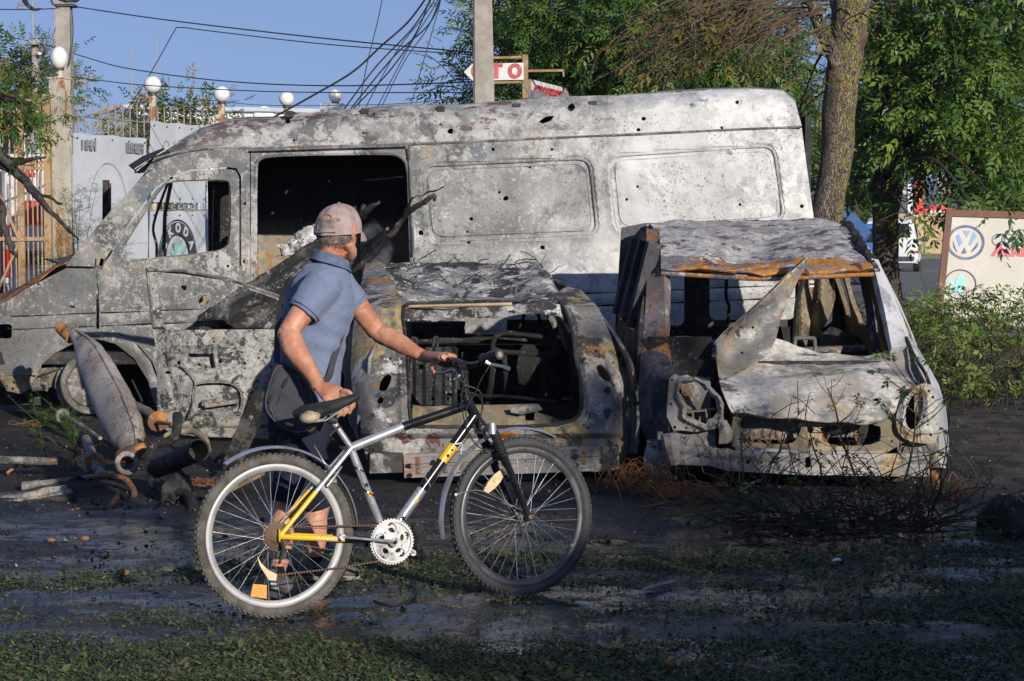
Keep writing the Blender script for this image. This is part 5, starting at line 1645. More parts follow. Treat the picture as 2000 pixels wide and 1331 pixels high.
mb = MB(); mb.prism([rc + e1 * x_ + e2 * y_ + FWN * 0.018 for x_, y_ in ((-0.062, -0.012), (-0.02, -0.022), (0.02, -0.022), (0.062, -0.012), (0.062, 0.010), (0.02, 0.02), (-0.02, 0.02), (-0.062, 0.010))], FWN * 0.010)
mb.disc(rc + FWN * 0.03, FWN, 0.006, 0.008, 10)
obj('wheel_reflector', mb, m_cream, fw)
mb = MB(); ball(mb, F(1115, 1066, 0.01), 0.009)
obj('valve_bead', mb, plain('pale_bead', (0.55, 0.55, 0.45), 0.4), fw)
mb = MB()
for k in range(26):
 a = k * 2.4; ball(mb, FW_C + FWN * (0.03 * math.sin(k * 1.7)) + (FWX * math.cos(a) + FWUP * math.sin(a)) * (0.028 + 0.008 * math.sin(k * 3)), 0.008, 6, 5)
obj('hub_fluff', mb, plain('hub_fuzz', (0.24, 0.18, 0.14), 0.9, 0, 0.5, 60, 0.5), fw)
# fork
CRN = B(948, 836)
part('steerer', m_alu, lambda m: m.tube([HEAD_B, CRN], 0.018, 12))
fk = part('fork_crown', m_alu, lambda m: (m.tube([CRN - FWN * 0.062, CRN, CRN + FWN * 0.062], [0.016, 0.02, 0.016], 10), m.tube([CRN + FWN * 0.062 + BUP * 0.02, CRN + FWN * 0.062 - BUP * 0.025], [0.016, 0.021], 12), m.tube([CRN - FWN * 0.062 + BUP * 0.02, CRN - FWN * 0.062 - BUP * 0.025], [0.016, 0.021], 12)))
for s in (-1, 1):
 a = CRN + FWN * 0.062 * s; b_ = FW_C + FWN * 0.058 * s
 ax = (b_ - a)
 def boot(m):
  n_ = 26
  m.tube([a + ax * (0.03 + 0.27 * k / n_) for k in range(n_ + 1)], [0.021 if k % 3 else 0.016 for k in range(n_ + 1)], 12)
 part('fork_boot', m_rubber, boot)
 part('fork_leg', m_blackp, lambda m: (m.tube([a + ax * 0.28, a + ax * 0.34, a + ax * 0.95, b_], [0.019, 0.0175, 0.014, 0.016], 12), m.disc(b_, FWN, 0.018, 0.02, 12)))
 part('axle_nut', plain('rusty_nut', (0.16, 0.07, 0.03), 0.6, 0.3), lambda m: m.disc(b_ + FWN * 0.012 * s, FWN, 0.011, 0.016, 6))
part('front_brake', m_rubber, lambda m: brake(m, CRN.lerp(FW_C, 0.42) - FWX * 0.0, FWN, (CRN - FW_C).normalized(), FWX))
part('mudguard_stay', m_alu, lambda m: (m.tube(bez([F(884, 966, .03), F(930, 958, .035), F(985, 985, .05), F(1030, 1008, .065)], 5), 0.0022, 5), m.tube(bez([F(884, 966, -.03), F(935, 975, -.035), F(960, 985, -.05), F(1020, 1008, -.065)], 5), 0.0022, 5)))
part('mudguard_bolt', m_alu, lambda m: m.disc(F(884, 966, 0.028), FWN, 0.007, 0.01, 8))
part('rear_guard_stay', m_alu, lambda m: (m.tube([RW_C + BUP * 0.355 + BDIR * 0.17 + BNRM * 0.02, B(640, 918, .02), B(655, 930, .03)], 0.0025, 5),))
# stem, bar, grips, levers, cables
STM = B(900, 716)
BARC = STM + FWX * 0.03 + Vector((0, 0, 0.012))
part('stem', m_blackp, lambda m: (m.tube([HEAD_T, HEAD_T.lerp(STM, 0.5), STM], [0.016, 0.015, 0.017], 12), m.disc(STM, FWX, 0.022, 0.04, 12)))
g_near = PP(976, 693, BARC + FWN * 0.27, FWN); g_far = BARC * 2 - g_near + Vector((0, 0, 0.0))
g_far = PP(862, 708, BARC - FWN * 0.25, FWN)
bar_pts = bez([g_far, g_far.lerp(BARC, 0.45) + Vector((0, 0, 0.012)), BARC - Vector((0, 0, 0.008)), BARC.lerp(g_near, 0.4) + Vector((0, 0, -0.012)), BARC.lerp(g_near, 0.7) + Vector((0, 0, 0.012)), g_near], 6)
part('handlebar', m_blackp, lambda m: m.tube(bar_pts, 0.0125, 12))
gd = (g_near - BARC.lerp(g_near, 0.6)).normalized()
gr_ = part('grip', m_rubber, lambda m: m.tube([g_near - gd * (0.115 - 0.115 * k / 16) for k in range(17)], [0.019 if k % 2 else 0.0165 for k in range(16)] + [0.021], 14))
part('grip_end', plain('grip_hole', (0.20, 0.19, 0.17), 0.6), lambda m: m.disc(g_near + gd * 0.0015, gd, 0.012, 0.002, 14), gr_)
gf = (g_far - g_far.lerp(BARC, 0.5)).normalized()
part('grip', m_rubber, lambda m: m.tube([g_far - gf * (0.115 - 0.125 * k / 16) for k in range(17)], [0.018 if k % 2 else 0.0165 for k in range(17)], 14))
lv = PP(958, 712, BARC + FWN * 0.2, FWN)
part('brake_lever', m_chrome, lambda m: m.tube([lv - Vector((0.02, 0, -0.01)), lv, PP(980, 716, BARC + FWN * 0.24, FWN), PP(995, 721, BARC + FWN * 0.27, FWN)], [0.011, 0.008, 0.006, 0.009], 8))
part('brake_lever', m_chrome, lambda m: m.tube([PP(886, 722, BARC - FWN * 0.08, FWN), PP(868, 728, BARC - FWN * 0.15, FWN), PP(850, 729, BARC - FWN * 0.22, FWN)], [0.009, 0.007, 0.006], 8))
part('shifter', m_rubber, lambda m: ball(m, BARC.lerp(g_near, 0.52), 0.024))
part('shifter', m_rubber, lambda m: ball(m, BARC.lerp(g_far, 0.42), 0.022))
part('shifter_tab', plain('blue_tab', (0.04, 0.16, 0.28), 0.35), lambda m: m.tube([PP(886, 742, BARC, FWN), PP(900, 732, BARC, FWN)], [0.004, 0.009], 8))
mb_c = [[B(908, 726, .04), B(893, 770, .05), B(897, 810, .04), B(912, 850, .03), B(928, 874, .05), B(955, 880, .05)],
  [B(886, 722, .02), B(893, 760, .03), B(920, 770, .05), B(934, 790, .04), B(930, 830, .04), B(940, 858, .05)],
  [B(940, 712, .1), B(926, 740, .08), B(918, 770, .05), B(905, 800, .03), B(908, 830, .03)],
  [B(880, 718, 0), B(900, 750, .04), B(928, 765, .05), B(936, 800, .04)]]
for pts in mb_c:
 part('brake_cable', m_rubber, lambda m: m.tube(bez(pts, 8), 0.0026, 5))
part('down_tube_cable', m_rubber, lambda m: m.tube([d0.lerp(d1, 0.1) + BNRM * 0.02 - BUP * 0.03, d0.lerp(d1, 0.62) + BNRM * 0.02 - BUP * 0.03, d1 - BUP * 0.05 + BNRM * 0.01], 0.002, 5))
part('tied_string', m_white, lambda m: m.tube(bez([d0.lerp(d1, 0.75) + BNRM * 0.026 - BDIR * 0.02, d0.lerp(d1, 0.75) + BNRM * 0.03, d0.lerp(d1, 0.75) + BNRM * 0.024 + BDIR * 0.025, d0.lerp(d1, 0.72) + BNRM * 0.01 + BDIR * 0.035 - BUP * 0.03], 5), 0.0028, 5))
# ================================================================ the man
MAN = thing('person', PG(575, 1160), 'man in pink-grey cap and blue polo shirt looking away while pushing the bicycle', 'person')
def skin_mat():
 t = NT('sunburnt_skin')
 n = t.noise(9, 2, 6, 0.65)
 f = t.noise(70, 5, 3)
 col = t.mix(t.step(n, 0.35, 0.65), (0.40, 0.165, 0.092), (0.57, 0.29, 0.185))
 col = t.mix(t.step(f, 0.55, 0.8, 0, 0.5), col, (0.40, 0.16, 0.09))
 t.set(Base_Color=col, Roughness=0.5)
 t.b.inputs['Subsurface Weight'].default_value = 0.12
 t.b.inputs['Subsurface Radius'].default_value = (0.012, 0.005, 0.003)
 t.bump(f, 0.25, 0.003)
 return t.m
def shirt_mat():
 t = NT('blue_polo_knit')
 n = t.noise(7, 2, 4)
 w = t.n('ShaderNodeTexBrick')
 mp = t.n('ShaderNodeMapping'); mp.inputs['Rotation'].default_value = (R(90), 0, R(0)); mp.inputs['Scale'].default_value = (22, 22, 22)
 t.l(t.co, mp.inputs[0]); t.l(mp.outputs[0], w.inputs['Vector'])
 w.inputs['Color1'].default_value = (0.18, 0.22, 0.325, 1); w.inputs['Color2'].default_value = (0.215, 0.26, 0.37, 1); w.inputs['Mortar'].default_value = (0.06, 0.08, 0.15, 1)
 w.inputs['Scale'].default_value = 3.0; w.inputs['Mortar Size'].default_value = 0.028; w.inputs['Mortar Smooth'].default_value = 0.6
 col = t.mix(t.step(n, 0.3, 0.7, 0.0, 0.35), w.outputs['Color'], (0.17, 0.215, 0.335))
 t.set(Base_Color=col, Roughness=0.9)
 t.b.inputs['Specular IOR Level'].default_value = 0.15
 t.b.inputs['Sheen Weight'].default_value = 0.15
 t.bump(t.noise(5, 8, 4, 0.6), 0.35, 0.03)
 return t.m
m_skin = skin_mat()
m_shirt = shirt_mat()
m_collar = plain('collar_cloth', (0.115, 0.145, 0.225), 0.9, 0, 0.15, 30, 0.2, 0.2)
m_short = plain('navy_shorts', (0.016, 0.018, 0.032), 0.9, 0, 0.3, 8, 0.3, 0.2)
m_cap = plain('faded_pink_cap', (0.36, 0.275, 0.255), 0.92, 0, 0.14, 14, 0.35, 0.2)
m_hair = plain('grey_hair', (0.24, 0.20, 0.17), 0.75, 0, 0.5, 40, 0.8)
m_sock = plain('black_sock', (0.015, 0.015, 0.016), 0.95, 0, 0.3, 30, 0.3, 0.1)
m_shoe = plain('grey_shoe', (0.13, 0.115, 0.10), 0.8, 0, 0.35, 18, 0.3)
m_bag = plain('black_nylon', (0.030, 0.032, 0.041), 0.7, 0, 0.3, 20, 0.25, 0.35)
FA = R(24)
FD = Vector((math.cos(FA), math.sin(FA), 0)); LT = Vector((-math.sin(FA), math.cos(FA), 0))   # facing, his left
rsh, rel, rwr = P(634, 556, 8.44), P(563, 650, 8.36), P(624, 757, 8.24)
lsh, lel, lwr = P(660, 556, 8.80), P(738, 650, 8.86), P(828, 697, 8.72)
pel = P(588, 815, 8.62); wai = P(597, 735, 8.62); che = P(612, 640, 8.62); ush = P(630, 560, 8.62); nek = P(646, 512, 8.62)
def ring(c, ax, rx, ry, f=None, n=24, pw=1.0):
 ax = ax.normalized()
 f = (f or FD); f = (f - ax * f.dot(ax)).normalized()
 l = ax.cross(f)
 out = []
 for k in range(n):
  a = 2 * PI * k / n
  ca, sa = math.cos(a), math.sin(a)
  out.append(c + f * (rx * math.copysign(abs(ca) ** pw, ca)) + l * (ry * math.copysign(abs(sa) ** pw, sa)))
 return out
UPV = Vector((0, 0, 1))
def limb(mb, pts, rad, n=16, k=6):
 p = bez(pts, k)
 r = list(np.interp(np.linspace(0, 1, len(p)), np.linspace(0, 1, len(rad)), rad))
 mb.tube(p, r, n)
# ---- skin: one continuous body
bd = MB()
bd.loft([ring(pel - UPV * 0.06, UPV, 0.10, 0.15), ring(pel, UPV, 0.115, 0.165), ring(wai, UPV, 0.105, 0.145), ring(che, ush - che, 0.11, 0.16), ring(ush, ush - che, 0.09, 0.165), ring(ush.lerp(nek, 0.5), nek - ush, 0.07, 0.10), ring(nek, UPV, 0.055, 0.058)])
# arms
limb(bd, [rsh, rsh.lerp(rel, 0.5) + Vector((-0.005, -0.005, 0)), rel], [0.060, 0.058, 0.056, 0.052, 0.046, 0.043], 16)
limb(bd, [rel, rel.lerp(rwr, 0.3) + Vector((-0.012, -0.005, 0)), rel.lerp(rwr, 0.7), rwr], [0.042, 0.050, 0.050, 0.044, 0.036, 0.031, 0.029], 16)
ball(bd, rel + Vector((-0.012, 0, -0.008)), 0.036)
limb(bd, [lsh, lsh.lerp(lel, 0.5) + Vector((0, 0, 0.01)), lel], [0.056, 0.053, 0.050, 0.046, 0.042], 16)
limb(bd, [lel, lel.lerp(lwr, 0.35) + Vector((0, 0, 0.004)), lel.lerp(lwr, 0.7), lwr], [0.042, 0.046, 0.044, 0.038, 0.031, 0.027], 16)
# legs
rhip, rkn, ran = pel + LT * -0.085, P(566, 985, 8.50), P(540, 1130, 8.42)
lhip, lkn, lan = pel + LT * 0.085, P(622, 985, 8.82), P(616, 1110, 8.80)
for hip, kn, an in ((rhip, rkn, ran), (lhip, lkn, lan)):
 limb(bd, [hip, hip.lerp(kn, 0.5), kn], [0.085, 0.08, 0.068, 0.058, 0.054], 16)
 cb = kn.lerp(an, 0.32) + Vector((-0.012, 0, 0))
 limb(bd, [kn, cb, kn.lerp(an, 0.7), an], [0.052, 0.054, 0.056, 0.05, 0.041, 0.034, 0.033], 16)
# neck and head (looking away to the right)
HF = Vector((math.cos(R(64)), math.sin(R(64)), -0.08)).normalized()
HL = UPV.cross(HF).normalized(); HU = HF.cross(HL)
hc = P(661, 452, 8.63)                                     # skull centre
def H(f, l, u):
 return hc + HF * f + HL * l + HU * u
limb(bd, [nek - UPV * 0.05, nek + UPV * 0.02, H(-0.02, 0, -0.07)], [0.075, 0.062, 0.057, 0.056], 18)
HM = Matrix((HF, HL, HU)).transposed()
ball(bd, H(-0.006, 0, 0.012), (0.098, 0.077, 0.100), 20, 14, HM)
ball(bd, H(0.035, 0, -0.03), (0.062, 0.062, 0.085), 18, 12, HM)
limb(bd, [H(-0.02, -0.058, -0.05), H(0.035, -0.05, -0.088), H(0.078, 0, -0.105), H(0.035, 0.05, -0.088), H(-0.02, 0.058, -0.05)], [0.022, 0.024, 0.026, 0.024, 0.022], 10)
limb(bd, [H(0.088, 0, 0.015), H(0.104, 0, -0.012), H(0.116, 0, -0.032), H(0.098, 0, -0.044)], [0.011, 0.013, 0.017, 0.014], 10)     # nose
limb(bd, [H(0.075, 0.04, 0.024), H(0.094, 0, 0.026), H(0.075, -0.04, 0.024)], [0.013, 0.015, 0.013], 8)                              # brow
limb(bd, [H(0.080, 0.026, -0.068), H(0.094, 0, -0.068), H(0.080, -0.026, -0.068)], [0.007, 0.010, 0.007], 8)                         # lips
limb(bd, [H(0.082, 0.022, -0.080), H(0.094, 0, -0.080), H(0.082, -0.022, -0.080)], [0.007, 0.010, 0.007], 8)
for s in (-1, 1):
 limb(bd, [H(-0.004, 0.076 * s, 0.018), H(-0.022, 0.088 * s, 0.022), H(-0.032, 0.092 * s, 0.0), H(-0.024, 0.086 * s, -0.026), H(-0.006, 0.076 * s, -0.036)], [0.008, 0.010, 0.010, 0.009, 0.010], 8)
 ball(bd, H(-0.012, 0.075 * s, -0.006), (0.016, 0.008, 0.022), 10, 7, HM)
# hands
def finger(mb, pts, r0, r1):
 p = bez(pts, 4)
 mb.tube(p, list(np.linspace(r0, r1, len(p))), 8)
 ball(mb, p[-1], r1 * 1.0, 8, 6)
# right hand lies over the back of the saddle, fingers curling down its near side
kp = P(662, 778, 8.19)
ax = (kp - rwr)
pd = Vector((0.25, -0.95, 0.1)).normalized()
side = ax.normalized().cross(pd).normalized()
bd.loft([ring(rwr, ax, 0.026, 0.030, side, 14), ring(rwr + ax * 0.3, ax, 0.038, 0.024, side, 14), ring(rwr + ax * 0.75, ax, 0.047, 0.021, side, 14), ring(kp, ax, 0.046, 0.018, side, 14), ring(kp + ax * 0.08, ax, 0.036, 0.012, side, 14)])
for (a, b_, c_, d_) in (((668, 764), (682, 767), (690, 781), (690, 796)), ((668, 774), (680, 780), (685, 793), (683, 806)), ((662, 784), (671, 792), (674, 802), (671, 811)), ((652, 788), (660, 798), (663, 806), (659, 813))):
 finger(bd, [P(*a, 8.18), P(*b_, 8.155), P(*c_, 8.15), P(*d_, 8.16)], 0.0122, 0.0092)
finger(bd, [P(634, 776, 8.19), P(642, 792, 8.16), P(650, 802, 8.15)], 0.0145, 0.0105)
# left hand closed round the far grip
gp = g_far - gf * 0.055
lh = lwr.lerp(gp, 0.5) + Vector((0, 0, 0.018))
ax = (gp + Vector((0, 0, 0.022)) - lwr)
bd.loft([ring(lwr, ax, 0.022, 0.028, gf, 14), ring(lwr + ax * 0.4, ax, 0.042, 0.024, gf, 14), ring(lwr + ax * 0.85, ax, 0.050, 0.023, gf, 14), ring(lwr + ax * 1.05, ax, 0.047, 0.018, gf, 14)])
out_ = Vector((gf.y, -gf.x, 0)).normalized()
if out_.x < 0: out_ = -out_
for k in range(4):
 c = gp + gf * (0.030 - 0.021 * k)
 finger(bd, [c + Vector((0, 0, 0.030)) - out_ * 0.012, c + Vector((0, 0, 0.026)) + out_ * 0.016, c + out_ * 0.030 - Vector((0, 0, 0.004)), c + out_ * 0.016 - Vector((0, 0, 0.026)), c - out_ * 0.004 - Vector((0, 0, 0.028))], 0.0125, 0.0095)
finger(bd, [gp - gf * 0.035 + Vector((0, 0, 0.025)) - out_ * 0.03, P(842, 716, 8.60), P(849, 729, 8.56)], 0.0135, 0.010)
v, f = fuse(bd, 0.0045, 5, 0.5)
v = v + 0.0022 * np.stack([fbm(v, 22, 40 + k, 3) for k in range(3)], 1)
BODY = obj('body', (v, f), m_skin, MAN, smooth=180)
# ears and fringe of hair
hr = MB()
def shell(el0, el1, az0, az1, rad, n=40, m=8):
 v = []
 for i in range(m + 1):
  e = R(el0 + (el1 - el0) * i / m)
  for k in range(n + 1):
   a = R(az0 + (az1 - az0) * k / n)
   v.append(H(rad[0] * math.cos(e) * math.cos(a) - 0.006, rad[1] * math.cos(e) * math.sin(a), rad[2] * math.sin(e) + 0.012))
 f = []
 for i in range(m):
  for k in range(n):
   a = i * (n + 1) + k
   f += [(a, a + 1, a + n + 2), (a, a + n + 2, a + n + 1)]
 return np.array(v), np.array(f)
v, f = shell(-40, 20, 84, 276, (0.102, 0.081, 0.104))
v = v + 0.003 * np.stack([vnoise(v, 90, 3 + k) for k in range(3)], 1)
obj('hair', thicken(v, f, -0.004), m_hair, MAN, smooth=60)
rs = random.Random(3)
mb = MB()
for k in range(420):
 a = R(rs.uniform(80, 280)); e = R(rs.uniform(-46, 0))
 p = H(0.105 * math.cos(e) * math.cos(a) - 0.006, 0.084 * math.cos(e) * math.sin(a), 0.106 * math.sin(e) + 0.012)
 d = (p - hc).normalized() * 0.004 - HU * rs.uniform(0.008, 0.018) + HL * rs.uniform(-0.004, 0.004)
 mb.tube([p, p + d], [0.0011, 0.0004], 3)
o = obj('hair_strands', mb, m_hair, MAN); o['kind'] = 'stuff'
# cap: dome with the adjuster opening at the back, and a peak
CE = lambda az, el: H(0.114 * math.cos(el) * math.cos(az) - 0.004, 0.096 * math.cos(el) * math.sin(az), 0.130 * math.sin(el) ** 0.85 if el > 0 else 0.130 * el) + HU * (-0.012 + 0.016 * math.cos(az) * (1 - max(el, 0) / 1.58))
def cap_map(q):
 out = []
 for a, e in q:
  az, el = R(a), R(max(e, 0.0))
  p = CE(az, el)
  bulge = 0.004 * math.cos(6 * az) * math.cos(el)
  n_ = (p - hc).normalized()
  out.append(p + n_ * bulge + (HU * 0.008 * max(0, math.cos(az)) if e < 50 else HU * 0.008 * max(0, math.cos(az)) * (90 - e) / 40))
 return np.array(out)
back = [(180 - 26, 9), (180 - 22, 26), (180 - 10, 36), (180, 38), (190, 36), (202, 26), (206, 9)]
v2, f2 = net([(0, 0)] + [(a, 0) for a in range(10, 360, 10)] + [(360, 0), (360, 88), (0, 88)], [back], 5.0)
v3 = cap_map(v2)
c_ = v3[f2].mean(1) - np.array(hc)
nn = np.cross(v3[f2[:, 1]] - v3[f2[:, 0]], v3[f2[:, 2]] - v3[f2[:, 0]])
flip = (nn * c_).sum(1) < 0
f2[flip] = f2[flip][:, ::-1]
v3 = v3 + 0.0025 * np.stack([fbm(v3, 28, 3 + k, 2) for k in range(3)], 1)
CAP = obj('cap', thicken(v3, f2, 0.003), m_cap, MAN, smooth=70, label='faded pinkish-grey baseball cap with open strap at the back')
mb = MB()
top = CE(0, R(90)) + HU * 0.002
mb.lathe(top, HU, [(0.007, 0), (0.007, 0.003), (0.003, 0.005)], 10)
obj('cap_button', mb, m_cap, CAP)
for k in range(6):
 mb = MB()
 az = R(30 + 60 * k)
 lo = 40 if k in (2, 3) and False else 4
 mb.tube([Vector(cap_map(np.array([[math.degrees(az), e]]))[0]) + (Vector(cap_map(np.array([[math.degrees(az), e]]))[0]) - hc).normalized() * 0.0012 for e in range(lo, 88, 6)], 0.0013, 4)
 obj('cap_seam', mb, m_cap, CAP)
mb = MB()
sp_ = [CE(R(a), R(4)) + (CE(R(a), 0) - hc).normalized() * 0.002 for a in range(150, 212, 6)]
mb.tube(sp_, 0.008, 6, squash=0.3, updir=(0, 0, 1))
obj('cap_strap', mb, m_cap, CAP)
rings = []
for i in range(7):
 t = i / 6
 row = []
 for k in range(13):
  a = R(-62 + 124 * k / 12)
  ca = math.cos((k / 12 - 0.5) * PI)
  p = CE(a, 0) + HF * (0.075 * t * ca ** 0.6 if ca > 0 else 0) - HU * (0.030 * t * t + 0.012 * (1 - ca) * t - 0.006)
  row.append(p)
 rings.append(row)
mb = MB(); mb.loft(rings, cap=False, closed=False)
v = np.array(mb.v); f = np.array([(a, b, c) for (a, b, c, d) in mb.f] + [(a, c, d) for (a, b, c, d) in mb.f])
obj('cap_peak', thicken(v, f, 0.004), m_cap, CAP, smooth=60)
# ---- polo shirt
sb = MB()
lean = (ush - che)
hem = P(588, 800, 8.62)
rgs = [ring(hem + UPV * 0.03, UPV, 0.10, 0.145, n=32), ring(hem - UPV * 0.012, UPV, 0.158, 0.20, n=32), ring(hem + UPV * 0.03, UPV, 0.156, 0.198, n=32), ring(wai + UPV * 0.02, UPV, 0.150, 0.186, n=32), ring(che, lean, 0.148, 0.196, n=32), ring(che.lerp(ush, 0.5), lean, 0.146, 0.206, n=32, pw=0.92), ring(ush, lean, 0.128, 0.200, n=32, pw=0.95), ring(ush.lerp(nek, 0.55), nek - ush, 0.098, 0.14, n=32), ring(nek + UPV * 0.006, UPV, 0.072, 0.078, n=32), ring(nek - UPV * 0.02, UPV, 0.05, 0.05, n=32)]
sb.loft(rgs)
def sleeve(sh, el, t1, r0, r1):
 a = (el - sh)
 e = sh + a * t1
 an = a.normalized()
 f = an.cross(UPV).normalized()
 pts = [(sh - an * 0.045, r0 * 0.75), (sh, r0), (sh + a * t1 * 0.5, (r0 + r1) / 2), (e, r1), (e + an * 0.004, r1 - 0.012), (e - an * 0.03, r1 - 0.016)]
 sb.loft([ring(p, an, r, r, f, 20) for p, r in pts])
sleeve(rsh + UPV * 0.005, rel, 0.62, 0.082, 0.074)
sleeve(lsh + UPV * 0.005, lel, 0.45, 0.078, 0.072)
v, f = fuse(sb, 0.0065, 7, 0.5)
# folds: pulled towards the near shoulder and bag strap
fo = np.array(FD); up = np.array([0, 0, 1.0])
s_ = (v - np.array(rsh))
ang = np.arctan2(s_[:, 2], s_[:, 0])
dist = np.linalg.norm(s_[:, [0, 2]], axis=1)
wv = np.sin(ang * 9 + 5 * vnoise(v, 3, 3)) * np.exp(-((dist - 0.26) / 0.10) ** 2) * 0.004
wv2 = np.sin((v[:, 2] * 38 + v[:, 0] * 30) + 6 * vnoise(v, 4, 8)) * 0.0065 * np.clip((1.25 - v[:, 2]) / 0.35, 0, 1)
tmp = raw_mesh('tmp', v, f); nrm = np.empty(len(v) * 3); tmp.vertices.foreach_get('normal', nrm); nrm = nrm.reshape(-1, 3); bpy.data.meshes.remove(tmp)
v = v + nrm * (wv + wv2 + 0.006 * fbm(v, 6, 4, 4, 0.6))[:, None]
SH = obj('polo_shirt', (v, f), m_shirt, MAN, smooth=180)
for sh_, el_, t1_, r1_ in ((rsh, rel, 0.62, 0.076), (lsh, lel, 0.45, 0.074)):
 a = (el_ - sh_); e = sh_ + UPV * 0.005 + a * (t1_ - 0.06); an = a.normalized()
 mb = MB(); mb.torus(e, an, r1_, 0.0022, 32, 6); obj('sleeve_hem', mb, m_collar, SH)
mb = MB()
rgs = []
for (dz, rx, ry, dn) in ((-0.018, 0.098, 0.112, 0.0), (0.004, 0.086, 0.098, 0), (0.030, 0.070, 0.078, 0), (0.026, 0.064, 0.070, 0), (0.0, 0.060, 0.066, 0)):
 rr_ = ring(nek + UPV * dz + FD * 0.0, UPV + FD * 0.35, rx, ry, FD, 28)
 rgs.append(rr_)
mb.loft(rgs, cap=False)
v = np.array(mb.v) + 0.004 * np.stack([fbm(np.array(mb.v), 14, k, 2) for k in range(3)], 1)
obj('collar', (v, mb.f), m_collar, SH, smooth=60)
# ---- shorts, socks, shoes
tb = MB()
tb.loft([ring(pel + UPV * 0.06, UPV, 0.125, 0.165), ring(pel, UPV, 0.135, 0.178), ring(pel - UPV * 0.09, UPV, 0.130, 0.178), ring(pel - UPV * 0.13, UPV, 0.10, 0.15)])
for hip, kn in ((rhip, rkn), (lhip, lkn)):
 a = (kn - hip); an = a.normalized()
 tb.loft([ring(hip, a, 0.105, 0.10), ring(hip + a * 0.5, a, 0.098, 0.092), ring(kn + an * -0.01, a, 0.085, 0.08), ring(kn, a, 0.068, 0.064), ring(kn - an * 0.03, a, 0.062, 0.058)])
v, f = fuse(tb, 0.008, 4)
v = v + 0.008 * np.stack([fbm(v, 6, 3 + k, 3) for k in range(3)], 1)
obj('shorts', (v, f), m_short, MAN, smooth=180)
def shoe(an, toe_dir, gz=0.0):
 d = Vector(toe_dir).normalized(); l = UPV.cross(d)
 g = Vector((an.x, an.y, 0.0)) - d * 0.045
 m = MB()
 rgs = []
 for t, w_, h_ in ((-0.035, 0.022, 0.045), (-0.02, 0.034, 0.085), (0.03, 0.038, 0.10), (0.08, 0.040, 0.088), (0.14, 0.046, 0.062), (0.19, 0.047, 0.05), (0.225, 0.036, 0.042), (0.242, 0.016, 0.030)):
  rgs.append([g + d * t + l * (w_ * math.cos(2 * PI * k / 18)) + UPV * (0.008 + h_ * 0.5 + h_ * 0.5 * math.sin(2 * PI * k / 18)) for k in range(18)])
 m.loft(rgs)
 S = obj('shoe', m, m_shoe, MAN, smooth=70)
 m2 = MB()
 outl = []
 for k in range(28):
  a = 2 * PI * k / 28
  outl.append(g + d * (0.103 + 0.142 * math.cos(a)) + l * (0.047 * math.sin(a) * (1.05 if math.cos(a) > 0 else 0.85)) + UPV * 0.0)
 m2.prism(outl, (0, 0, 0.02))
 obj('sole', m2, plain('shoe_sole', (0.20, 0.185, 0.165), 0.8), S, smooth=0)
 m3 = MB(); limb(m3, [an + UPV * 0.055, an, Vector((an.x, an.y, 0.06))], [0.0375, 0.038, 0.042], 14)
 obj('sock', m3, m_sock, MAN, smooth=60)
 return S, g, d, l
S1, g1, d1_, l1 = shoe(ran, (0.55, -0.55, 0))
S2, g2, d2_, l2 = shoe(lan, (0.95, 0.1, 0))
mb = MB(); mb.box(g1 + d1_ * 0.09 + l1 * -0.041 + UPV * 0.045, (0.05, 0.006, 0.012), math.atan2(d1_.y, d1_.x)); mb.box(g1 + d1_ * 0.08 + l1 * -0.042 + UPV * 0.06, (0.03, 0.006, 0.008), math.atan2(d1_.y, d1_.x) + 0.3)
obj('shoe_stripe', mb, m_white, S1, smooth=0)
# ---- shoulder bag
BAG = thing('shoulder_bag', P(575, 850, 8.40), 'black zipped nylon shoulder bag hanging at the man\'s hip', 'bag')
bn = Vector((0.12, -1, 0.1)).normalized()
poly = smooth_poly([(541, 706), (572, 712), (604, 744), (626, 790), (628, 838), (600, 852), (560, 848), (520, 816), (512, 790), (520, 752), (532, 716)], 2)
bc = P(570, 785, 8.40)
def bag_map(q):
 base = np.array([PP(x, y, bc, bn) for x, y in q])
 e = dist_poly(q, poly)
 k = np.clip(e / 14, 0, 1)
 bul = 0.045 * np.sqrt(1 - (1 - k) ** 2)
 return base + np.array(bn) * bul[:, None] + 0.004 * np.stack([fbm(base, 11, 3 + j, 3) for j in range(3)], 1)
v2, f2 = net(poly, [], 4)
v3 = bag_map(v2)
nn = np.cross(v3[f2[:, 1]] - v3[f2[:, 0]], v3[f2[:, 2]] - v3[f2[:, 0]]).sum(0)
if nn @ np.array(bn) < 0: f2 = f2[:, ::-1]
BB_ = obj('bag_body', thicken(v3, f2, 0.07), m_bag, BAG, smooth=60)
q = bag_map(np.array(smooth_poly([(541 + (x - 571) * 0.0 + (x - 541) * 0.9 + 3, 780 + (y - 780) * 0.9) for x, y in poly], 0)))
mb = MB(); pts = [Vector(a) + bn * 0.002 for a in q]; mb.tube(pts + pts[:1], 0.004, 6, cap=False)
obj('piping', mb, plain('bag_piping', (0.055, 0.058, 0.07), 0.6), BAG)
def zipper(pts):
 q = np.array(pts, float)
 w = bag_map(q)
 mb = MB(); mb.tube([Vector(p) + bn * 0.003 for p in w], 0.0035, 6)
 obj('zip', mb, plain('zip_teeth', (0.05, 0.05, 0.053), 0.4, 0.3), BAG)
 mb = MB(); mb.box(Vector(w[len(w) // 4]) + bn * 0.010, (0.012, 0.008, 0.035), Matrix.Rotation(0.5, 3, 'Y'))
 obj('zip_pull', mb, plain('zip_puller', (0.03, 0.03, 0.032), 0.35, 0.2), BAG)
zipper([(566, 732), (556, 750), (550, 768), (542, 792)])
zipper([(536, 762), (530, 780), (528, 798), (536, 816)])
zipper([(556, 720), (585, 735), (604, 764), (612, 800)])
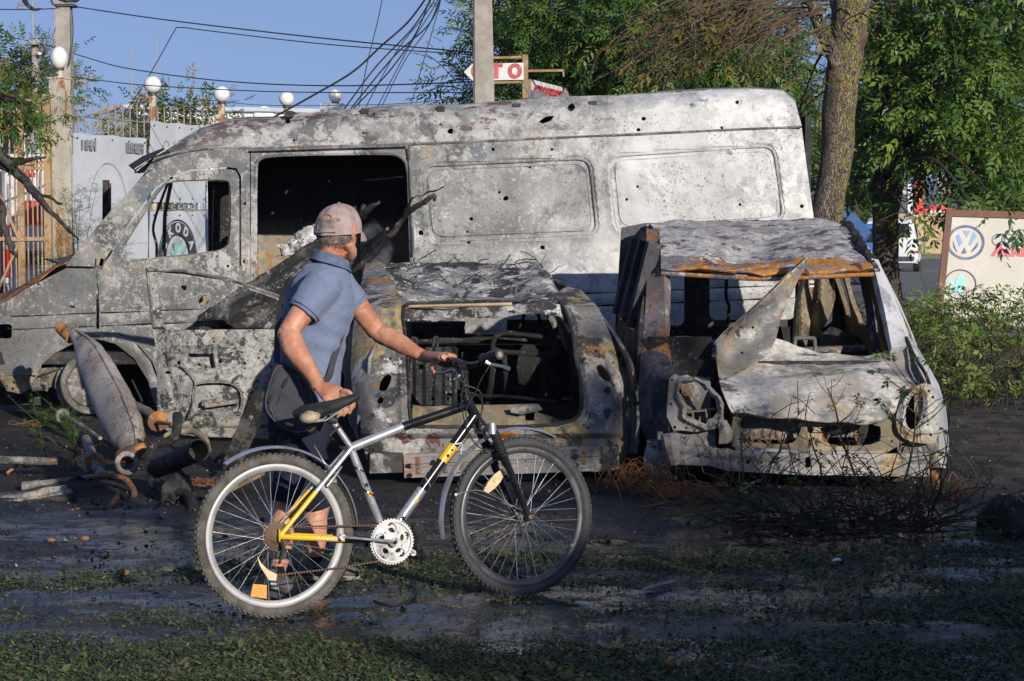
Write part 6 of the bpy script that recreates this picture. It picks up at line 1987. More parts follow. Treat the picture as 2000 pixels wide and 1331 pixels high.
w = Vector(bag_map(np.array([[566.0, 828.0]]))[0])
mb = MB(); mb.box(w + bn * 0.004, (0.032, 0.004, 0.010), Matrix.Rotation(R(18), 3, 'Y'))
obj('bag_badge', mb, plain('brass_badge', (0.45, 0.36, 0.2), 0.4, 0.4), BAG)
def ribbon(name, pts, w_, nrm):
 p = bez(pts, 8); nrm = Vector(nrm).normalized()
 rgs = []
 for i, q in enumerate(p):
  t = (p[min(i + 1, len(p) - 1)] - p[max(i - 1, 0)]).normalized()
  s = t.cross(nrm).normalized() * w_
  rgs.append([q + s + nrm * 0.0015, q - s + nrm * 0.0015, q - s - nrm * 0.0015, q + s - nrm * 0.0015])
 mb = MB(); mb.loft(rgs)
 obj(name, mb, m_bag, BAG, smooth=40)
ribbon('strap', [P(541, 712, 8.40), P(542, 650, 8.45), P(549, 590, 8.48), P(562, 548, 8.56), P(590, 520, 8.72)], 0.015, (-0.6, -1, 0))
ribbon('strap', [P(612, 742, 8.42), P(640, 740, 8.44), P(652, 700, 8.47), P(668, 650, 8.52), P(684, 600, 8.60)], 0.014, (0.5, -1, 0))
# ================================================================ scrap around the wrecks
def item(name, label, cat, base, group=None):
 return thing(name, base, label, cat, group)
# the muffler leaning against the van's wheel arch
MY = 13.7
mf = item('muffler', 'large burnt silver muffler leaning against the van\'s front wheel', 'muffler', PG(245, 890))
axis_px = [(128, 640, 18), (136, 656, 20), (146, 668, 28), (154, 680, 40), (166, 700, 50), (180, 728, 56), (200, 768, 60), (218, 806, 62), (234, 840, 58), (246, 862, 46), (252, 878, 22), (256, 888, 16)]
rings = []
ctr = []
for (x, y, w_) in axis_px:
 t = (y - 640) / 248
 ctr.append((P(x + 12, y, 15.0 - 2.1 * t), w_ * 0.66 * 14.0 / FPX))
for i, (c, r) in enumerate(ctr):
 ax = (ctr[min(i + 1, len(ctr) - 1)][0] - ctr[max(i - 1, 0)][0]).normalized()
 sd = ax.cross(Vector((0, 1, 0))).normalized(); nn = ax.cross(sd)
 row = []
 for k in range(28):
  a = 2 * PI * k / 28
  ca, sa = math.cos(a), math.sin(a)
  rr_ = 1 + 0.05 * math.exp(-((ca * 0 + (abs(sa) - 1)) / 0.06) ** 2) * 0
  row.append(c + sd * (r * math.copysign(abs(ca) ** 0.85, ca)) + nn * (r * 0.62 * math.copysign(abs(sa) ** 0.85, sa)))
 rings.append(row)
# resample along for smoothness
A = np.array([[tuple(p) for p in r] for r in rings])
fine = []
for i in range(len(A) - 1):
 for k in range(4):
  fine.append(A[i] * (1 - k / 4) + A[i + 1] * (k / 4))
fine.append(A[-1])
mb = MB(); mb.loft([[Vector(p) for p in r] for r in fine])
a = np.array(mb.v); a += 0.006 * np.stack([fbm(a, 9, k, 3) for k in range(3)], 1); mb.v = [tuple(x) for x in a]
obj('shell', mb, M['muffler'], mf, smooth=60)
mb = MB()
sm = []
for r in fine[4:]:
 c = r.mean(0); k = int(np.argmin((r - c) @ np.array([-0.25, 1.0, -0.35])))
 o_ = r[k] - c; sm.append(Vector(r[k] + o_ / max(np.linalg.norm(o_), 1e-6) * 0.004))
mb.tube(sm, 0.011, 6)
obj('weld_seam', mb, M['muffler'], mf)
mb = MB(); mb.tube([P(118, 640, 15.05), P(140, 660, 14.95)], [0.045, 0.05], 14); obj('inlet_pipe', mb, M['rusty'], mf)
def pipe(name, lab, cat, pts, r, mat, Y=None, ends=None, group=None, flange=None):
 w = [P(x, y, yy) for (x, y, yy) in pts]
 t = item(name, lab, cat, Vector((w[0].x, w[0].y, 0)), group)
 mb = MB()
 pp = bez(w, 6)
 rs = r if not isinstance(r, (list, tuple)) else list(np.interp(np.linspace(0, 1, len(pp)), np.linspace(0, 1, len(r)), r))
 mb.tube(pp, rs, 14, cap=True)
 mb.noise(0.004, 14, int(pts[0][0]))
 obj('tube', mb, mat, t, smooth=60)
 if flange:
  for (i, rr_) in flange:
   mb = MB(); q = pp[int(i * (len(pp) - 1))]; d = (pp[min(len(pp) - 1, int(i * (len(pp) - 1)) + 1)] - pp[max(0, int(i * (len(pp) - 1)) - 1)])
   mb.disc(q, d, rr_, 0.025, 20); obj('flange', mb, mat, t)
 return t
# shock absorber with round spring plate
t = pipe('shock_absorber', 'shock absorber with rusty round spring plate against the open door', 'scrap', [(262, 793, 13.6), (290, 806, 13.4), (306, 822, 13.2)], [0.035, 0.032, 0.03], M['steel'])
mb = MB(); mb.lathe(P(308, 823, 13.15), (P(308, 823, 13.15) - P(280, 800, 13.5)), [(0.03, -0.03), (0.065, -0.015), (0.07, 0.0), (0.068, 0.008), (0.02, 0.012)], 24); obj('spring_plate', mb, M['rusty'], t)
mb = MB(); mb.tube([P(308, 826, 13.1), P(336, 828, 12.9)], [0.014, 0.010], 8); obj('piston_rod', mb, M['rusty'], t)
t = pipe('shock_absorber', 'shock absorber lying on the black ground below the muffler', 'scrap', [(168, 858, 12.9), (184, 900, 12.3), (200, 930, 12.0)], [0.03, 0.035, 0.03], M['steel'])
mb = MB(); mb.lathe(P(186, 905, 12.2), (P(186, 905, 12.2) - P(176, 880, 12.5)), [(0.03, -0.02), (0.064, -0.01), (0.066, 0.004), (0.02, 0.01)], 20); obj('spring_plate', mb, M['rusty'], t)
# wide exhaust tube with open dark end
t = item('exhaust_tube', 'wide dark exhaust tube with open end pointing right', 'pipe', PG(360, 960))
o0, o1 = P(300, 918, 11.9), P(388, 880, 11.3)
mb = MB(); dd = (o1 - o0).normalized()
mb.lathe(o0, dd, [(0.045, 0), (0.058, 0.05), (0.062, (o1 - o0).length), (0.066, (o1 - o0).length + 0.004), (0.058, (o1 - o0).length), (0.054, (o1 - o0).length - 0.2), (0.01, (o1 - o0).length - 0.22)], 28)
mb.noise(0.003, 12, 4); obj('tube', mb, M['soot'], t, smooth=50)
mb = MB(); mb.tube(bez([P(300, 918, 11.95), P(296, 945, 11.7), P(330, 960, 11.5), P(368, 968, 11.3), P(378, 1000, 11.1)], 6), [0.03] * 25, 10); obj('branch_pipe', mb, M['soot'], t)
mb = MB(); mb.tube(bez([P(290, 900, 12.1), P(300, 870, 12.2), P(330, 862, 12.2), P(344, 846, 12.2), P(346, 810, 12.3)], 6), [0.03] * 25, 10); obj('branch_pipe', mb, M['soot'], t)
mb = MB(); ball(mb, P(345, 955, 11.5), (0.10, 0.12, 0.09), 14, 10); mb.noise(0.03, 14, 3); obj('melted_lump', mb, M['soot'], t)
pipe('bent_pipe', 'bent tan pipe arching in front of the open door', 'pipe', [(310, 862, 12.6), (340, 846, 12.6), (372, 842, 12.6), (398, 856, 12.5), (406, 880, 12.4)], 0.022, M['inner'])
t = pipe('axle_joint', 'orange rusted joint bracket below the muffler', 'scrap', [(238, 893, 12.6), (262, 884, 12.5), (284, 870, 12.5)], [0.05, 0.055, 0.02], M['rusty'])
mb = MB(); mb.torus(P(248, 905, 12.4), Vector((0.3, -1, 0.2)), 0.06, 0.018, 20, 8); obj('ring', mb, M['steel'], t)
pipe('bent_rusty_pipe', 'rusty pipe curling down at its end on the black ground', 'pipe', [(176, 934, 11.95), (200, 930, 11.95), (232, 932, 11.9), (254, 946, 11.8), (262, 966, 11.7), (256, 980, 11.65)], [0.018, 0.018, 0.018, 0.018, 0.016], M['rusty'])
pipe('steel_rod', 'straight grey-brown tube lying left of the curled rusty pipe', 'pipe', [(44, 950, 11.8), (110, 942, 11.8), (186, 930, 11.9)], [0.027, 0.023, 0.016, 0.012], M['steel'])
pipe('drive_shaft', 'thin rusty drive shaft lying in the left foreground', 'pipe', [(68, 1020, 11.0), (150, 1000, 11.1), (200, 992, 11.15), (226, 988, 11.2)], [0.02, 0.025, 0.023, 0.011, 0.008], M['rusty'])
pipe('drive_shaft', 'long rusty bar lying at the far left edge', 'pipe', [(-40, 898, 12.3), (40, 900, 12.3), (110, 902, 12.25)], [0.026, 0.026, 0.022], M['steel'])
pipe('tie_rod', 'thin rod with round end left of the muffler', 'scrap', [(122, 812, 14.0), (150, 826, 13.7), (196, 856, 13.2)], [0.03, 0.015, 0.014, 0.012], M['steel'], flange=[(0.03, 0.05)])
# coil of tyre wire and leaf springs on the left
t = item('tyre_carcass', 'pile of flattened tyre carcass and leaf spring at the lower left', 'scrap', PG(80, 1010))
for k, (y, r, m_) in enumerate(((1000, 0.028, M['charwood']), (988, 0.022, M['steel']), (976, 0.018, M['steel']), (966, 0.012, M['soot']))):
 mb = MB(); mb.tube(bez([P(-40, y + 6, 11.25 + 0.1 * k), P(40, y - 2, 11.3 + 0.1 * k), P(100, y - 14, 11.4 + 0.1 * k), P(150 - 10 * k, y - 22, 11.45 + 0.1 * k)], 6), r, 8, squash=1.6); mb.noise(0.008, 20, k); obj('layer', mb, m_, t)
def wire_nest(name, lab, cx, cy, rx, h, n, seed, mat, r=0.0022):
 g = PG(cx, cy); s = g.y / FPX
 rr = random.Random(seed); mb = MB()
 for k in range(n):
  a0 = rr.uniform(0, 2 * PI); ra = rx * s * rr.uniform(.4, 1)
  c = g + Vector((rr.gauss(0, .25) * rx * s, rr.gauss(0, .08), 0))
  pts = [c + Vector((ra * math.cos(a0 + j * .5), .35 * ra * math.sin(a0 + j * .5), 0.01 + h * rr.uniform(0, 1) * abs(math.sin(j * .55)))) for j in range(7)]
  mb.tube(bez(pts, 4), r, 3)
 o = obj(name, mb, mat, None, origin=tuple(g)); tag(o, lab, 'wire')
m_wirer = plain('rusty_tyre_wire', (0.20, 0.09, 0.035), 0.7, 0.3, 0.3, 8, 0)
wire_nest('wire_nest', 'tangle of rusty tyre wire between the two burnt cars', 1255, 962, 70, 0.2, 55, 3, m_wirer)
wire_nest('wire_nest', 'flat tangle of rusty wire in front of the burnt car\'s left wheel', 1330, 975, 80, 0.08, 40, 4, m_wirer)
wire_nest('wire_nest', 'rusty wire tangle beside the right front corner of the burnt car', 1860, 975, 46, 0.12, 30, 5, m_wirer)
wire_nest('wire_nest', 'small rusty wire coil behind the man\'s bicycle wheel', 405, 950, 42, 0.05, 22, 6, m_wirer)
wire_nest('wire_nest', 'rusty wire under the van\'s front bumper bracket', 90, 835, 60, 0.05, 22, 7, m_wirer)
# charred panel leaning behind the open door
def panel_thing(name, lab, pts, Y, mat, t=0.03, cat='panel', amp=0.02, rib=0.0):
 g = P(pts[0][0], pts[0][1], Y if not callable(Y) else float(Y(np.array([pts[0]], float))[0]))
 T_ = item(name, lab, cat, Vector((g.x, g.y, 0)))
 def mp(q):
  v = pxmap(Y)(q);
  v[:, 1] += amp * fbm(v, 6, 3, 3)
  if rib:
   u = (q[:, 1] - (640 - (q[:, 0] - 380) * 0.62))
   v[:, 1] -= rib * np.sin(u / 11.0)
  return v
 obj('sheet', sheet(pts, [], 6, mp, t), mat, T_)
 return T_
panel_thing('charred_beam', 'charred black ribbed panel leaning diagonally behind the open door', [(376, 642), (384, 618), (470, 562), (560, 505), (640, 455), (672, 452), (690, 500), (660, 560), (600, 620), (560, 646)], lambda q: 15.55 - 0.0012 * (q[:, 0] - 380), M['charpanel'], rib=0.06)
panel_thing('slanting_panel', 'black flat panel leaning beside the man behind the bag', [(436, 900), (470, 820), (500, 760), (520, 768), (498, 850), (472, 905)], 12.6, M['charwood'], 0.05)  # flat black sheet slanting beside the man
# white ash on the van's door sill
ah = item('ash_heap', 'white ash heap in the van\'s side doorway behind the man', 'ash', P(600, 500, 16.6))
mb = MB();
for (x, y, r) in ((560, 486, .07), (580, 478, .09), (600, 470, .11), (618, 462, .12), (628, 486, .12), (600, 495, .1)):
 ball(mb, P(x, y, 16.55), (r, r, r * .8), 16, 10)
v, f = fuse(mb, 0.02, 2); v = v + 0.03 * np.stack([fbm(v, 16, k, 3) for k in range(3)], 1)
obj('ash', (v, f), M['ash'], ah, smooth=60)
mb = MB(); mb.box(P(596, 512, 16.6), (0.5, 0.4, 0.1)); mb.box(P(610, 640, 16.6), (0.3, 0.3, 0.9)); obj('burnt_seat', mb, M['inner'], ah)
# charred branches
def branch(name, lab, paths, mat=M['charwood']):
 w0 = P(*paths[0][0][0]) if len(paths[0][0][0]) == 3 else None
 T_ = item(name, lab, 'branch', Vector((w0.x, w0.y, 0)))
 for pts, r0, r1 in paths:
  mb = MB(); pp = bez([P(*p) for p in pts], 7)
  mb.tube(pp, list(np.linspace(r0, r1, len(pp))), 9); mb.noise(0.012, 16, int(pts[0][0]) + 3)
  obj('limb', mb, mat, T_, smooth=60)
 return T_
branch('charred_branch', 'forked charred branch sticking up in front of the van\'s side panel', [([(690, 530, 15.2), (730, 495, 15.2), (770, 452, 15.1), (790, 425, 15.1), (812, 405, 15.0), (842, 388, 15.0)], 0.026, 0.018), ([(788, 428, 15.1), (796, 408, 15.1), (806, 390, 15.0), (830, 378, 15.0), (866, 366, 14.9)], 0.014, 0.005), ([(836, 392, 15.0), (846, 382, 15.0), (850, 394, 15.0)], 0.02, 0.014)])
branch('charred_branch', 'short charred branch stub beside the man\'s cap', [([(672, 460, 15.6), (700, 430, 15.6), (722, 408, 15.5), (744, 394, 15.5)], 0.032, 0.022), ([(704, 428, 15.6), (708, 412, 15.6), (714, 400, 15.6)], 0.028, 0.02)])
CT = branch('charred_tree', 'burnt black tree reaching in from the left edge with bare limbs', [([(-190, 846, 15.2), (-180, 560, 15.3), (-165, 300, 15.3), (-150, 120, 15.3), (-120, -120, 15.2)], 0.16, 0.06),
 ([(-165, 200, 15.3), (-60, 250, 15.2), (0, 302, 15.2), (40, 345, 15.2), (75, 385, 15.1), (110, 425, 15.1), (152, 468, 15.1)], 0.07, 0.008), ([(70, 378, 15.1), (90, 385, 15.1), (122, 398, 15.1)], 0.022, 0.008), ([(-165, 260, 15.3), (-60, 295, 15.2), (0, 310, 15.2), (35, 316, 15.2), (60, 312, 15.2), (90, 306, 15.2)], 0.05, 0.008), ([(-60, 290, 15.25), (0, 320, 15.25), (30, 340, 15.25)], 0.045, 0.02),
 ([(-170, 320, 15.3), (-40, 360, 15.0), (0, 400, 15.0), (6, 440, 15.0), (18, 475, 15.0), (30, 500, 15.0), (36, 503, 15.0)], 0.045, 0.008), ([(0, 402, 15.0), (10, 408, 15.0)], 0.012, 0.006),
 ([(-125, -100, 15.2), (-30, -60, 15), (40, -20, 14.6), (52, 6, 14.5), (66, 18, 14.5), (82, 18, 14.5)], 0.04, 0.006), ([(40, -20, 14.6), (96, -20, 14.5), (104, 6, 14.5), (112, 18, 14.5)], 0.014, 0.004), ([(40, -20, 14.6), (110, -6, 14.5), (140, 5, 14.5), (165, -4, 14.5)], 0.018, 0.008),
 ([(-155, 150, 15.3), (-60, 175, 15.3), (0, 196, 15.3), (60, 205, 15.3)], 0.03, 0.005)])
CT['category'] = 'tree'
# scorched posts and tyre under the cars
t = item('charred_post', 'scorched post leaning behind the van\'s windscreen pillar', 'post', PG(205, 680))
mb = MB(); mb.bar(P(205, 660, 17.9), P(207, 352, 17.9), 0.06, 0.05); obj('post', mb, M['charwood'], t)
mb = MB(); mb.bar(P(212, 660, 18.0), P(213, 358, 18.0), 0.05, 0.03); obj('rust_strip', mb, M['rusty'], t)
# big stone and litter pieces in front
def stone(name, lab, px, py, r, mat, seed, sq=(1, .8, .5), cat='stone', z=0.3):
 g = PG(px, py); mb = MB(); ball(mb, g + Vector((0, 0, r * sq[2] * z)), (r * sq[0], r * sq[1], r * sq[2]), 14, 9); mb.noise(r * 0.18, 1.6 / r, seed)
 o = obj(name, mb, mat, None, origin=tuple(g), smooth=50); tag(o, lab, cat)
m_st = plain('dusty_stone', (0.17, 0.15, 0.13), 0.9, 0, .3, 20, .4); m_bk = plain('brick_shard', (0.26, 0.14, 0.07), 0.9, 0, .3, 20, .4); m_dk = plain('black_bundle', (0.012, 0.012, 0.013), 0.7, 0, .3, 8, .3)
stone('tyre_lump', 'dark rounded tyre remnant at the right edge of the ground', 1985, 1030, 0.17, M['soot'], 3, (1.2, .8, .8), 'tyre')
def rag(name, lab, px, py, rx, h, mat, seed):
 g = PG(px, py); rr = random.Random(seed)
 o_ = [(math.cos(2 * PI * k / 9) * rx * rr.uniform(.6, 1.1), math.sin(2 * PI * k / 9) * rx * rr.uniform(.4, .8)) for k in range(9)]
 v2, f2 = net(o_, [], rx / 7)
 v3 = np.stack([g.x + v2[:, 0], g.y + v2[:, 1], 0.01 + h * np.abs(fbm(np.stack([v2[:, 0], v2[:, 1], v2[:, 0] * 0 + seed], 1), 1.1 / rx, seed, 3))], 1)
 o = obj(name, thicken(v3, f2, 0.002), mat, None, origin=tuple(g), smooth=25); tag(o, lab, 'litter')
rag('crumpled_wrapper', 'pale crumpled wrapper on the shaded road edge', 1190, 1272, 0.05, 0.06, plain('old_wrapper', (0.2, 0.165, 0.14), 0.7), 5)
rag('paper_scrap', 'brown paper scrap in the bottom foreground', 1310, 1306, 0.05, 0.05, plain('brown_scrap', (0.22, 0.14, 0.06), 0.8), 6)
stone('stone', 'flat grey stone beside the bicycle shadow', 328, 1114, 0.035, m_st, 8, (1.2, .7, .25))
stone('brick_shard', 'small orange brick shard on the dark ground', 100, 1056, 0.02, m_bk, 9)
stone('brick_shard', 'broken brick piece beside the wheel shadow', 240, 1120, 0.03, m_bk, 10)
stone('brick_shard', 'brownish brick lump near the far left pipes', 166, 1053, 0.022, m_bk, 11)
stone('white_crumb', 'white plaster crumb on the shaded ground', 1634, 1096, 0.022, plain('white_crumb', (0.7, 0.7, 0.7), 0.8), 12, cat='rubble')
stone('burnt_stump', 'rusty burnt lump behind the bicycle cranks', 815, 1070, 0.06, M['soot'], 13, (.7, .8, 1.2), 'scrap', z=.8)
t = item('driftwood_stick', 'pale weathered stick on the shaded wet ground', 'stick', PG(1290, 1155))
mb = MB(); mb.tube(bez([PG(1255, 1158) + Vector((0, 0, .015)), PG(1285, 1152) + Vector((0, 0, .02)), PG(1320, 1143) + Vector((0, 0, .02))], 5), [.008, .012, .013, .014, .013, .012, .012, .011, .01, .008, .005], 7, squash=.6); obj('stick', mb, plain('grey_driftwood', (0.28, 0.27, 0.25), 0.8), t)
t = item('wooden_slat', 'pale wooden slat lying behind the rear wheel', 'plank', PG(470, 960))
mb = MB(); mb.bar(PG(430, 975) + Vector((0, 0, .03)), PG(510, 940) + Vector((0, 0, .05)), .05, .02); obj('slat', mb, plain('scorched_wood', (0.30, 0.2, 0.12), 0.8), t)
# black hose lying on the mud
t = item('black_hose', 'thin black cable loop lying on the wet mud below the cranks', 'cable', PG(800, 1170))
mb = MB(); mb.tube(bez([PG(730, 1180) + Vector((0, 0, .012)), PG(770, 1190) + Vector((0, 0, .012)), PG(806, 1172) + Vector((0, 0, .012)), PG(812, 1150) + Vector((0, 0, .02)), PG(802, 1150) + Vector((0, 0, .03))], 6), 0.006, 6); obj('hose', mb, m_dk, t)
# a last wisp of smoke inside the van's doorway
sm_m = bpy.data.materials.new('thin_smoke'); sm_m.use_nodes = True; nt = sm_m.node_tree
for n_ in list(nt.nodes):
 if n_.type == 'BSDF_PRINCIPLED': nt.nodes.remove(n_)
pv = nt.nodes.new('ShaderNodeVolumePrincipled'); pv.inputs['Color'].default_value = (0.75, 0.8, 0.9, 1)
tn = nt.nodes.new('ShaderNodeTexNoise'); tn.inputs['Scale'].default_value = 6; tn.inputs['Detail'].default_value = 4
mr = nt.nodes.new('ShaderNodeMapRange'); mr.inputs['From Min'].default_value = 0.45; mr.inputs['From Max'].default_value = 0.75; mr.inputs['To Max'].default_value = 4.0
tc = nt.nodes.new('ShaderNodeTexCoord'); nt.links.new(tc.outputs['Object'], tn.inputs['Vector']); nt.links.new(tn.outputs['Fac'], mr.inputs['Value']); nt.links.new(mr.outputs[0], pv.inputs['Density'])
nt.links.new(pv.outputs[0], nt.nodes['Material Output'].inputs['Volume'])
mb = MB(); ball(mb, P(735, 500, 15.9), (0.13, 0.2, 0.28), 16, 10); mb.noise(0.04, 6, 2)
o = obj('smoke_wisp', mb, sm_m, None, origin=tuple(P(735, 540, 15.9))); tag(o, 'thin bluish smoke drifting behind the man\'s face', 'smoke', kind='stuff')
for k, (x0, y0, x1, y1) in enumerate(((60, 870, 130, 890), (120, 962, 180, 950), (210, 1000, 250, 985), (300, 1000, 350, 990), (10, 930, 60, 925), (420, 905, 440, 930), (140, 915, 160, 890))):
 a, b_ = PG(x0, y0) + Vector((0, 0, .02)), PG(x1, y1) + Vector((0, 0, .05))
 mb = MB(); mb.tube(bez([a, a.lerp(b_, .4) + Vector((0.02, 0, .05)), a.lerp(b_, .7) + Vector((0, 0.05, .0)), b_], 4), .007 + .003 * (k % 3), 6); mb.noise(.012, 12, k)
 o = obj('scrap_rod', mb, M['soot'] if k % 2 else M['rusty'], None, origin=tuple(a)); tag(o, ['thin black rod lying below the van bumper bracket', 'short bent rod beside the curled rusty pipe', 'black stub of rod right of the drive shaft', 'rusty rod stub in front of the exhaust tube', 'black rod end at the far left edge', 'rusty rod leaning behind the rear mudguard', 'black bent rod under the fallen shock absorber'][k], 'scrap', 'loose burnt rods')
# ================================================================ leaves and trees
def leaf_mat(name, cols, trans=0.35, rough=0.45):
 t = NT(name)
 at = t.n('ShaderNodeAttribute', attribute_name='shade')
 cr = t.n('ShaderNodeValToRGB')
 cr.color_ramp.elements[0].position = 0.0
 cr.color_ramp.elements[0].color = cols[0] + (1,)
 cr.color_ramp.elements[1].position = 1.0
 cr.color_ramp.elements[1].color = cols[-1] + (1,)
 for k, c in enumerate(cols[1:-1]):
  e = cr.color_ramp.elements.new((k + 1) / (len(cols) - 1)); e.color = c + (1,)
 t.l(at.outputs['Fac'], cr.inputs[0])
 t.set(Base_Color=cr.outputs[0], Roughness=rough)
 t.b.inputs['Specular IOR Level'].default_value = 0.35
 tr = t.n('ShaderNodeBsdfTranslucent')
 t.l(cr.outputs[0], tr.inputs['Color'])
 mx = t.n('ShaderNodeMixShader'); mx.inputs[0].default_value = trans
 out = t.t.nodes['Material Output']
 t.l(t.b.outputs[0], mx.inputs[1]); t.l(tr.outputs[0], mx.inputs[2]); t.l(mx.outputs[0], out.inputs[0])
 return t.m
m_leaf = leaf_mat('tree_leaves', [(0.032, 0.08, 0.018), (0.07, 0.15, 0.03), (0.13, 0.23, 0.04), (0.24, 0.32, 0.06)])
m_leafd = leaf_mat('dark_tree_leaves', [(0.026, 0.07, 0.018), (0.055, 0.13, 0.028), (0.10, 0.20, 0.04), (0.22, 0.27, 0.05)])
m_leafy = leaf_mat('yellowing_leaves', [(0.10, 0.13, 0.025), (0.20, 0.19, 0.035), (0.30, 0.24, 0.06), (0.26, 0.15, 0.05)])
m_weed = leaf_mat('weed_leaves', [(0.06, 0.12, 0.028), (0.13, 0.22, 0.04), (0.22, 0.31, 0.065), (0.32, 0.34, 0.12)])
m_weedg = leaf_mat('grey_green_weed', [(0.09, 0.13, 0.07), (0.16, 0.20, 0.11), (0.22, 0.25, 0.16)])
m_litter = leaf_mat('fallen_leaves', [(0.03, 0.055, 0.022), (0.05, 0.085, 0.03), (0.09, 0.125, 0.045), (0.04, 0.04, 0.026), (0.15, 0.14, 0.06), (0.04, 0.085, 0.05)], 0.1, 0.6)
def bark_mat(name, c0, c1, moss=None):
 t = NT(name)
 n = t.noise(9, 3, 6, 0.7, 0.5, (1, 1, 0.28))
 v = t.n('ShaderNodeTexVoronoi', feature='DISTANCE_TO_EDGE'); v.inputs['Scale'].default_value = 44
 va = t.n('ShaderNodeVectorMath', operation='ADD'); t.l(t.off(4, (1, 1, 0.2)), va.inputs[0]); nz = t.n('ShaderNodeTexNoise'); nz.inputs['Scale'].default_value = 14; t.l(t.co, nz.inputs['Vector']); vm = t.n('ShaderNodeVectorMath', operation='SCALE'); vm.inputs['Scale'].default_value = 0.07; t.l(nz.outputs['Color'], vm.inputs[0]); t.l(vm.outputs[0], va.inputs[1]); t.l(va.outputs[0], v.inputs['Vector'])
 crack = t.step(v.outputs['Distance'], 0.02, 0.16)
 col = t.mix(t.step(n, 0.35, 0.65), c0, c1)
 col = t.mix(t.step(crack, 0.0, 1.0, 0.75, 0.0), col, tuple(x * 0.35 for x in c0))
 if moss:
  x = t.axis(0)
  f = t.math('MULTIPLY', t.step(t.math('ADD', x, t.math('MULTIPLY', t.noise(3, 9, 4), 0.25)), 0.10, 0.34), t.step(t.noise(16, 12, 5, .7), 0.45, 0.56))
  col = t.mix(f, col, moss)
 t.set(Base_Color=col, Roughness=0.9)
 t.bump(t.math('ADD', crack, t.math('MULTIPLY', n, 0.6)), 1.0, 0.03)
 return t.m
m_bark = bark_mat('sunlit_bark', (0.13, 0.105, 0.08), (0.25, 0.205, 0.16), (0.26, 0.23, 0.06))
m_bark2 = bark_mat('dark_bark', (0.085, 0.062, 0.045), (0.15, 0.115, 0.085))
m_twig = plain('brown_twigs', (0.125, 0.082, 0.06), 0.8, 0, 0.35, 4, 0.2, 0.2)
m_twigd = plain('dark_twigs', (0.055, 0.043, 0.033), 0.85, 0, 0.35, 4, 0.2, 0.2)
def compound(p, d, L, pairs=3, w=0.32, rng=RNG, spread=50, droop=0.25, shade=None):
 """vectorised compound leaves: p, d (n,3); returns verts, quads, attr"""
 n = len(p)
 up = np.stack([rng.normal(0, .5, n), rng.normal(0, .5, n) - 0.25, np.abs(rng.normal(0.8, .4, n))], 1)
 d = d / np.maximum(np.linalg.norm(d, axis=1, keepdims=True), 1e-9)
 s = np.cross(d, up); s /= np.maximum(np.linalg.norm(s, axis=1, keepdims=True), 1e-9)
 nn = np.cross(s, d)
 L = np.broadcast_to(np.asarray(L, float), (n,)) * rng.uniform(0.55, 1.4, n)
 sh = rng.uniform(0, 1, n) if shade is None else shade
 V, A = [], []
 spec = [(2 * pairs * 0.30 + 0.25, 0)] + [((j + 0.7) * 0.62, sgn) for j in range(pairs) for sgn in (-1, 1)]
 c, si = math.cos(R(spread)), math.sin(R(spread))
 for (t, sg) in spec:
  b = p + d * (t * L)[:, None] - np.array([0, 0, 1]) * (droop * (t * L) ** 1.0 * 0.5)[:, None]
  ld = (d if sg == 0 else d * c + s * (si * sg))
  ld = ld + rng.normal(0, 0.16, (n, 3)) - np.array([0, 0, droop])
  ld /= np.linalg.norm(ld, axis=1, keepdims=True)
  pe = np.cross(ld, nn); pe /= np.maximum(np.linalg.norm(pe, axis=1, keepdims=True), 1e-9)
  l = (L * rng.uniform(0.8, 1.15, n))[:, None]
  m = b + ld * l * 0.42 + nn * l * 0.06
  V.append(np.stack([b, m + pe * l * w * 0.5, b + ld * l - nn * l * 0.08, m - pe * l * w * 0.5], 1))
  A.append(np.repeat(np.clip(sh + rng.normal(0, 0.08, n), 0, 1), 4).reshape(n, 4))
 V = np.concatenate(V).reshape(-1, 3)
 A = np.concatenate(A).ravel()
 return V, np.arange(len(V)).reshape(-1, 4), A
def blob(cx, cy, rx, ry, Y0, Y1, n, clump=14, sig=0.22, rng=RNG):
 m = max(1, n // clump)
 c = rng.normal(0, 1, (m, 3)); c /= np.linalg.norm(c, axis=1, keepdims=True); c *= rng.uniform(0.25, 1, (m, 1)) ** 0.5
 pc = pxmap(lambda q: (Y0 + Y1) / 2 + c[:, 1] * (Y1 - Y0) / 2)(np.stack([cx + c[:, 0] * rx, cy + c[:, 2] * ry], 1))
 k = rng.integers(0, m, n)
 off = rng.normal(0, sig, (n, 3))
 p = pc[k] + off
 d = off + rng.normal(0, 0.12, (n, 3)) + np.array([0, 0, -0.06])
 return p, d, pc
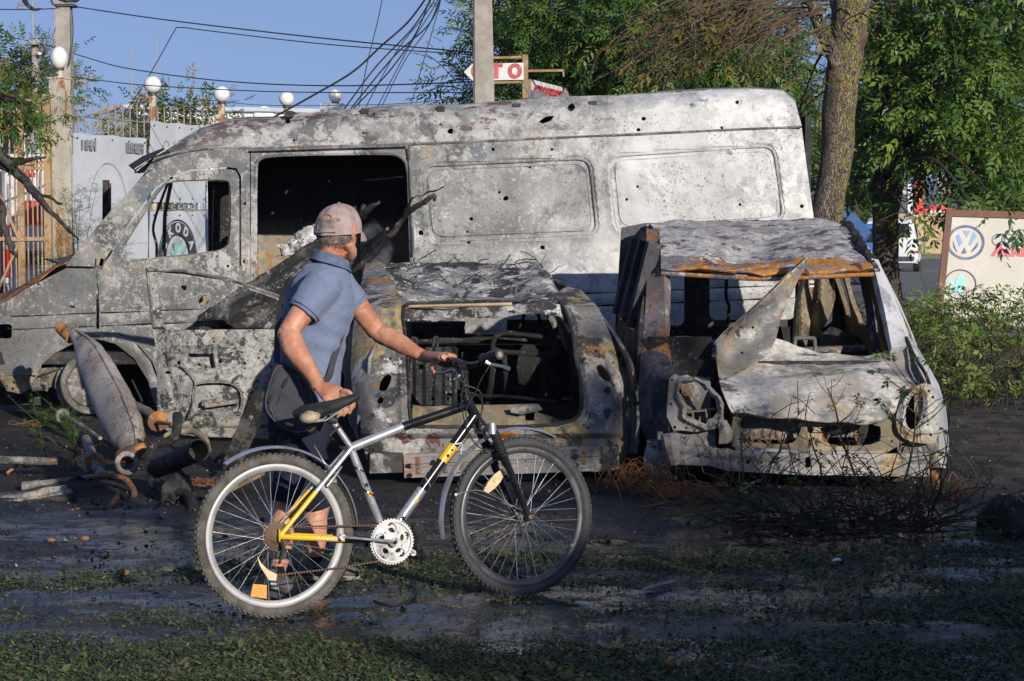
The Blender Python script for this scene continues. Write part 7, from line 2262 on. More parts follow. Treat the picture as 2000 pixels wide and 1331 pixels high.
def tree(name, label, base, trunk_pts, trunk_r, blobs, L, mat, bark, pairs=3, group=None, nbr=5, clump=14, sig=0.22, br_r=0.035, w=0.32, fork=None, seed=1):
 T_ = thing(name, base, label, 'tree', group)
 mb = MB()
 pts = bez(trunk_pts, 8)
 rs = list(np.interp(np.linspace(0, 1, len(pts)), np.linspace(0, 1, len(trunk_r)), trunk_r))
 n = 20
 mb.tube(pts, rs, n)
 a = np.array(mb.v); ctr = np.repeat(np.array([tuple(p) for p in pts]), n, axis=0)
 dd = a - ctr
 a = ctr + dd * (1 + 0.10 * fbm(a * np.array([1, 1, .35]), 7, seed, 3))[:, None]
 mb.v = [tuple(x) for x in a]
 obj('trunk', mb, bark, T_, smooth=60)
 rng = np.random.default_rng(seed)
 PA, DA, bm = [], [], MB()
 rr = random.Random(seed)
 fork = fork or [trunk_pts[-1]]
 for bl in blobs:
  p, d, pc = blob(*bl, clump=clump, sig=sig, rng=rng)
  PA.append(p); DA.append(d)
  for k in range(min(nbr, len(pc))):
   e = Vector(pc[k]); f0 = min(fork, key=lambda q: (q - e).length)
   mid = f0.lerp(e, 0.5) + Vector((rr.uniform(-.2, .2), rr.uniform(-.2, .2), 0.12 * (f0 - e).length))
   pp = bez([f0, mid, e], 6)
   bm.tube(pp, list(np.linspace(br_r, 0.006, len(pp))), 6)
  for k in range(min(len(pc), nbr * 4)):
   e = Vector(pc[k]); o = Vector((rr.uniform(-.6, .6), rr.uniform(-.4, .4), rr.uniform(-.1, .6)))
   pp = bez([e + o, e + o * 0.4 + Vector((0, 0, 0.08)), e, e - Vector((rr.uniform(-.2, .2), 0, 0.25))], 4)
   bm.tube(pp, list(np.linspace(0.010, 0.003, len(pp))), 4)
 if bm.v:
  obj('branches', bm, bark, T_, smooth=60)['kind'] = 'stuff'
 p, d = np.concatenate(PA), np.concatenate(DA)
 V, Q, A = compound(p, d, L, pairs, w, rng)
 V = V - np.array(base)
 fast_mesh('crown', V, Q, mat, T_, A)
 return T_
# dense tree behind the van
b3 = PG(1330, 632)
tree('broad_tree', 'dense dark green tree rising behind the van roof', b3, [b3, P(1325, 420, b3.y), P(1318, 200, b3.y), P(1330, 60, b3.y)], [0.3, 0.24, 0.18, 0.1],
     [(1120, 60, 170, 130, 27, 31, 2550), (1290, 70, 190, 130, 26, 31, 2720), (1440, 90, 150, 110, 26, 31, 1870), (960, 172, 62, 34, 29, 32, 289), (1060, 170, 80, 34, 28, 31, 544), (1200, 165, 160, 40, 28, 31, 1020), (1010, 30, 55, 60, 29, 31, 510), (1500, 200, 80, 80, 29, 32, 595), (1250, -130, 260, 130, 26, 32, 1530), (1400, 250, 180, 60, 30, 33, 510)],
     0.095, m_leafd, m_bark2, 4, nbr=4, clump=18, sig=0.28, w=0.28, fork=[P(1330, 60, b3.y), P(1318, 200, b3.y)], seed=3)
# sunlit trunk beside the van's rear
b1 = PG(1612, 726)
t1 = tree('tall_tree', 'thick sunlit tree trunk beside the van\'s rear with bare drooping twigs', b1, [b1, P(1612, 560, b1.y), P(1616, 410, b1.y), P(1634, 300, b1.y), P(1640, 200, b1.y), P(1652, 100, b1.y), P(1662, 0, b1.y), P(1670, -160, b1.y)], [0.19, 0.165, 0.155, 0.165, 0.175, 0.18, 0.2, 0.18],
     [(1385, 60, 75, 80, b1.y - 2, b1.y, 90), (1300, 70, 60, 60, b1.y - 2, b1.y, 70), (1490, 120, 80, 60, b1.y - 1.5, b1.y, 30), (1640, 20, 60, 40, b1.y - 1, b1.y, 40), (1570, 240, 30, 60, b1.y + 0.5, b1.y + 1.5, 40)],
     0.085, m_leafy, m_bark, 2, nbr=2, clump=9, sig=0.18, br_r=0.02, fork=[P(1640, 60, b1.y), P(1600, 20, b1.y)], seed=5)
mb = MB(); mb.tube(bez([P(1664, 110, b1.y - 0.05), P(1680, 80, b1.y - 0.08), P(1690, 60, b1.y - 0.1)], 5), [0.09, 0.085, 0.08, 0.075, 0.07, 0.066, 0.06, 0.055, 0.05, 0.045, 0.04], 12); mb.noise(0.012, 14, 4)
obj('broken_limb', mb, m_twig, t1)
for pts, r0 in (([(1636, 130), (1606, 60), (1590, 20), (1575, -60)], 0.085), ([(1650, 60), (1690, 0), (1730, -60)], 0.08)):
 mb = MB(); pp = bez([P(x, y, b1.y - 0.1) for x, y in pts], 8); mb.tube(pp, list(np.linspace(r0, r0 * 0.6, len(pp))), 12); mb.noise(0.008, 14, 4)
 obj('limb', mb, m_bark, t1, smooth=60)
mb = MB(); rr = random.Random(8)
for k in range(95):
 x0, y0 = rr.uniform(1380, 1640), rr.uniform(-60, 60)
 Y = b1.y + rr.uniform(-1.6, 0.3)
 L_ = rr.uniform(90, 260); a = R(rr.uniform(150, 215))
 x1, y1 = x0 + L_ * math.cos(a), y0 + L_ * 0.55 * abs(math.sin(a)) + rr.uniform(30, 130)
 pp = bez([P(x0, y0, Y), P((x0 + x1) / 2, (y0 + y1) / 2 - rr.uniform(0, 30), Y + rr.uniform(-.2, .2)), P(x1, y1, Y + rr.uniform(-.3, .3))], 7)
 mb.tube(pp, list(np.linspace(rr.uniform(0.006, 0.012), 0.0025, len(pp))), 4)
 for j in range(3):
  s0 = pp[rr.randint(3, len(pp) - 2)]
  e = s0 + Vector((rr.uniform(-.35, .15), rr.uniform(-.2, .2), rr.uniform(-.35, .1)))
  mb.tube(bez([s0, s0.lerp(e, 0.5) + Vector((0, 0, 0.04)), e], 3), [0.0035, 0.003, 0.003, 0.0028, 0.0025, 0.0022, 0.002], 3)
o = obj('bare_twigs', mb, m_twig, t1); o['kind'] = 'stuff'
# shaded tree on the right
b2 = PG(1735, 604)
Y2 = b2.y
tree('leafy_tree', 'leafy green tree with dark forked trunk beside the sign board', b2, [b2, P(1730, 520, Y2), P(1729, 430, Y2), P(1733, 360, Y2), P(1742, 300, Y2), P(1752, 200, Y2)], [0.27, 0.24, 0.24, 0.29, 0.2, 0.12],
     [(1690, 350, 30, 40, Y2 - 1.0, Y2 + 1, 78), (1790, 250, 70, 50, Y2 - 2, Y2 + 1, 156), (1800, 270, 70, 34, Y2 - 2, Y2 + 1, 218), (1772, 440, 26, 36, Y2 - 1.8, Y2 - 1.0, 41), (1850, 150, 170, 130, Y2 - 3, Y2 + 2, 1404), (1930, 260, 90, 90, Y2 - 3, Y2 + 1, 655), (1950, 380, 70, 60, Y2 - 2.5, Y2 - 0.5, 308), (1760, 180, 90, 90, Y2 - 2, Y2 + 2, 393), (1890, 245, 80, 36, Y2 - 2, Y2, 218), (1925, 430, 50, 30, Y2 - 6, Y2 - 5, 36), (1740, 40, 90, 70, Y2 - 2, Y2 + 2, 393), (1930, 30, 140, 80, Y2 - 3, Y2 + 2, 748), (1870, -140, 280, 130, Y2 - 4, Y2 + 3, 1123), (2120, 200, 110, 180, Y2 - 3, Y2 + 3, 655), (1680, 250, 40, 70, Y2, Y2 + 2, 149)],
     0.15, m_leaf, m_bark2, 3, nbr=4, clump=17, sig=0.24, w=0.36, fork=[P(1742, 300, Y2), P(1752, 200, Y2), P(1715, 345, Y2)], br_r=0.05, seed=7)
# little street tree beyond the gate, and the bush in front of the white building
bl = PG(60, 560)
tree('street_tree', 'small green tree with orange blossom beyond the rusty gate', bl, [bl, P(62, 400, bl.y), P(50, 220, bl.y)], [0.2, 0.16, 0.08],
     [(40, 170, 80, 70, bl.y - 1, bl.y + 2, 900), (90, 190, 30, 50, bl.y, bl.y + 2, 250), (-60, 180, 60, 60, bl.y, bl.y + 2, 250)], 0.13, leaf_mat('blossoming_leaves', [(0.04, 0.09, 0.02), (0.08, 0.14, 0.03), (0.14, 0.2, 0.04), (0.40, 0.22, 0.04)]), m_bark2, 3, nbr=3, clump=16, sig=0.4, seed=9)
bl = PG(330, 590)
tree('garden_shrub', 'leafy shrub with orange flowers behind the fence in front of the white building', bl, [bl, P(335, 470, bl.y), P(330, 320, bl.y)], [0.08, 0.06, 0.03],
     [(330, 262, 88, 46, bl.y - 0.6, bl.y + 1, 750), (290, 300, 50, 50, bl.y - 0.5, bl.y + 0.8, 260), (395, 262, 40, 30, bl.y - .5, bl.y + .8, 140)], 0.11, leaf_mat('shrub_leaves', [(0.05, 0.10, 0.025), (0.09, 0.16, 0.035), (0.14, 0.21, 0.05), (0.42, 0.2, 0.04)]), m_twig, 3, nbr=3, clump=14, sig=0.3, seed=12)
# hanging spray of leaves in front of the gate
sp_ = thing('hanging_leaf_spray', P(40, 260, 15.3), 'dark leafy twigs hanging into view in front of the rusty gate', 'branch')
rng = np.random.default_rng(21)
p, d, pc = blob(45, 235, 62, 44, 15.0, 15.6, 230, clump=10, sig=0.10, rng=rng)
p2, d2, pc2 = blob(-30, 200, 50, 60, 15.0, 15.6, 120, clump=10, sig=0.10, rng=rng)
V, Q, A = compound(np.concatenate([p, p2]), np.concatenate([d, d2]), 0.04, 3, 0.36, rng)
fast_mesh('leaves', V - np.array(sp_.location), Q, m_leafd, sp_, A)
mb = MB()
for c in list(pc)[:18]:
 e = Vector(c); mb.tube(bez([P(-60, 175, 15.3), P(0, 196, 15.3).lerp(e, 0.4) + Vector((0, 0, 0.06)), e], 6), list(np.linspace(0.007, 0.002, 13)), 4)
obj('twigs', mb, m_twigd, sp_)
# shade trees standing behind the camera, to the right
def shade_tree(name, label, x0, x1, z0, top, Y, n, seed):
 rng = np.random.default_rng(seed)
 c = Vector(((x0 + x1) / 2, Y, 0))
 T_ = thing(name, c, label, 'tree', None)
 mb = MB(); mb.tube([c, c + Vector((0.1, 0, top(c.x) * 0.5)), c + Vector((0, 0, top(c.x) * 0.85))], [0.25, 0.18, 0.08], 12)
 obj('trunk', mb, m_bark2, T_)
 x = rng.uniform(x0, x1, n); tp = np.array([top(a) for a in x])
 z = z0 + (tp - z0) * rng.uniform(0, 1, n) ** 0.8
 z = z + rng.normal(0, 0.10, n)
 p = np.stack([x, Y + rng.normal(0, 0.6, n), np.maximum(z, 0.1)], 1)
 V, Q, A = compound(p, rng.normal(0, 1, (n, 3)), 0.24, 2, 0.55, rng)
 fast_mesh('crown', V - np.array(c), Q, m_leafd, T_, A)
def top_a(x):
 return -0.55 + float(np.interp(x, [6.0, 6.7, 7.6, 8.7, 9.6, 10.7, 10.95, 11.15, 11.4, 11.6, 13.4, 16, 20], [3.6, 5.0, 5.6, 6.0, 6.35, 6.6, 7.9, 8.25, 8.0, 6.7, 6.85, 6.6, 6.0]))  # unseen crowns, outline and spike shaped to throw shadow on road and cars
shade_tree('shade_tree', 'bushy tree behind the camera shading the foreground road', 6.0, 13.0, 0.1, top_a, -8.0, 4200, 31)
shade_tree('shade_tree', 'wide leafy tree behind the camera shading the right foreground', 13.0, 21.0, 0.1, top_a, -8.0, 3200, 32)
# ---------------------------------------------------------------- weeds and brush on the right
def weed_patch(name, label, spots, n, L, mat, stem_m, hgt, seed, cat='shrub', group=None, pairs=2, w=0.34, lean=0.25):
 """upright leafy stems from ground spots (px, py)"""
 rr = random.Random(seed); rng = np.random.default_rng(seed)
 base = PG(*spots[0])
 T_ = thing(name, base, label, cat, group)
 mb = MB(); P_, D_ = [], []
 for (px, py, r, k, h) in [(s[0], s[1], 0.28, n, hgt) if len(s) == 2 else s for s in spots]:
  g = PG(px, py)
  for j in range(k):
   b = g + Vector((rr.gauss(0, r), rr.gauss(0, r * 0.8), 0)); b.z = 0
   hh = h * rr.uniform(0.5, 1.1)
   dr = Vector((rr.uniform(-lean, lean), rr.uniform(-lean, lean), 1)) * hh
   pp = bez([b, b + dr * 0.5 + Vector((rr.uniform(-.05, .05), 0, 0)), b + dr + Vector((dr.x, dr.y, -0.1 * hh)) * 0.3], 4)
   mb.tube(pp, list(np.linspace(0.006, 0.002, len(pp))), 4)
   for q in range(max(4, int(hh / 0.07))):
    t = rr.uniform(0.15, 1); a = pp[min(len(pp) - 1, int(t * (len(pp) - 1)))]
    P_.append(tuple(a)); D_.append((rr.uniform(-1, 1), rr.uniform(-1, 1), rr.uniform(-.1, .6)))
 obj('stems', mb, stem_m, T_)['kind'] = 'stuff'
 V, Q, A = compound(np.array(P_), np.array(D_), L, pairs, w, rng)
 fast_mesh('leaves', V - np.array(base), Q, mat, T_, A)
 return T_
weed_patch('leafy_shrub', 'bright green leafy shrub in front of the sign board', [(1830, 690), (1785, 730, 0.3, 22, 0.6), (1800, 660, .3, 18, .7), (1900, 680, 0.45, 26, 0.75), (1790, 690, 0.3, 16, 0.65), (1970, 685, 0.4, 22, 0.8), (2050, 690, 0.5, 18, 0.8), (1860, 730, 0.35, 22, 0.55), (1950, 740, 0.4, 22, 0.55)], 18, 0.085, m_weed, m_twig, 0.75, 41)
weed_patch('green_weeds', 'tangle of lower green weeds right of the white-sided burnt car', [(1900, 780), (1960, 800, 0.3, 20, 0.35), (1850, 770, 0.2, 14, 0.4), (2030, 800, 0.4, 18, 0.4), (1990, 770, 0.3, 20, 0.45)], 22, 0.05, m_weed, m_twigd, 0.4, 42)
weed_patch('verge_grass', 'dry grass and weeds on the verge seen past the burnt car', [(1650, 636), (1700, 640, 0.5, 40, 0.22), (1600, 640, 0.5, 40, 0.2), (1760, 640, 0.5, 40, 0.3), (1560, 640, 0.4, 30, 0.2)], 40, 0.07, m_weedg, m_twig, 0.2, 43, 'grass', pairs=1, w=0.12)
def brush(name, label, cx, cy, rx, h, n, seed, thick=0.009, mat=None, leaves=0, lmat=None, L=0.05, cat='branch'):
 rr = random.Random(seed)
 g = PG(cx, cy)
 T_ = thing(name, g, label, cat)
 s = g.y / FPX
 mb = MB(); P_, D_ = [], []
 for k in range(n):
  x = rr.uniform(-1, 1)
  b = g + Vector((x * rx * s, rr.gauss(0, 0.22), 0.02))
  a = R(rr.uniform(-75, 75)); L_ = rr.uniform(0.3, 0.95) * h * 1.3
  d = Vector((math.sin(a), rr.uniform(-.4, .4), math.cos(a) * rr.uniform(0.15, 0.9)))
  pp = [b]
  for j in range(7):
   d = (d + Vector((rr.uniform(-.3, .3), rr.uniform(-.3, .3), rr.uniform(-.32, .18)))).normalized()
   q = pp[-1] + d * L_ / 6; q.z = max(q.z, 0.01)
   pp.append(q)
   if j > 1 and rr.random() < 0.5:
    e = q + Vector((rr.uniform(-.2, .2), rr.uniform(-.1, .1), rr.uniform(-.1, .2)))
    mb.tube([q, q.lerp(e, .5) + Vector((0, 0, .02)), e], [0.003, 0.0025, 0.0015], 3)
    if leaves: P_.append(tuple(e)); D_.append((rr.uniform(-1, 1), rr.uniform(-1, 1), rr.uniform(-.5, .6)))
  r0 = thick * rr.uniform(0.3, 1)
  mb.tube(pp, list(np.linspace(r0, r0 * 0.3, len(pp))), 4)
 obj('twigs', mb, mat or m_twigd, T_)
 if P_:
  rng = np.random.default_rng(seed)
  P_ = np.array(P_); D_ = np.array(D_)
  k = rng.integers(0, len(P_), leaves)
  V, Q, A = compound(P_[k], D_[k], L, 1, 0.5, rng)
  fast_mesh('leaves', V - np.array(g), Q, lmat or m_leafd, T_, A)
 return T_
brush('brush_pile', 'heap of dark dead brush in front of the burnt car\'s bumper', 1640, 1030, 210, 0.55, 130, 51, 0.008, leaves=220, L=0.035)
brush('brush_heap', 'pile of cut branches with bare black twigs right of the burnt cars', 1930, 770, 110, 0.9, 90, 52, 0.016, leaves=200, L=0.06, lmat=m_weed)
# the two long sprays that stand in front of the bonnet
for (pts, lab, sd) in (([(1690, 1010), (1670, 930), (1645, 860), (1632, 800), (1618, 760)], 'thin green sapling shoot standing in front of the bonnet', 1), ([(1740, 1010), (1770, 930), (1785, 860), (1790, 800), (1800, 770)], 'thin leafy shoot standing in front of the right headlamp hole', 2)):
 g = PG(*pts[0])
 T_ = thing('leafy_shoot', g, lab, 'plant')
 mb = MB(); pp = bez([P(x, y, g.y) for x, y in pts], 6); mb.tube(pp, list(np.linspace(0.009, 0.003, len(pp))), 5)
 P_, D_ = [], []
 rr = random.Random(60 + sd)
 for k in range(16):
  a = pp[rr.randint(5, len(pp) - 1)]
  e = a + Vector((rr.uniform(-.24, .24), rr.uniform(-.1, .1), rr.uniform(0.02, .24)))
  mb.tube([a, a.lerp(e, .5) + Vector((0, 0, -.02)), e], [0.003, 0.0025, 0.0015], 3)
  for j in range(2 if sd == 1 else 6): P_.append(tuple(e)); D_.append((rr.uniform(-1, 1), rr.uniform(-1, 1), rr.uniform(-.5, .6)))
 obj('stems', mb, m_twig, T_)['kind'] = 'stuff'
 V, Q, A = compound(np.array(P_), np.array(D_), 0.026, 1, 0.55, np.random.default_rng(sd))
 fast_mesh('leaves', V - np.array(g), Q, m_leafd if sd == 2 else m_weed, T_, A)
# feathery weed by the gate post
def feather(name, label, spots, h, seed, mat=m_weedg, n=9, L=0.035):
 rr = random.Random(seed); g = PG(*spots[0])
 T_ = thing(name, g, label, 'plant')
 mb = MB(); P_, D_ = [], []
 for (px, py) in spots:
  b0 = PG(px, py)
  for k in range(n):
   b = b0 + Vector((rr.gauss(0, .12), rr.gauss(0, .12), 0)); hh = h * rr.uniform(0.6, 1.1)
   tp = b + Vector((rr.gauss(0, .18) * hh, rr.gauss(0, .12) * hh, hh))
   pp = bez([b, b.lerp(tp, .5) + Vector((rr.uniform(-.08, .08), 0, 0)), tp], 8)
   mb.tube(pp, list(np.linspace(0.006, 0.002, len(pp))), 4)
   for j in range(26):
    a = pp[rr.randint(4, len(pp) - 1)]
    e = a + Vector((rr.uniform(-.2, .2), rr.uniform(-.15, .15), rr.uniform(0.02, .22)))
    mb.tube([a, e], [0.002, 0.001], 3)
    for q in range(4): P_.append(tuple(a.lerp(e, rr.uniform(.3, 1)))); D_.append((rr.uniform(-1, 1), rr.uniform(-1, 1), rr.uniform(-.2, .9)))
 obj('stems', mb, mat, T_)['kind'] = 'stuff'
 V, Q, A = compound(np.array(P_), np.array(D_), L, 2, 0.16, np.random.default_rng(seed))
 fast_mesh('leaves', V - np.array(g), Q, mat, T_, A)
feather('feathery_weed', 'tall feathery grey-green weed beside the rusty lamp column', [(150, 700), (175, 700)], 1.75, 71)
feather('feathery_weed', 'second feathery weed close behind the van\'s windscreen pillar', [(215, 700), (245, 702)], 1.35, 72, n=5)
feather('ground_weed', 'small thin weed growing by the leaning muffler', [(90, 905)], 0.34, 73, m_weed, 3, 0.012)
# grass and leaf litter on the trodden road edge: nobody could count it
def litter(name, n, region, L, mat, seed, dens, flat=0.2, w=0.42, single=True):
 rng = np.random.default_rng(seed)
 x = rng.uniform(region[0], region[1], n * 8); y = region[2] + (region[3] - region[2]) * rng.uniform(0, 1, n * 8) ** 1.25
 pr = dens(x, y)
 k = np.nonzero(rng.uniform(0, 1, len(x)) < pr)[0]
 x, y = x[k][:n], y[k][:n]
 z = ground_z(x, y) + rng.uniform(0.003, 0.016, len(x))
 a = rng.uniform(0, 2 * PI, len(x))
 d = np.stack([np.cos(a), np.sin(a), rng.normal(0, flat, len(x))], 1); d /= np.linalg.norm(d, axis=1, keepdims=True)
 s = np.stack([-np.sin(a), np.cos(a), rng.normal(0, flat * 1.6, len(x))], 1)
 l = (L * rng.lognormal(0, 0.4, len(x)))[:, None]
 p = np.stack([x, y, z], 1)
 V = np.stack([p, p + d * l * .5 + s * l * w * .5, p + d * l, p + d * l * .5 - s * l * w * .5], 1).reshape(-1, 3)
 A = np.repeat(rng.uniform(0, 1, len(x)), 4)
 o = fast_mesh(name, V, np.arange(len(V)).reshape(-1, 4), mat, None, A)
 return o
def dens_road(x, y):
 p = np.stack([x * 0.45, y * 1.5, x * 0], 1)
 n_ = fbm(p, 1.0, 77, 4) * 0.7 + 0.45 * fbm(np.stack([x, y * 1.6, x * 0], 1), 5.0, 79, 3)
 edge = np.clip((10.3 - y + 0.5 * vnoise(np.stack([x, y, x * 0], 1), .8, 3)) / 1.2, 0, 1)
 G = lambda c, w: np.exp(-((y + 0.12 * np.sin(x * 1.7) - c) / w) ** 2)
 lf = np.clip((0.4 - x) / 1.2, 0, 1)
 band = 0.55 * np.clip((7.75 - y) / 0.35, 0, 1) + lf * (0.40 * G(8.85, .28) + 0.16 * G(7.9, .2)) + (1 - lf) * (0.34 * G(9.45, .25) + 0.30 * G(8.15, .35) + 0.12 * G(8.8, .15))
 return np.clip(n_ * 0.42 + 0.02 + band, 0.02, 1) * edge
o = litter('grass_clippings', 170000, (-2.6, 3.2, 6.75, 10.8), 0.0175, m_litter, 5, dens_road, 0.35, 0.32)
tag(o, 'trampled green leaves and grass clippings strewn over the muddy road edge', 'grass', kind='stuff')
def dens_back(x, y):
 n_ = fbm(np.stack([x, y, x * 0], 1), 1.2, 91, 3)
 return np.clip(n_ * 1.5 + 0.15, 0, 1) * np.clip((y - 9.2) / 1.0, 0, 1)
m_crumb = leaf_mat('ash_crumbs', [(0.012, 0.0115, 0.011), (0.03, 0.028, 0.026), (0.065, 0.055, 0.046), (0.2, 0.18, 0.16), (0.5, 0.48, 0.45)], 0.0, 0.8)
rng = np.random.default_rng(66)
n = 30000
x = rng.uniform(-4.6, 5.6, n); y = 7.2 + 8.3 * rng.uniform(0, 1, n) ** 1.2
k = rng.uniform(0, 1, n) < np.clip(0.35 + 0.8 * fbm(np.stack([x, y, x * 0], 1), 1.6, 91, 3), 0.05, 1) * np.clip((y - 7.6) / 2.6, 0.12, 1)
x, y = x[k], y[k]; n = len(x)
r = 0.0055 * rng.lognormal(0, 0.55, n); r = np.minimum(r, 0.03)
p = np.stack([x, y, ground_z(x, y) + r * 0.3], 1)
V = p[:, None, :] + np.array([(1, 0, 0), (-1, 0, 0), (0, 1, 0), (0, -1, 0), (0, 0, .8), (0, 0, -.6)])[None] * r[:, None, None] * rng.uniform(.55, 1.3, (n, 6, 1)) + rng.normal(0, 0.12, (n, 6, 3)) * r[:, None, None]
F_ = np.array([(0, 2, 4), (2, 1, 4), (1, 3, 4), (3, 0, 4), (2, 0, 5), (1, 2, 5), (3, 1, 5), (0, 3, 5)])
Q = (np.arange(n) * 6)[:, None, None] + F_[None]
sh = np.repeat(np.clip(rng.beta(1.1, 2.6, n), 0, 1) ** 1.2, 6)
o = fast_mesh('ash_crumbs', V.reshape(-1, 3), Q.reshape(-1, 3), m_crumb, None, sh)
tag(o, 'dark crumbs of ash, soil and glass scattered on the black ground', 'ash', kind='stuff')
# ================================================================ background
m_conc = plain('weathered_concrete', (0.34, 0.31, 0.27), 0.9, 0, 0.18, 5, 0.4, 0.2)
m_rustw = burnt('rusty_white_paint', (0.46, 0.42, 0.35), [((0.36, 0.19, 0.07), 3.0, 0.52, 0.06, (1, 1, .4)), ((0.30, 0.13, 0.045), 6.0, 0.56, 0.04, (1, 1, .4)), ((0.5, 0.46, 0.4), 8, 0.58, 0.05)], 0.15, seed=121, bump=0.2)
m_rustg = burnt('rusty_gate_paint', (0.36, 0.24, 0.13), [((0.42, 0.33, 0.22), 4.0, 0.52, 0.08), ((0.30, 0.15, 0.06), 6.0, 0.56, 0.04)], 0.1, seed=124, bump=0.2)
m_globe = plain('milk_glass', (0.78, 0.78, 0.76), 0.12, 0, 0.02, 3, 0.0)
m_fence = plain('grey_fence_paint', (0.26, 0.22, 0.18), 0.7, 0, 0.3, 6, 0.2)
m_board = plain('white_sign_panel', (0.50, 0.53, 0.58), 0.55, 0, 0.07, 1.5, 0.05)
m_vinyl = plain('sign_vinyl_dark', (0.05, 0.055, 0.065), 0.6)
m_smudge = plain('faded_sign_print', (0.22, 0.23, 0.26), 0.7)
m_teal = plain('sign_vinyl_teal', (0.30, 0.52, 0.50), 0.6)
m_wire = plain('black_cable', (0.02, 0.02, 0.022), 0.6)
# --- the fence line
FO = Vector((-6.1, 27.0, 0)); FV = Vector((0.35, 1.0, 0)).normalized(); FNm = Vector((FV.y, -FV.x, 0))   # normal towards the camera side
def fa(px):
 k = (px - 1000) / FPX
 return (15.55 / (0.35 - k) - 27.0) * 1.0595
def FP(a, z, off=0.0):
 return FO + FV * a + FNm * off + Vector((0, 0, z))
fen = thing('metal_fence', FO, 'tall grey metal bar fence running behind the van', 'fence')
bar0 = None
for k in range(58):
 a = 0.25 + 0.2 * k
 if bar0 is None:
  mb = MB(); mb.tube([(0, 0, 0.2), (0, 0, 3.22), (0, 0, 3.28)], [0.012, 0.012, 0.004], 6)
  bar0 = obj('bar', mb, m_fence, None); bar0.parent = fen; bar0.location = FV * a
 else:
  b = bar0.copy(); scene.collection.objects.link(b); b.location = FV * a
for z in (0.45, 1.75, 3.02):
 mb = MB(); mb.bar(FP(0.1, z), FP(12, z), 0.04, 0.02); obj('rail', mb, m_fence, fen)
for a0, a1, z0, z1 in ((1.0, 1.75, 2.35, 3.0), (2.45, 1.8, 2.35, 3.0), (4.25, 5.2, 0.5, 1.75)):
 mb = MB(); mb.bar(FP(a0, z0), FP(a1, z1), 0.025, 0.02); obj('brace', mb, m_fence, fen)
# --- globe lamps on rusty posts
LAB = {123: 'flattened white globe lamp on the broad rusty column by the gate', 302: 'white globe lamp on rusty post nearest the gate column', 436: 'second white globe lamp along the fence, above the van cab', 562: 'third white globe lamp along the fence, above the van\'s side door', 657: 'white globe lamp standing on a small white box', 808: 'farthest globe lamp, only its top showing over the van roof'}
for px, gz, r, w_ in ((123, 3.78, 0.135, 0.10), (302, 3.58, 0.128, 0.05), (436, 3.57, 0.128, 0.05), (562, 3.63, 0.125, 0.05), (657, 3.80, 0.125, 0.05), (808, 3.72, 0.125, 0.05)):
 a = fa(px) if px > 130 else 0.0
 g = FP(a, 0)
 t = thing('globe_lamp', g, LAB[px], 'lamp', 'globe lamps along the fence')
 mb = MB()
 if px == 123:
  mb.box(g + Vector((0, 0, 1.75)), (0.20, 0.20, 3.5), math.atan2(FV.y, FV.x)); mb.tube([g + Vector((0, 0, 3.5)), g + Vector((0, 0, 3.66))], 0.045, 10)
  mb.box(g + Vector((0, 0, 3.505)), (0.23, 0.23, 0.02), math.atan2(FV.y, FV.x))
 else:
  mb.bar(g, g + Vector((0, 0, gz - r - 0.01)), 0.09, 0.09)
 obj('post', mb, m_rustw, t, smooth=20)
 mb = MB(); mb.tube([g + Vector((0, 0, gz - r - 0.03)), g + Vector((0, 0, gz - r + 0.02))], 0.065, 14); obj('collar', mb, m_vinyl, t)
 mb = MB(); ball(mb, g + Vector((0, 0, gz)), (r * (0.86 if px == 123 else 1), r, r * (1.15 if px == 123 else 1)), 24, 16); obj('globe', mb, m_globe, t, smooth=180)
 if px == 657:
  mb = MB(); mb.box(g + Vector((-0.05, 0, gz - r - 0.13)), (0.42, 0.3, 0.22)); obj('lamp_box', mb, m_board, t, smooth=0)
# --- boards hung on the fence
def board(name, label, a0, a1, z0, z1, cat='sign'):
 t = thing(name, FP(a0, z0), label, cat)
 mb = MB(); c = FP((a0 + a1) / 2, (z0 + z1) / 2, 0.06)
 n_ = 12
 rows = []
 for i in range(n_ + 1):
  a = a0 + (a1 - a0) * i / n_
  rows.append([FP(a, z0 + (z1 - z0) * j / 8 + (0.008 * math.sin(i * 1.3) if j == 8 else 0), 0.06 + 0.012 * math.sin(i * 0.9 + j)) for j in range(9)])
 mb.loft(rows, cap=False, closed=False)
 v = np.array(mb.v); f = np.array([(a, b, c_) for (a, b, c_, d) in mb.f] + [(a, c_, d) for (a, b, c_, d) in mb.f])
 obj('panel', thicken(v, f, -0.012), m_board, t)
 for k in range(5):
  for z in (z0 + 0.06, z1 - 0.06):
   mb = MB(); mb.disc(FP(a0 + 0.08 + (a1 - a0 - 0.16) * k / 4, z, 0.085), FNm, 0.012, 0.01, 8); obj('rivet', mb, m_vinyl, t)
 return t
ba = board('sign_board', 'large blank white board on the fence beside the rusty column', fa(139), fa(282), 0.5, 2.78)
def smudges(t, a, z, txt, size):
 obj('faded_lettering', text_mesh(txt, size, FP(a, z, 0.092), FV, (0, 0, 1), 0.002, offset=0.012), m_smudge, t, smooth=0)
smudges(ba, fa(166), 2.62, 'I IНН', 0.17)
smudges(ba, fa(256), 2.62, 'ШНIIН', 0.17)
mb = MB(); mb.tube([FP(1.1 + 0.55 * math.cos(R(a)), 1.55 + 0.85 * math.sin(R(a)), 0.085) for a in range(20, 165, 8)], 0.004, 4); obj('drawn_arc', mb, m_smudge, ba)
bb2 = board('sign_board', 'white upper board on the fence with three drawn arches', fa(290), fa(396), 1.86, 3.04)
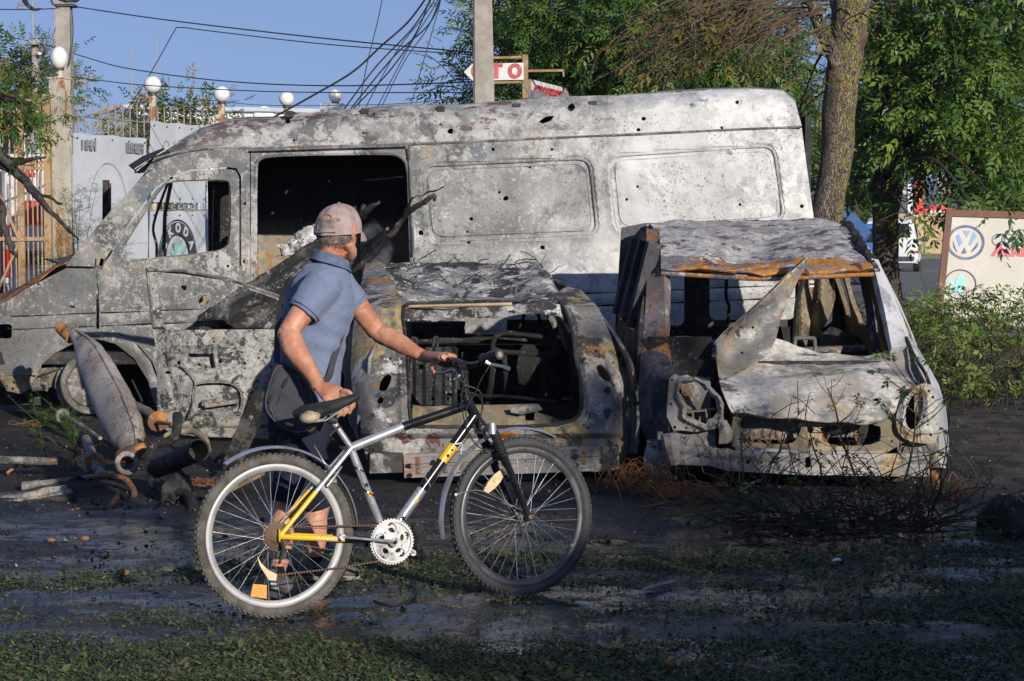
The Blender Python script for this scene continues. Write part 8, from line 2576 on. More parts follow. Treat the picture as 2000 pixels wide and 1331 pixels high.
for k in range(3):
 mb = MB(); c = 2.75 + 0.28 * k
 mb.tube([FP(c + 0.12 * math.cos(R(a)), 2.55 + 0.22 * math.sin(R(a)), 0.09) for a in range(0, 200, 12)], 0.006, 4); obj('drawn_arch', mb, m_smudge, bb2)
bs = board('sign_board', 'white board with a round dark winged emblem seen through the van\'s cab window', fa(287), fa(396), 0.35, 1.73)
ca, cz = fa(338), 1.02
def arc_band(a0, a1, r0, r1, off, n=40):
 mb = MB(); rows = []
 for i in range(n + 1):
  a = R(a0 + (a1 - a0) * i / n)
  rows.append([FP(ca + r * math.cos(a), cz + r * math.sin(a), off) for r in (r0, r1)])
 mb.loft(rows, cap=False, closed=False)
 v = np.array(mb.v); f = np.array([(a, b, c_) for (a, b, c_, d) in mb.f] + [(a, c_, d) for (a, b, c_, d) in mb.f])
 mb2 = MB(); mb2.add(*thicken(v, f, -0.003)); return mb2
obj('emblem_ring', arc_band(0, 360, 0.36, 0.55, 0.088), m_vinyl, bs, smooth=0)
obj('emblem_outline', arc_band(0, 360, 0.575, 0.59, 0.088), m_vinyl, bs, smooth=0)
for k, ch in enumerate('SKODA'):
 an = R(152 - 31 * k)
 c = FP(ca + 0.455 * math.cos(an), cz + 0.455 * math.sin(an), 0.094)
 yv = FV * math.cos(an) + Vector((0, 0, math.sin(an)))
 xv = yv.cross(FNm).normalized()
 if xv.cross(yv).dot(FNm) < 0: xv = -xv
 obj('emblem_letter', text_mesh(ch, 0.19, c, xv, yv, 0.002, offset=0.008), m_board, bs, smooth=0)
wing = [(-.18, -.30), (-.02, -.20), (.02, .02), (-.12, -.02), (-.22, .10), (-.10, .12), (-.16, .24), (.0, .22), (.14, .30), (.2, .1), (.16, -.18), (.1, -.32)]
mb = MB(); mb.prism([FP(ca + x, cz + y, 0.088) for x, y in wing], FNm * 0.003); obj('emblem_wing', mb, m_teal, bs, smooth=0)
b3b = board('sign_board', 'narrow white board right of the upper board, seen through the cab window', fa(416), fa(470), 1.84, 3.0)
b4b = board('sign_board', 'narrow white board right of the winged emblem board', fa(414), fa(470), 0.35, 1.5)
# --- rusty gate at far left
GY = 26.3
gt = thing('rusty_gate', P(45, 500, GY) * 1.0, 'tall rusty metal bar gate at the far left', 'gate')
gt.location = Vector((P(45, 500, GY).x, GY, 0))
def gpost(x, w_, z1=3.25, nm='gate_post'):
 p = P(x, 400, GY); mb = MB(); mb.bar((p.x, GY, 0.0), (p.x, GY, z1), w_, w_); obj(nm, mb, m_rustg, gt, smooth=20)
for x, w_ in ((38, 0.045), (44, 0.05), (94, 0.09)):
 gpost(x, w_)
for x in (-40, -26, -10, 6, 20, 30, 54, 64, 73, 81):
 p = P(x, 400, GY); mb = MB(); mb.tube([(p.x, GY, 0.25), (p.x, GY, 3.15)], 0.012, 6); obj('bar', mb, m_rustg, gt)
for (x0, x1, z) in ((-60, 100, 3.16), (50, 92, 2.35), (-60, 92, 1.35), (-60, 92, 0.4), (50, 92, 2.28)):
 a, b = P(x0, 400, GY), P(x1, 400, GY); mb = MB(); mb.bar((a.x, GY - 0.03, z), (b.x, GY - 0.03, z), 0.035, 0.05); obj('rail', mb, m_rustg, gt, smooth=20)
a, b = P(-20, 400, GY), P(38, 400, GY); mb = MB(); mb.bar((a.x, GY - 0.05, 2.25), (b.x, GY - 0.05, 1.35), 0.035, 0.03); obj('brace', mb, m_rustg, gt)
mb = MB(); mb.bar((a.x, GY - 0.05, 0.45), (b.x, GY - 0.05, 1.30), 0.035, 0.03); obj('brace', mb, m_rustg, gt)
# --- white truck behind the gate
TY = 30.5
trk = thing('white_truck', (P(40, 500, TY).x, TY, 0), 'white box truck with red tail lights parked behind the rusty gate', 'truck')
xa, xb = P(-70, 400, TY).x, P(106, 400, TY).x
m_twhite = plain('truck_white', (0.62, 0.64, 0.67), 0.4, 0, 0.06, 2, 0.03)
m_glass = plain('dark_glass', (0.015, 0.018, 0.022), 0.08, 0, 0.2, 2, 0.0)
m_red = plain('red_plastic', (0.50, 0.02, 0.015), 0.35, 0, 0.1, 6, 0.0)
q = smooth_poly([(0, .35), (0, 2.5), (.12, 2.85), (1.3, 2.95), (1.42, 2.8), (1.42, .35)], 1)
mb = MB(); mb.prism([(xa + (xb - xa) * x / 1.42, TY, z) for x, z in q], (0, 5.0, 0)); obj('body', mb, m_twhite, trk, smooth=30)
def tquad(name, x0, y0, x1, y1, mat, d=0.02, par=trk, Y=TY):
 a, b = P(x0, y0, Y - 0.02), P(x1, y1, Y - 0.02)
 mb = MB(); mb.box(((a.x + b.x) / 2, Y - d / 2, (a.z + b.z) / 2), (abs(b.x - a.x), d, abs(a.z - b.z))); return obj(name, mb, mat, par, smooth=0)
tquad('rear_window', 2, 250, 30, 300, m_glass); tquad('rear_window', 54, 250, 92, 300, plain('pale_blue_window', (0.30, 0.36, 0.44), 0.15))
tquad('door_seam', 36, 240, 39, 500, m_vinyl, 0.01)
tl = tquad('tail_light', 2, 440, 20, 540, m_red, 0.06); tquad('reversing_lamp', 5, 470, 14, 488, m_twhite, 0.03, tl, TY - 0.06)
ps = tquad('red_poster', 48, 320, 68, 346, m_red); obj('poster_text', text_mesh('МТО', 0.13, P(58, 334, TY - 0.04), (1, 0, 0), (0, 0, 1), 0.002), m_twhite, ps, smooth=0)
ps = tquad('red_poster', 47, 392, 82, 440, m_red); ps2 = tquad('red_notice', 50, 396, 79, 412, plain('worn_red', (0.42, 0.06, 0.05), 0.5), 0.01, ps, TY - 0.02)
tquad('side_mirror', 24, 238, 34, 290, m_vinyl, 0.1); tquad('marker_light', 8, 248, 16, 256, m_red, 0.04)
tquad('rear_bumper', 34, 490, 104, 516, m_vinyl, 0.12)
for x in (10, 90):
 p = P(x, 560, TY + 0.3); mb = MB(); mb.lathe((p.x, TY + 0.3, 0.38), (1, 0, 0), [(0.1, -0.12), (0.36, -0.12), (0.38, -0.08), (0.38, 0.08), (0.36, 0.12), (0.1, 0.12)], 20); obj('wheel', mb, m_rubber, trk)
# --- pole left, small pole, masts
pl = P(129, 300, 32)
t = thing('concrete_pole', (pl.x, 32, 0), 'concrete utility pole behind the rusty lamp column', 'pole')
mb = MB(); mb.loft([[(pl.x + sx * w_, 32 + sy * w_, z) for sx, sy in ((-1, -1), (1, -1), (1, 1), (-1, 1))] for w_, z in ((0.14, 0), (0.10, 6.5))]); obj('shaft', mb, m_conc, t, smooth=0)
mb = MB(); p = P(129, 12, 32); mb.box(p, (0.3, 0.3, 0.04)); obj('cable_band', mb, m_vinyl, t)
p = P(70, 200, 48)
t = thing('lamp_pole', (p.x, 48, 0), 'short concrete pole with cable loop at left beyond the gate', 'pole')
mb = MB(); mb.tube([(p.x, 48, 0), (p.x, 48, P(70, 82, 48).z)], [0.13, 0.09], 10); obj('shaft', mb, m_conc, t)
c = P(70, 84, 47.9); mb = MB(); mb.box(c, (0.26, 0.26, 0.1)); obj('cap', mb, m_conc, t)
mb = MB(); mb.tube(bez([P(78, 86, 47.8), P(88, 95, 47.8), P(84, 106, 47.8), P(76, 108, 47.8)], 5), 0.02, 5); obj('cable_loop', mb, m_wire, t)
mb = MB(); ball(mb, P(77, 106, 47.8), 0.05); obj('insulator', mb, m_globe, t)
for x, y0, y1, Y, lab in ((62, -60, 110, 70, 'thin pale mast rising above the small tree at far left'), (105, -60, 135, 72, 'thin pale mast just left of the concrete pole'), (255, 92, 215, 80, 'thin aerial mast above the white building, left one'), (305, 72, 215, 80, 'thin aerial mast above the white building, right one')):
 a, b = P(x, y0, Y), P(x, y1, Y)
 mb = MB(); mb.tube([(a.x, Y, 0), (a.x, Y, b.z), (a.x, Y, a.z)], [0.045, 0.035, 0.02], 6)
 o = obj('aerial_mast', mb, m_conc, None, origin=(a.x, Y, 0)); tag(o, lab, 'mast', 'aerial masts')
# --- white building and pale blue hall behind the fence
WY = 62
wb_ = thing('white_building', (P(600, 300, WY).x, WY, 0), 'long low white building behind the fence with rounded gable', 'building')
a, b = P(238, 214, WY), P(1090, 228, WY)
mb = MB(); mb.prism([(a.x, WY, 0), (a.x, WY, a.z), (b.x, WY, P(1090, 232, WY).z), (b.x, WY, 0)], (0, 9, 0)); obj('wall', mb, plain('white_render', (0.72, 0.74, 0.76), 0.7, 0, 0.05, .5, .05), wb_, smooth=0)
c = P(516, 229, WY - 0.1); mb = MB(); mb.lathe(c, (0, 1, 0), [(0.1, 0), (0.33, 0.02), (0.33, 0.6), (0.1, 0.62)], 28); obj('rounded_gable', mb, plain('white_gable', (0.74, 0.75, 0.77), 0.6), wb_)
a, b = P(232, 210, WY), P(1092, 226, WY); mb = MB(); mb.bar((a.x, WY - 0.1, a.z + 0.02), (b.x, WY - 0.1, b.z - 0.02), 0.2, 0.12); obj('eaves', mb, m_board, wb_, smooth=0)
gb = thing('grey_shed', (P(210, 300, 52).x, 52, 0), 'grey blue shed with slanted roof behind the fence at left', 'building')
a, b = P(186, 232, 52), P(232, 300, 52)
mb = MB(); mb.prism([(a.x, 52, 0), (a.x, 52, a.z), (b.x, 52, P(232, 212, 52).z), (b.x + 0.6, 52, P(232, 250, 52).z), (b.x + 0.6, 52, 0)], (0, 5, 0)); obj('wall', mb, plain('shed_grey', (0.20, 0.25, 0.32), 0.5), gb, smooth=0)
mb = MB(); a = P(180, 226, 51.9); b = P(236, 206, 51.9); mb.bar(a, b, 0.15, 0.1); obj('roof_edge', mb, m_fence, gb)
HY = 42
hl_ = thing('metal_hall', (P(400, 400, HY).x, HY, 0), 'pale blue ribbed metal wall behind the fence boards', 'building')
a, b = P(60, 330, HY), P(760, 330, HY)
mb = MB(); mb.box(((a.x + b.x) / 2, HY + 0.2, 1.25), (b.x - a.x, 0.2, 2.5)); obj('wall', mb, plain('pale_blue_sheet', (0.42, 0.52, 0.62), 0.4, 0.2, 0.06, 2, .03), hl_, smooth=0)
r0 = None
for k in range(38):
 x = a.x + 0.1 + k * 0.2
 if r0 is None:
  mb = MB(); mb.tube([(0, 0, 0), (0, 0, 2.48)], 0.045, 8); r0 = obj('wall_rib', mb, plain('rib_sheet', (0.50, 0.60, 0.68), 0.35, 0.2, 0.05, 2, .02), None); r0.parent = hl_; r0.location = Vector((x, HY + 0.08, 0)) - hl_.location
 else:
  c = r0.copy(); scene.collection.objects.link(c); c.location = Vector((x, HY + 0.08, 0)) - hl_.location
mb = MB(); c = P(272, 400, 33)
bv = thing('blue_van', (c.x, 33.6, 0), 'dark blue vehicle behind the fence seen through the van\'s cab window', 'van')
q = smooth_poly([(0, .3), (0, 1.9), (.2, 2.1), (1.0, 2.1), (1.5, 1.3), (2.0, 1.1), (2.0, .3)], 1)
mb.prism([(c.x - 0.9 + x * 0.55, 33.2, z) for x, z in q], (0.3, 1.7, 0)); obj('body', mb, plain('blue_body', (0.03, 0.07, 0.17), 0.3), bv, smooth=30)
mb = MB(); mb.prism([(c.x - 0.75 + x * 0.55, 33.17, z) for x, z in ((0.1, 1.35), (.1, 1.85), (.9, 1.85), (1.1, 1.35))], (0, 0.02, 0)); obj('side_window', mb, m_glass, bv, smooth=0)
# --- centre pole with wires, arrow sign and workshop sign
pc = P(945, 200, 24)
cp = thing('concrete_pole', (pc.x, 24, 0), 'tall tapered concrete pole rising behind the middle of the van', 'pole')
zt = P(945, -140, 24).z
mb = MB(); mb.loft([[(pc.x + (z - 3) * -0.012 + sx * w_, 24 + sy * w_ * 0.8, z) for sx, sy in ((-1, -.7), (-.8, -1), (.8, -1), (1, -.7), (1, .9), (-1, .9))] for w_, z in ((0.16, 0), (0.105, zt))]); obj('shaft', mb, m_conc, cp, smooth=20)
SY = 25.2
fs = thing('arrow_sign', (P(1026, 300, SY).x, SY, 0), 'white arrow sign with red letters on a rusty frame behind the pole', 'sign')
mb = MB(); mb.bar((P(1026, 0, SY).x, SY, 0), P(1026, 107, SY), 0.07, 0.07); obj('post', mb, m_rustg, fs, smooth=20)
for (x0, x1, y0, y1) in ((925, 1024, 114, 112), (930, 1024, 163, 160), (1028, 1101, 139, 138)):
 mb = MB(); mb.bar(P(x0, y0, SY), P(x1, y1, SY), 0.03, 0.03); obj('frame_bar', mb, m_rustg, fs, smooth=20)
mb = MB(); mb.bar(P(1100, 138, SY), P(1101, 150, SY), 0.02, 0.02); obj('hook', mb, m_rustg, fs)
mb = MB(); mb.prism([P(906, 141, SY - 0.05), P(922, 125, SY - 0.05), P(1022, 123, SY - 0.05), P(1023, 156, SY - 0.05), P(923, 158, SY - 0.05)], (0, 0.03, 0)); ar = obj('arrow_panel', mb, plain('sign_white', (0.66, 0.65, 0.63), 0.5, 0, .06, 3, .02), fs, smooth=0)
m_redl = plain('faded_red_vinyl', (0.55, 0.10, 0.10), 0.6)
for ch, x in (('С', 934), ('Т', 970), ('О', 1006)):
 obj('sign_letter', text_mesh(ch, 0.215, P(x, 141, SY - 0.058), (1, 0, 0.01), (0, 0, 1), 0.004, sx=1.05, offset=0.014), m_redl, ar, smooth=0)
A0, A1 = P(1036, 155, 25.4), P(1099, 171, 27.0)
ws = thing('workshop_sign', (A0.x, 25.4, 0), 'white slanted sign with red letters just above the van roof', 'sign')
zb = P(1036, 205, 25.4).z
mb = MB(); mb.prism([A0, A1, Vector((A1.x, A1.y, zb)), Vector((A0.x, A0.y, zb))], (0, 0.04, 0)); wp = obj('panel', mb, plain('sign_white_b', (0.68, 0.69, 0.70), 0.5), ws, smooth=0)
xd = (Vector((A1.x, A1.y, 0)) - Vector((A0.x, A0.y, 0)))
nn_ = xd.normalized().cross(Vector((0, 0, 1)))
obj('sign_letters', text_mesh('АВТОСЕРВІС', 0.215, A0.lerp(A1, 0.5) + nn_ * 0.02 + Vector((0, -0.02, -0.16)), xd, (0, 0, 1), 0.003, sx=1.02, offset=0.008), plain('red_vinyl', (0.5, 0.04, 0.05), 0.5), wp, smooth=0)
for x in (1033, 1100):
 p = P(x, 175, 25.4 if x < 1050 else 27.1); mb = MB(); mb.bar((p.x, p.y + 0.05, 0), (p.x, p.y + 0.05, P(x, 155 if x < 1050 else 172, p.y).z), 0.07, 0.07); obj('sign_post', mb, m_rustg, ws)
def wire(pts, r, lab, Y=26, Y1=None):
 n = len(pts)
 w = [P(x, y, Y + ((Y1 or Y) - Y) * i / (n - 1)) for i, (x, y) in enumerate(pts)]
 mb = MB(); mb.tube(bez(w, 8), r * 0.72, 5)
 o = obj('overhead_wire', mb, m_wire, None, origin=tuple(w[0])); tag(o, lab, 'wire', 'overhead wires')
wire([(-40, 18), (60, 19), (142, 15)], 0.012, 'thin wire running left from the top of the left concrete pole', 32)
wire([(138, 12), (330, 40), (640, 76), (935, 104)], 0.013, 'upper wire spanning between the two concrete poles', 32, 24)
wire([(190, 290), (265, 190), (310, 115), (340, 62), (352, 54), (420, 62), (650, 88), (935, 108)], 0.010, 'wire kinked upward in a sharp bend left of centre', 32, 24)
wire([(75, 84), (160, 110), (250, 134), (430, 158), (650, 168), (930, 160)], 0.013, 'wire from the short left pole sagging across the sky', 40, 24)
wire([(140, 151), (200, 158), (300, 168), (560, 180), (930, 181)], 0.010, 'lower long wire just above the globe lamps', 32, 24)
wire([(380, 200), (410, 196), (520, 206), (760, 204), (930, 188)], 0.007, 'thin low wire passing behind the globe lamps', 36, 26)
wire([(530, 232), (620, 182), (690, 140), (745, 90), (800, 40), (850, -30)], 0.016, 'thick black cable climbing steeply to the right', 22)
for i, pts in enumerate(([(672, 214), (735, 130), (810, 50), (858, -30)], [(684, 214), (770, 110), (840, 45), (870, -30)], [(700, 214), (718, 120), (738, 40), (752, -30)], [(712, 214), (775, 100), (830, 30), (866, -30)], [(735, 214), (800, 90), (850, 10), (862, -30)], [(744, 212), (790, 120), (838, 50), (868, -30)], [(800, 214), (830, 110), (856, 20), (866, -30)], [(690, 212), (760, 140), (815, 60), (850, -30)])):
 lab = ['leftmost dark wire of the bundle fanning up to the top edge', 'thick second wire of the fanning bundle', 'thin wire of the bundle rising almost straight up', 'fourth wire in the middle of the fanning bundle', 'wire right of the middle of the fanning bundle', 'second wire from the right in the fanning bundle', 'rightmost steep wire of the fanning bundle', 'slack wire crossing the lower part of the fanning bundle'][i]
 wire(pts, 0.008 + 0.004 * (i in (0, 1, 7)), lab, 22 + 0.3 * i)
wire([(832, 106), (862, 128), (900, 168), (935, 178)], 0.007, 'short drooping wire left of the central pole', 25)
wire([(60, 160), (90, 100), (110, 50), (128, -20)], 0.008, 'thin wire rising from the small left pole to the top edge', 45, 34)
wire([(140, 18), (143, 60), (138, 110), (134, 130)], 0.010, 'cable hanging down the left concrete pole', 31.8)
wire([(930, 12), (1000, 18), (1200, 30), (1500, 10)], 0.007, 'thin wire passing from the central pole into the trees', 24, 25)
# --- right: road, verge, vehicles, sign board
m_asph = plain('grey_asphalt', (0.15, 0.145, 0.145), 0.9, 0, 0.15, 1.2, 0.3)
def strip(name, pts, z, mat):
 mb = MB(); mb.add([(x, y, z) for x, y in pts], [tuple(range(len(pts)))]); o = obj(name, mb, mat, None, smooth=0); tag(o, kind='structure')
strip('road', [(2.5, 27), (60, 27), (90, 80), (-4, 80), (2.5, 40)], 0.006, m_asph)
strip('pavement', [(-4, 81), (95, 81), (110, 100), (-4, 100)], 0.004, plain('dry_verge', (0.34, 0.27, 0.15), 0.95, 0, .25, .6, .2))
sgb = thing('emblem_sign', PG(1830, 640), 'leaning cream sign board with car emblems in a rusty frame', 'sign')
BY = PG(1830, 640).y
corners = [(1822, 622), (1845, 412), (2075, 418), (2075, 650)]
def SB(u, w, off=0.0):
 p0 = P(1822, 640, BY); p1 = P(1846, 413, BY + 0.35); p2 = P(2080, 420, BY + 0.75); p3 = P(2060, 640, BY + 0.4)
 a = p0.lerp(p3, u); b = p1.lerp(p2, u)
 nn = (p3 - p0).cross(p1 - p0).normalized()
 if nn.y > 0: nn = -nn
 return a.lerp(b, w) + nn * off
mb = MB(); mb.loft([[SB(u, 0), SB(u, 1), SB(u, 1, -0.03), SB(u, 0, -0.03)] for u in (0.06, 1.0)]); SBo = obj('panel', mb, plain('cream_panel', (0.47, 0.445, 0.385), 0.55, 0, .05, 2, .03), sgb, smooth=0)
m_fr = plain('brown_rusty_frame', (0.15, 0.07, 0.045), 0.7, 0, .3, 6, .2)
for (u0, w0, u1, w1) in ((0.03, -0.02, 0.03, 1.0), (0.0, 0.985, 1.0, 0.985)):
 mb = MB(); mb.bar(SB(u0, w0, 0.02), SB(u1, w1, 0.02), 0.10, 0.05, up=(0, 1, 0)); obj('frame', mb, m_fr, sgb, smooth=0)
p0 = SB(0.5, 0); sx_ = (SB(1, 0.5) - SB(0, 0.5)).length; sy_ = (SB(.5, 1) - SB(.5, 0)).length
ux = (SB(1, .5) - SB(0, .5)).normalized(); uy = (SB(.3, 1) - SB(.3, 0)).normalized(); un = ux.cross(uy)
if un.y > 0: un = -un
def EM(cx, cy):
 # pixel on the panel plane
 return PP(cx, cy, SB(.3, .5, 0.004), un)
def emb_poly(name, pts, mat, off=0.0, par=SBo):
 mb = MB(); mb.prism([EM(x, y) + un * off for x, y in pts], un * 0.004); obj(name, mb, mat, par, smooth=0)
def emb_ring(name, cx, cy, rx, ry, w_, mat, off=0.0):
 mb = MB(); rows = []
 for i in range(41):
  a = 2 * PI * i / 40
  rows.append([EM(cx + (rx - k) * math.cos(a), cy + (ry - k) * math.sin(a)) + un * off for k in (0, w_)])
 mb.loft(rows, cap=False, closed=False)
 v = np.array(mb.v); f = np.array([(a, b, c_) for (a, b, c_, d) in mb.f] + [(a, c_, d) for (a, b, c_, d) in mb.f])
 obj(name, thicken(v, f, -0.004), mat, SBo, smooth=0)
m_navy = plain('navy_vinyl', (0.025, 0.06, 0.15), 0.5); m_sky = plain('light_blue_vinyl', (0.13, 0.28, 0.5), 0.5)
emb_ring('emblem_ring', 1886, 474, 37, 34, 5, m_navy)
for k, pts in enumerate(([(1881, 451), (1895, 451), (1888, 464)], [(1867, 461), (1873, 457), (1880, 474), (1874, 482)], [(1902, 453), (1908, 461), (1896, 480), (1892, 478)], [(1861, 471), (1869, 491), (1869, 494), (1862, 482)], [(1911, 472), (1909, 483), (1898, 493), (1897, 491)], [(1884, 483), (1888, 495), (1877, 496)])):
 emb_poly('emblem_stroke', pts, m_sky if k in (0, 1, 2) else m_navy)
emb_ring('emblem_ring', 1875, 556, 32, 29.5, 2.5, m_vinyl)
emb_poly('emblem_wing', [(1850, 551), (1855, 546), (1866, 556), (1868, 543), (1874, 536), (1880, 538), (1886, 548), (1884, 564), (1876, 572), (1852, 572), (1858, 566), (1865, 566), (1860, 558)], plain('turquoise_vinyl', (0.22, 0.60, 0.58), 0.5))
for k in range(4):
 emb_ring('emblem_circle', 1950 + 19 * k, 469, 13, 12, 2, m_navy, 0.001 * k)
obj('red_lettering', text_mesh('Audi', 0.24, EM(1975, 491) + un * 0.003, ux, uy, 0.002, sx=1.35, offset=0.01), plain('red_print', (0.55, 0.05, 0.07), 0.5), SBo, smooth=0)
for x, y in ((1847, 425), (1841, 470), (1835, 512), (1829, 555), (1986, 428)):
 mb = MB(); mb.disc(EM(x, y) + un * 0.006, un, 0.016, 0.012, 8); obj('bolt', mb, m_vinyl, SBo)
for x in (0.1, 0.9):
 a = SB(x, 0.1, -0.05); mb = MB(); mb.bar((a.x, a.y + 0.05, 0), SB(x, 0.95, -0.06), 0.06, 0.06); obj('support_leg', mb, m_fr, sgb)
# white estate car and blue car far behind
def far_car(name, label, c, yaw, L_, W_, H_, col, cat='car'):
 t = thing(name, c, label, cat); m = Matrix.Rotation(yaw, 3, 'Z')
 X = lambda x, y, z: c + m @ Vector((x, y, z))
 mp = plain(name + '_paint', col, 0.25, 0.0, 0.05, 2, 0.0)
 secs = []
 for y, zb, zs, zt, w_ in ((-L_ / 2, .38, .75, .80, .80), (-L_ / 2 + .05, .28, .85, 1.0, .92), (-L_ / 2 + .35, .25, .95, 1.02, .98), (-L_ / 2 + .4, .25, .95, 1.05, 1.0), (L_ * .1, .25, .95, 1.04, 1.0), (L_ * .3, .25, .9, .96, 1.0), (L_ / 2 - .1, .28, .75, .82, .94), (L_ / 2, .35, .6, .66, .8)):
  hw = W_ / 2 * w_
  secs.append([X(x * hw, y, z) for x, z in ((-.9, zb), (-1, zb + .12), (-1, zs - .1), (-.94, zs), (-.8, zt), (.8, zt), (.94, zs), (1, zs - .1), (1, zb + .12), (.9, zb))])
 mb = MB(); mb.loft(secs); obj('body', mb, mp, t, smooth=40)
 mb = MB(); secs = []
 for y, zt, w_ in ((-L_ / 2 + .12, 1.02, .82), (-L_ / 2 + .3, H_ - .12, .76), (-L_ / 2 + .6, H_, .74), (L_ * .05, H_ - .02, .74), (L_ * .18, H_ - .15, .75), (L_ * .34, .98, .80)):
  hw = W_ / 2
  secs.append([X(x * hw, y, z) for x, z in ((-.92, .95), (-.88, 1.02), (-w_, zt - .05 if zt > 1.05 else 1.0), (-w_ + .08, zt), (w_ - .08, zt), (w_, zt - .05 if zt > 1.05 else 1.0), (.88, 1.02), (.92, .95))])
 mb.loft(secs); obj('cabin', mb, mp, t, smooth=40)
 mb = MB(); mb.prism([X(x, -L_ / 2 + .16 + (.16 if z > 1.2 else 0) - 0.02, z) for x, z in ((-.62, 1.06), (-.56, H_ - .18), (.56, H_ - .18), (.62, 1.06))], m @ Vector((0, -0.03, 0))); obj('rear_window', mb, m_glass, t, smooth=0)
 for s in (-1, 1):
  mb = MB(); mb.prism([X(s * (W_ / 2 * z_), y, z) for y, z, z_ in ((-L_ / 2 + .5, 1.06, .885), (-L_ / 2 + .6, H_ - .12, .775), (L_ * .1, H_ - .14, .775), (L_ * .26, 1.06, .885))], m @ Vector((s * 0.03, 0, 0))); obj('side_window', mb, m_glass, t, smooth=0)
  mb = MB(); mb.box(X(s * W_ * .40, -L_ / 2 + .02, .62), (.3, .06, .06), yaw); obj('tail_light', mb, m_red, t)
  mb = MB(); ball(mb, X(s * (W_ / 2 + .1), L_ * .2, 1.0), (.1, .07, .08)); obj('mirror', mb, m_vinyl, t)
  for y in (-L_ * .3, L_ * .3):
   mb = MB(); mb.lathe(X(s * (W_ / 2 - .12), y, .33), m @ Vector((1, 0, 0)), [(.1, -.1), (.30, -.1), (.33, -.07), (.33, .07), (.30, .1), (.1, .1)], 20); wh_ = obj('wheel', mb, m_rubber, t)
 mb = MB(); mb.box(X(0, -L_ / 2 - .02, .42), (W_ * .8, .06, .12), yaw); obj('rear_bumper', mb, m_vinyl, t)
 return t
far_car('parked_suv', 'white car parked on the road behind the shaded tree trunk', Vector((P(1752, 533, 62).x, 63, 0.006)), R(-12), 4.2, 1.85, 1.66, (0.72, 0.73, 0.75))
bc_ = far_car('blue_car', 'blue car with raised bonnet beyond the burnt car\'s roof', Vector((P(1600, 556, 49).x, 49.8, 0.006)), R(80), 4.0, 1.7, 1.5, (0.06, 0.16, 0.42))
mb = MB(); mb.bar(P(1640, 412, 48.6), P(1690, 468, 48.4), 0.35, 1.0, up=(0, 1, 0)); mb.noise(0.03, 2, 3)
obj('raised_bonnet', mb, plain('blue_bonnet_paint', (0.07, 0.14, 0.30), 0.25, 0, .05, 2, 0), bc_, smooth=60)
# far: tan fence, red gantry, canopy, trees, hillside with houses
wf = thing('tan_wall', (P(1810, 440, 95).x, 95, 0), 'tan concrete fence across the road behind the white car', 'wall')
for k in range(14):
 x = P(1560, 440, 95).x + k * 2.4
 mb = MB(); mb.box((x, 95, 0.95), (2.36, 0.12, 1.9)); obj('fence_panel', mb, plain('tan_panel', (0.45, 0.34, 0.2), 0.8), wf, smooth=0) if k == 0 else None
 if k == 0: fp0 = wf.children[0]
 else:
  c = fp0.copy(); scene.collection.objects.link(c); c.location = Vector((k * 2.4, 0, 0))
m_redp = plain('red_paint', (0.55, 0.03, 0.03), 0.4)
rg = thing('red_tower', (P(1793, 400, 110).x, 110, 0), 'red post with sloping bracket across the road', 'post')
mb = MB(); mb.box((P(1793, 400, 110).x, 110, 2.2), (0.5, 0.5, 4.4)); obj('column', mb, m_redp, rg, smooth=0)
mb = MB(); a = P(1797, 395, 110); mb.prism([a, P(1812, 418, 110), P(1797, 420, 110)], (0, 0.3, 0)); obj('bracket', mb, m_redp, rg, smooth=0)
mb = MB(); mb.box(P(1793, 388, 109.7), (0.25, 0.1, 0.3)); obj('yellow_label', mb, m_yellow, rg)
rt = thing('red_trailer', (P(1850, 412, 115).x, 115, 0), 'red low machine standing across the road', 'vehicle')
mb = MB(); a, b = P(1800, 408, 115), P(1872, 421, 115); mb.box(((a.x + b.x) / 2, 115, (a.z + b.z) / 2), (b.x - a.x, 1.5, a.z - b.z)); obj('body', mb, m_redp, rt, smooth=0)
mb = MB(); a, b = P(1812, 406, 115), P(1850, 410, 115); mb.box(((a.x + b.x) / 2, 115, a.z), (b.x - a.x, 1.0, 0.3)); obj('top_rail', mb, m_redp, rt, smooth=0)
for k in range(4):
 mb = MB(); p = P(1818 + 9 * k, 415, 114.1); ball(mb, p, 0.12); obj('white_lamp', mb, m_globe, rt)
for k in range(3):
 mb = MB(); p = P(1812 + 24 * k, 424, 114.6); mb.lathe((p.x, 114.6, 0.75), (0, 1, 0), [(.3, -.2), (.7, -.2), (.75, 0), (.7, .2), (.3, .2)], 16); obj('wheel', mb, m_rubber, rt)
cn = thing('red_canopy', (P(1900, 400, 130).x, 130, 0), 'red and white station canopy behind the right-hand leaves', 'canopy')
a, b = P(1775, 298, 130), P(2060, 322, 130)
mb = MB(); mb.box(((a.x + b.x) / 2, 133, (a.z + b.z) / 2 + 0.15), (b.x - a.x, 6, 0.45)); obj('fascia', mb, m_redp, cn, smooth=0)
mb = MB(); mb.box(((a.x + b.x) / 2, 133, (a.z + b.z) / 2 - 0.3), (b.x - a.x, 6.02, 0.4)); obj('lower_fascia', mb, m_twhite, cn, smooth=0)
for k in range(3):
 x = a.x + (b.x - a.x) * (0.08 + 0.42 * k); mb = MB(); mb.box((x, 133, 2.0), (0.5, 0.5, 4.0)); obj('column', mb, m_redp if k else m_twhite, cn, smooth=0)
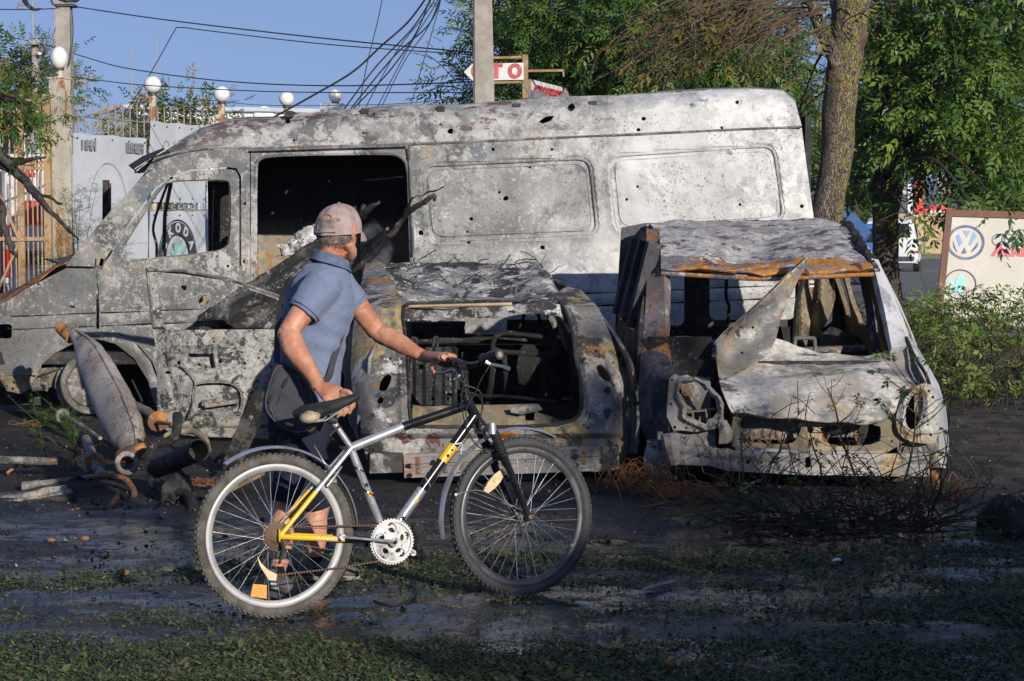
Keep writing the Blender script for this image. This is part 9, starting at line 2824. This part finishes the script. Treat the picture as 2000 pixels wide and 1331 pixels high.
# hillside
HYD = 2400
t = NT('hillside_scrub'); geo = t.n('ShaderNodeNewGeometry'); t.co = geo.outputs['Position']
n_ = t.noise(0.01, 3, 6, .65); z = t.axis(2)
col = t.mix(t.step(n_, 0.42, 0.58), (0.10, 0.115, 0.06), (0.22, 0.16, 0.11)); t.set(Base_Color=col, Roughness=0.95)
xs = np.linspace(-1500, 2200, 90); ys = np.linspace(1500, 2900, 24)
X, Y = np.meshgrid(xs, ys)
hz = np.clip((Y - 1500) / 900, 0, 1) ** 1.2 * (44 + 8 * vnoise(np.stack([X.ravel(), Y.ravel(), X.ravel() * 0], 1), 1 / 300., 3).reshape(X.shape))
i, j = np.meshgrid(np.arange(89), np.arange(23)); b = (j * 90 + i).ravel()
o = fast_mesh('hillside', np.stack([X.ravel(), Y.ravel(), hz.ravel() - 0.5], 1), np.stack([b, b + 1, b + 91, b + 90], 1), t.m, smooth=True); tag(o, kind='structure')
def hill_z(x, y):
 q = np.array([[x, y, 0.0]]); return float(np.clip((y - 1500) / 900, 0, 1) ** 1.2 * (44 + 8 * vnoise(q, 1 / 300., 3)[0]) - 0.5)
rr = random.Random(77)
wallm = [plain('far_wall_white', (0.66, 0.64, 0.6), 0.8), plain('far_wall_cream', (0.58, 0.48, 0.36), 0.8), plain('far_wall_pink', (0.55, 0.40, 0.35), 0.8)]
roofm = [plain('far_roof_red', (0.32, 0.10, 0.07), 0.8), plain('far_roof_brown', (0.2, 0.12, 0.1), 0.8), plain('far_roof_grey', (0.25, 0.25, 0.28), 0.8)]
for k in range(46):
 Y = rr.uniform(1950, 2500); x = P(rr.uniform(1690, 2000), 400, Y).x
 z0 = hill_z(x, Y); w_, d_, h_ = rr.uniform(9, 22), rr.uniform(8, 14), rr.uniform(4, 9)
 wi, ri = rr.randrange(3), rr.randrange(3)
 t_ = thing('hillside_house', (x, Y, z0), 'small %s house with %s roof on the distant hillside' % (('white', 'cream', 'pinkish')[wi], ('red', 'brown', 'grey')[ri]), 'house', 'houses on the distant hillside')
 mb = MB(); mb.box((x, Y, z0 + h_ / 2 - 1), (w_, d_, h_ + 2)); obj('wall', mb, wallm[wi], t_, smooth=0)
 mb = MB(); e = w_ / 2 + .6; g_ = d_ / 2 + .6; zt = z0 + h_
 mb.add([(x - e, Y - g_, zt), (x + e, Y - g_, zt), (x + e, Y + g_, zt), (x - e, Y + g_, zt), (x - e * .7, Y, zt + 3), (x + e * .7, Y, zt + 3)], [(0, 1, 5, 4), (1, 2, 5), (2, 3, 4, 5), (3, 0, 4), (3, 2, 1, 0)])
 obj('roof', mb, roofm[ri], t_, smooth=0)
# trees across the road
for k, (px, Y, h, w_) in enumerate(((1668, 85, 5.2, 34), (1640, 90, 6.0, 50), (1560, 92, 5.5, 60), (1480, 95, 5.5, 60), (1400, 95, 5.5, 60), (1985, 140, 5, 40))):
 bb_ = Vector((P(px, 430, Y).x, Y, 0)); ytop = 430 - (h - 1.6) * FPX / Y
 tree('roadside_tree', ['dark green tree across the road left of the shaded trunk', 'dark tree across the road behind the blue car', 'dark tree across the road hidden mostly by the van', 'bushy tree across the road behind the van', 'round tree across the road behind the van', 'small tree beyond the canopy at far right'][k], bb_, [bb_, bb_ + Vector((0.1, 0, h * .4)), bb_ + Vector((0, 0, h * .8))], [0.25, 0.2, 0.1], [(px, (430 + ytop) / 2, w_, (430 - ytop) / 2 + 20, Y - 2, Y + 2, 420)], 0.30, m_leafd, m_bark2, 2, nbr=3, clump=12, sig=0.5, w=0.5, group='roadside trees', seed=80 + k)
# the air: one closed box of thin haze round everything
hz_m = bpy.data.materials.new('haze_air'); hz_m.use_nodes = True; nt = hz_m.node_tree
for n_ in list(nt.nodes):
 if n_.type == 'BSDF_PRINCIPLED': nt.nodes.remove(n_)
pv = nt.nodes.new('ShaderNodeVolumePrincipled'); pv.inputs['Color'].default_value = (0.80, 0.87, 1.0, 1); pv.inputs['Density'].default_value = 0.00022; pv.inputs['Anisotropy'].default_value = 0.2
nt.links.new(pv.outputs[0], nt.nodes['Material Output'].inputs['Volume'])
mb = MB(); mb.box((0, 1450, 34.0), (6400, 3200, 70)); o = obj('haze', mb, hz_m, None, smooth=0); tag(o, kind='stuff')
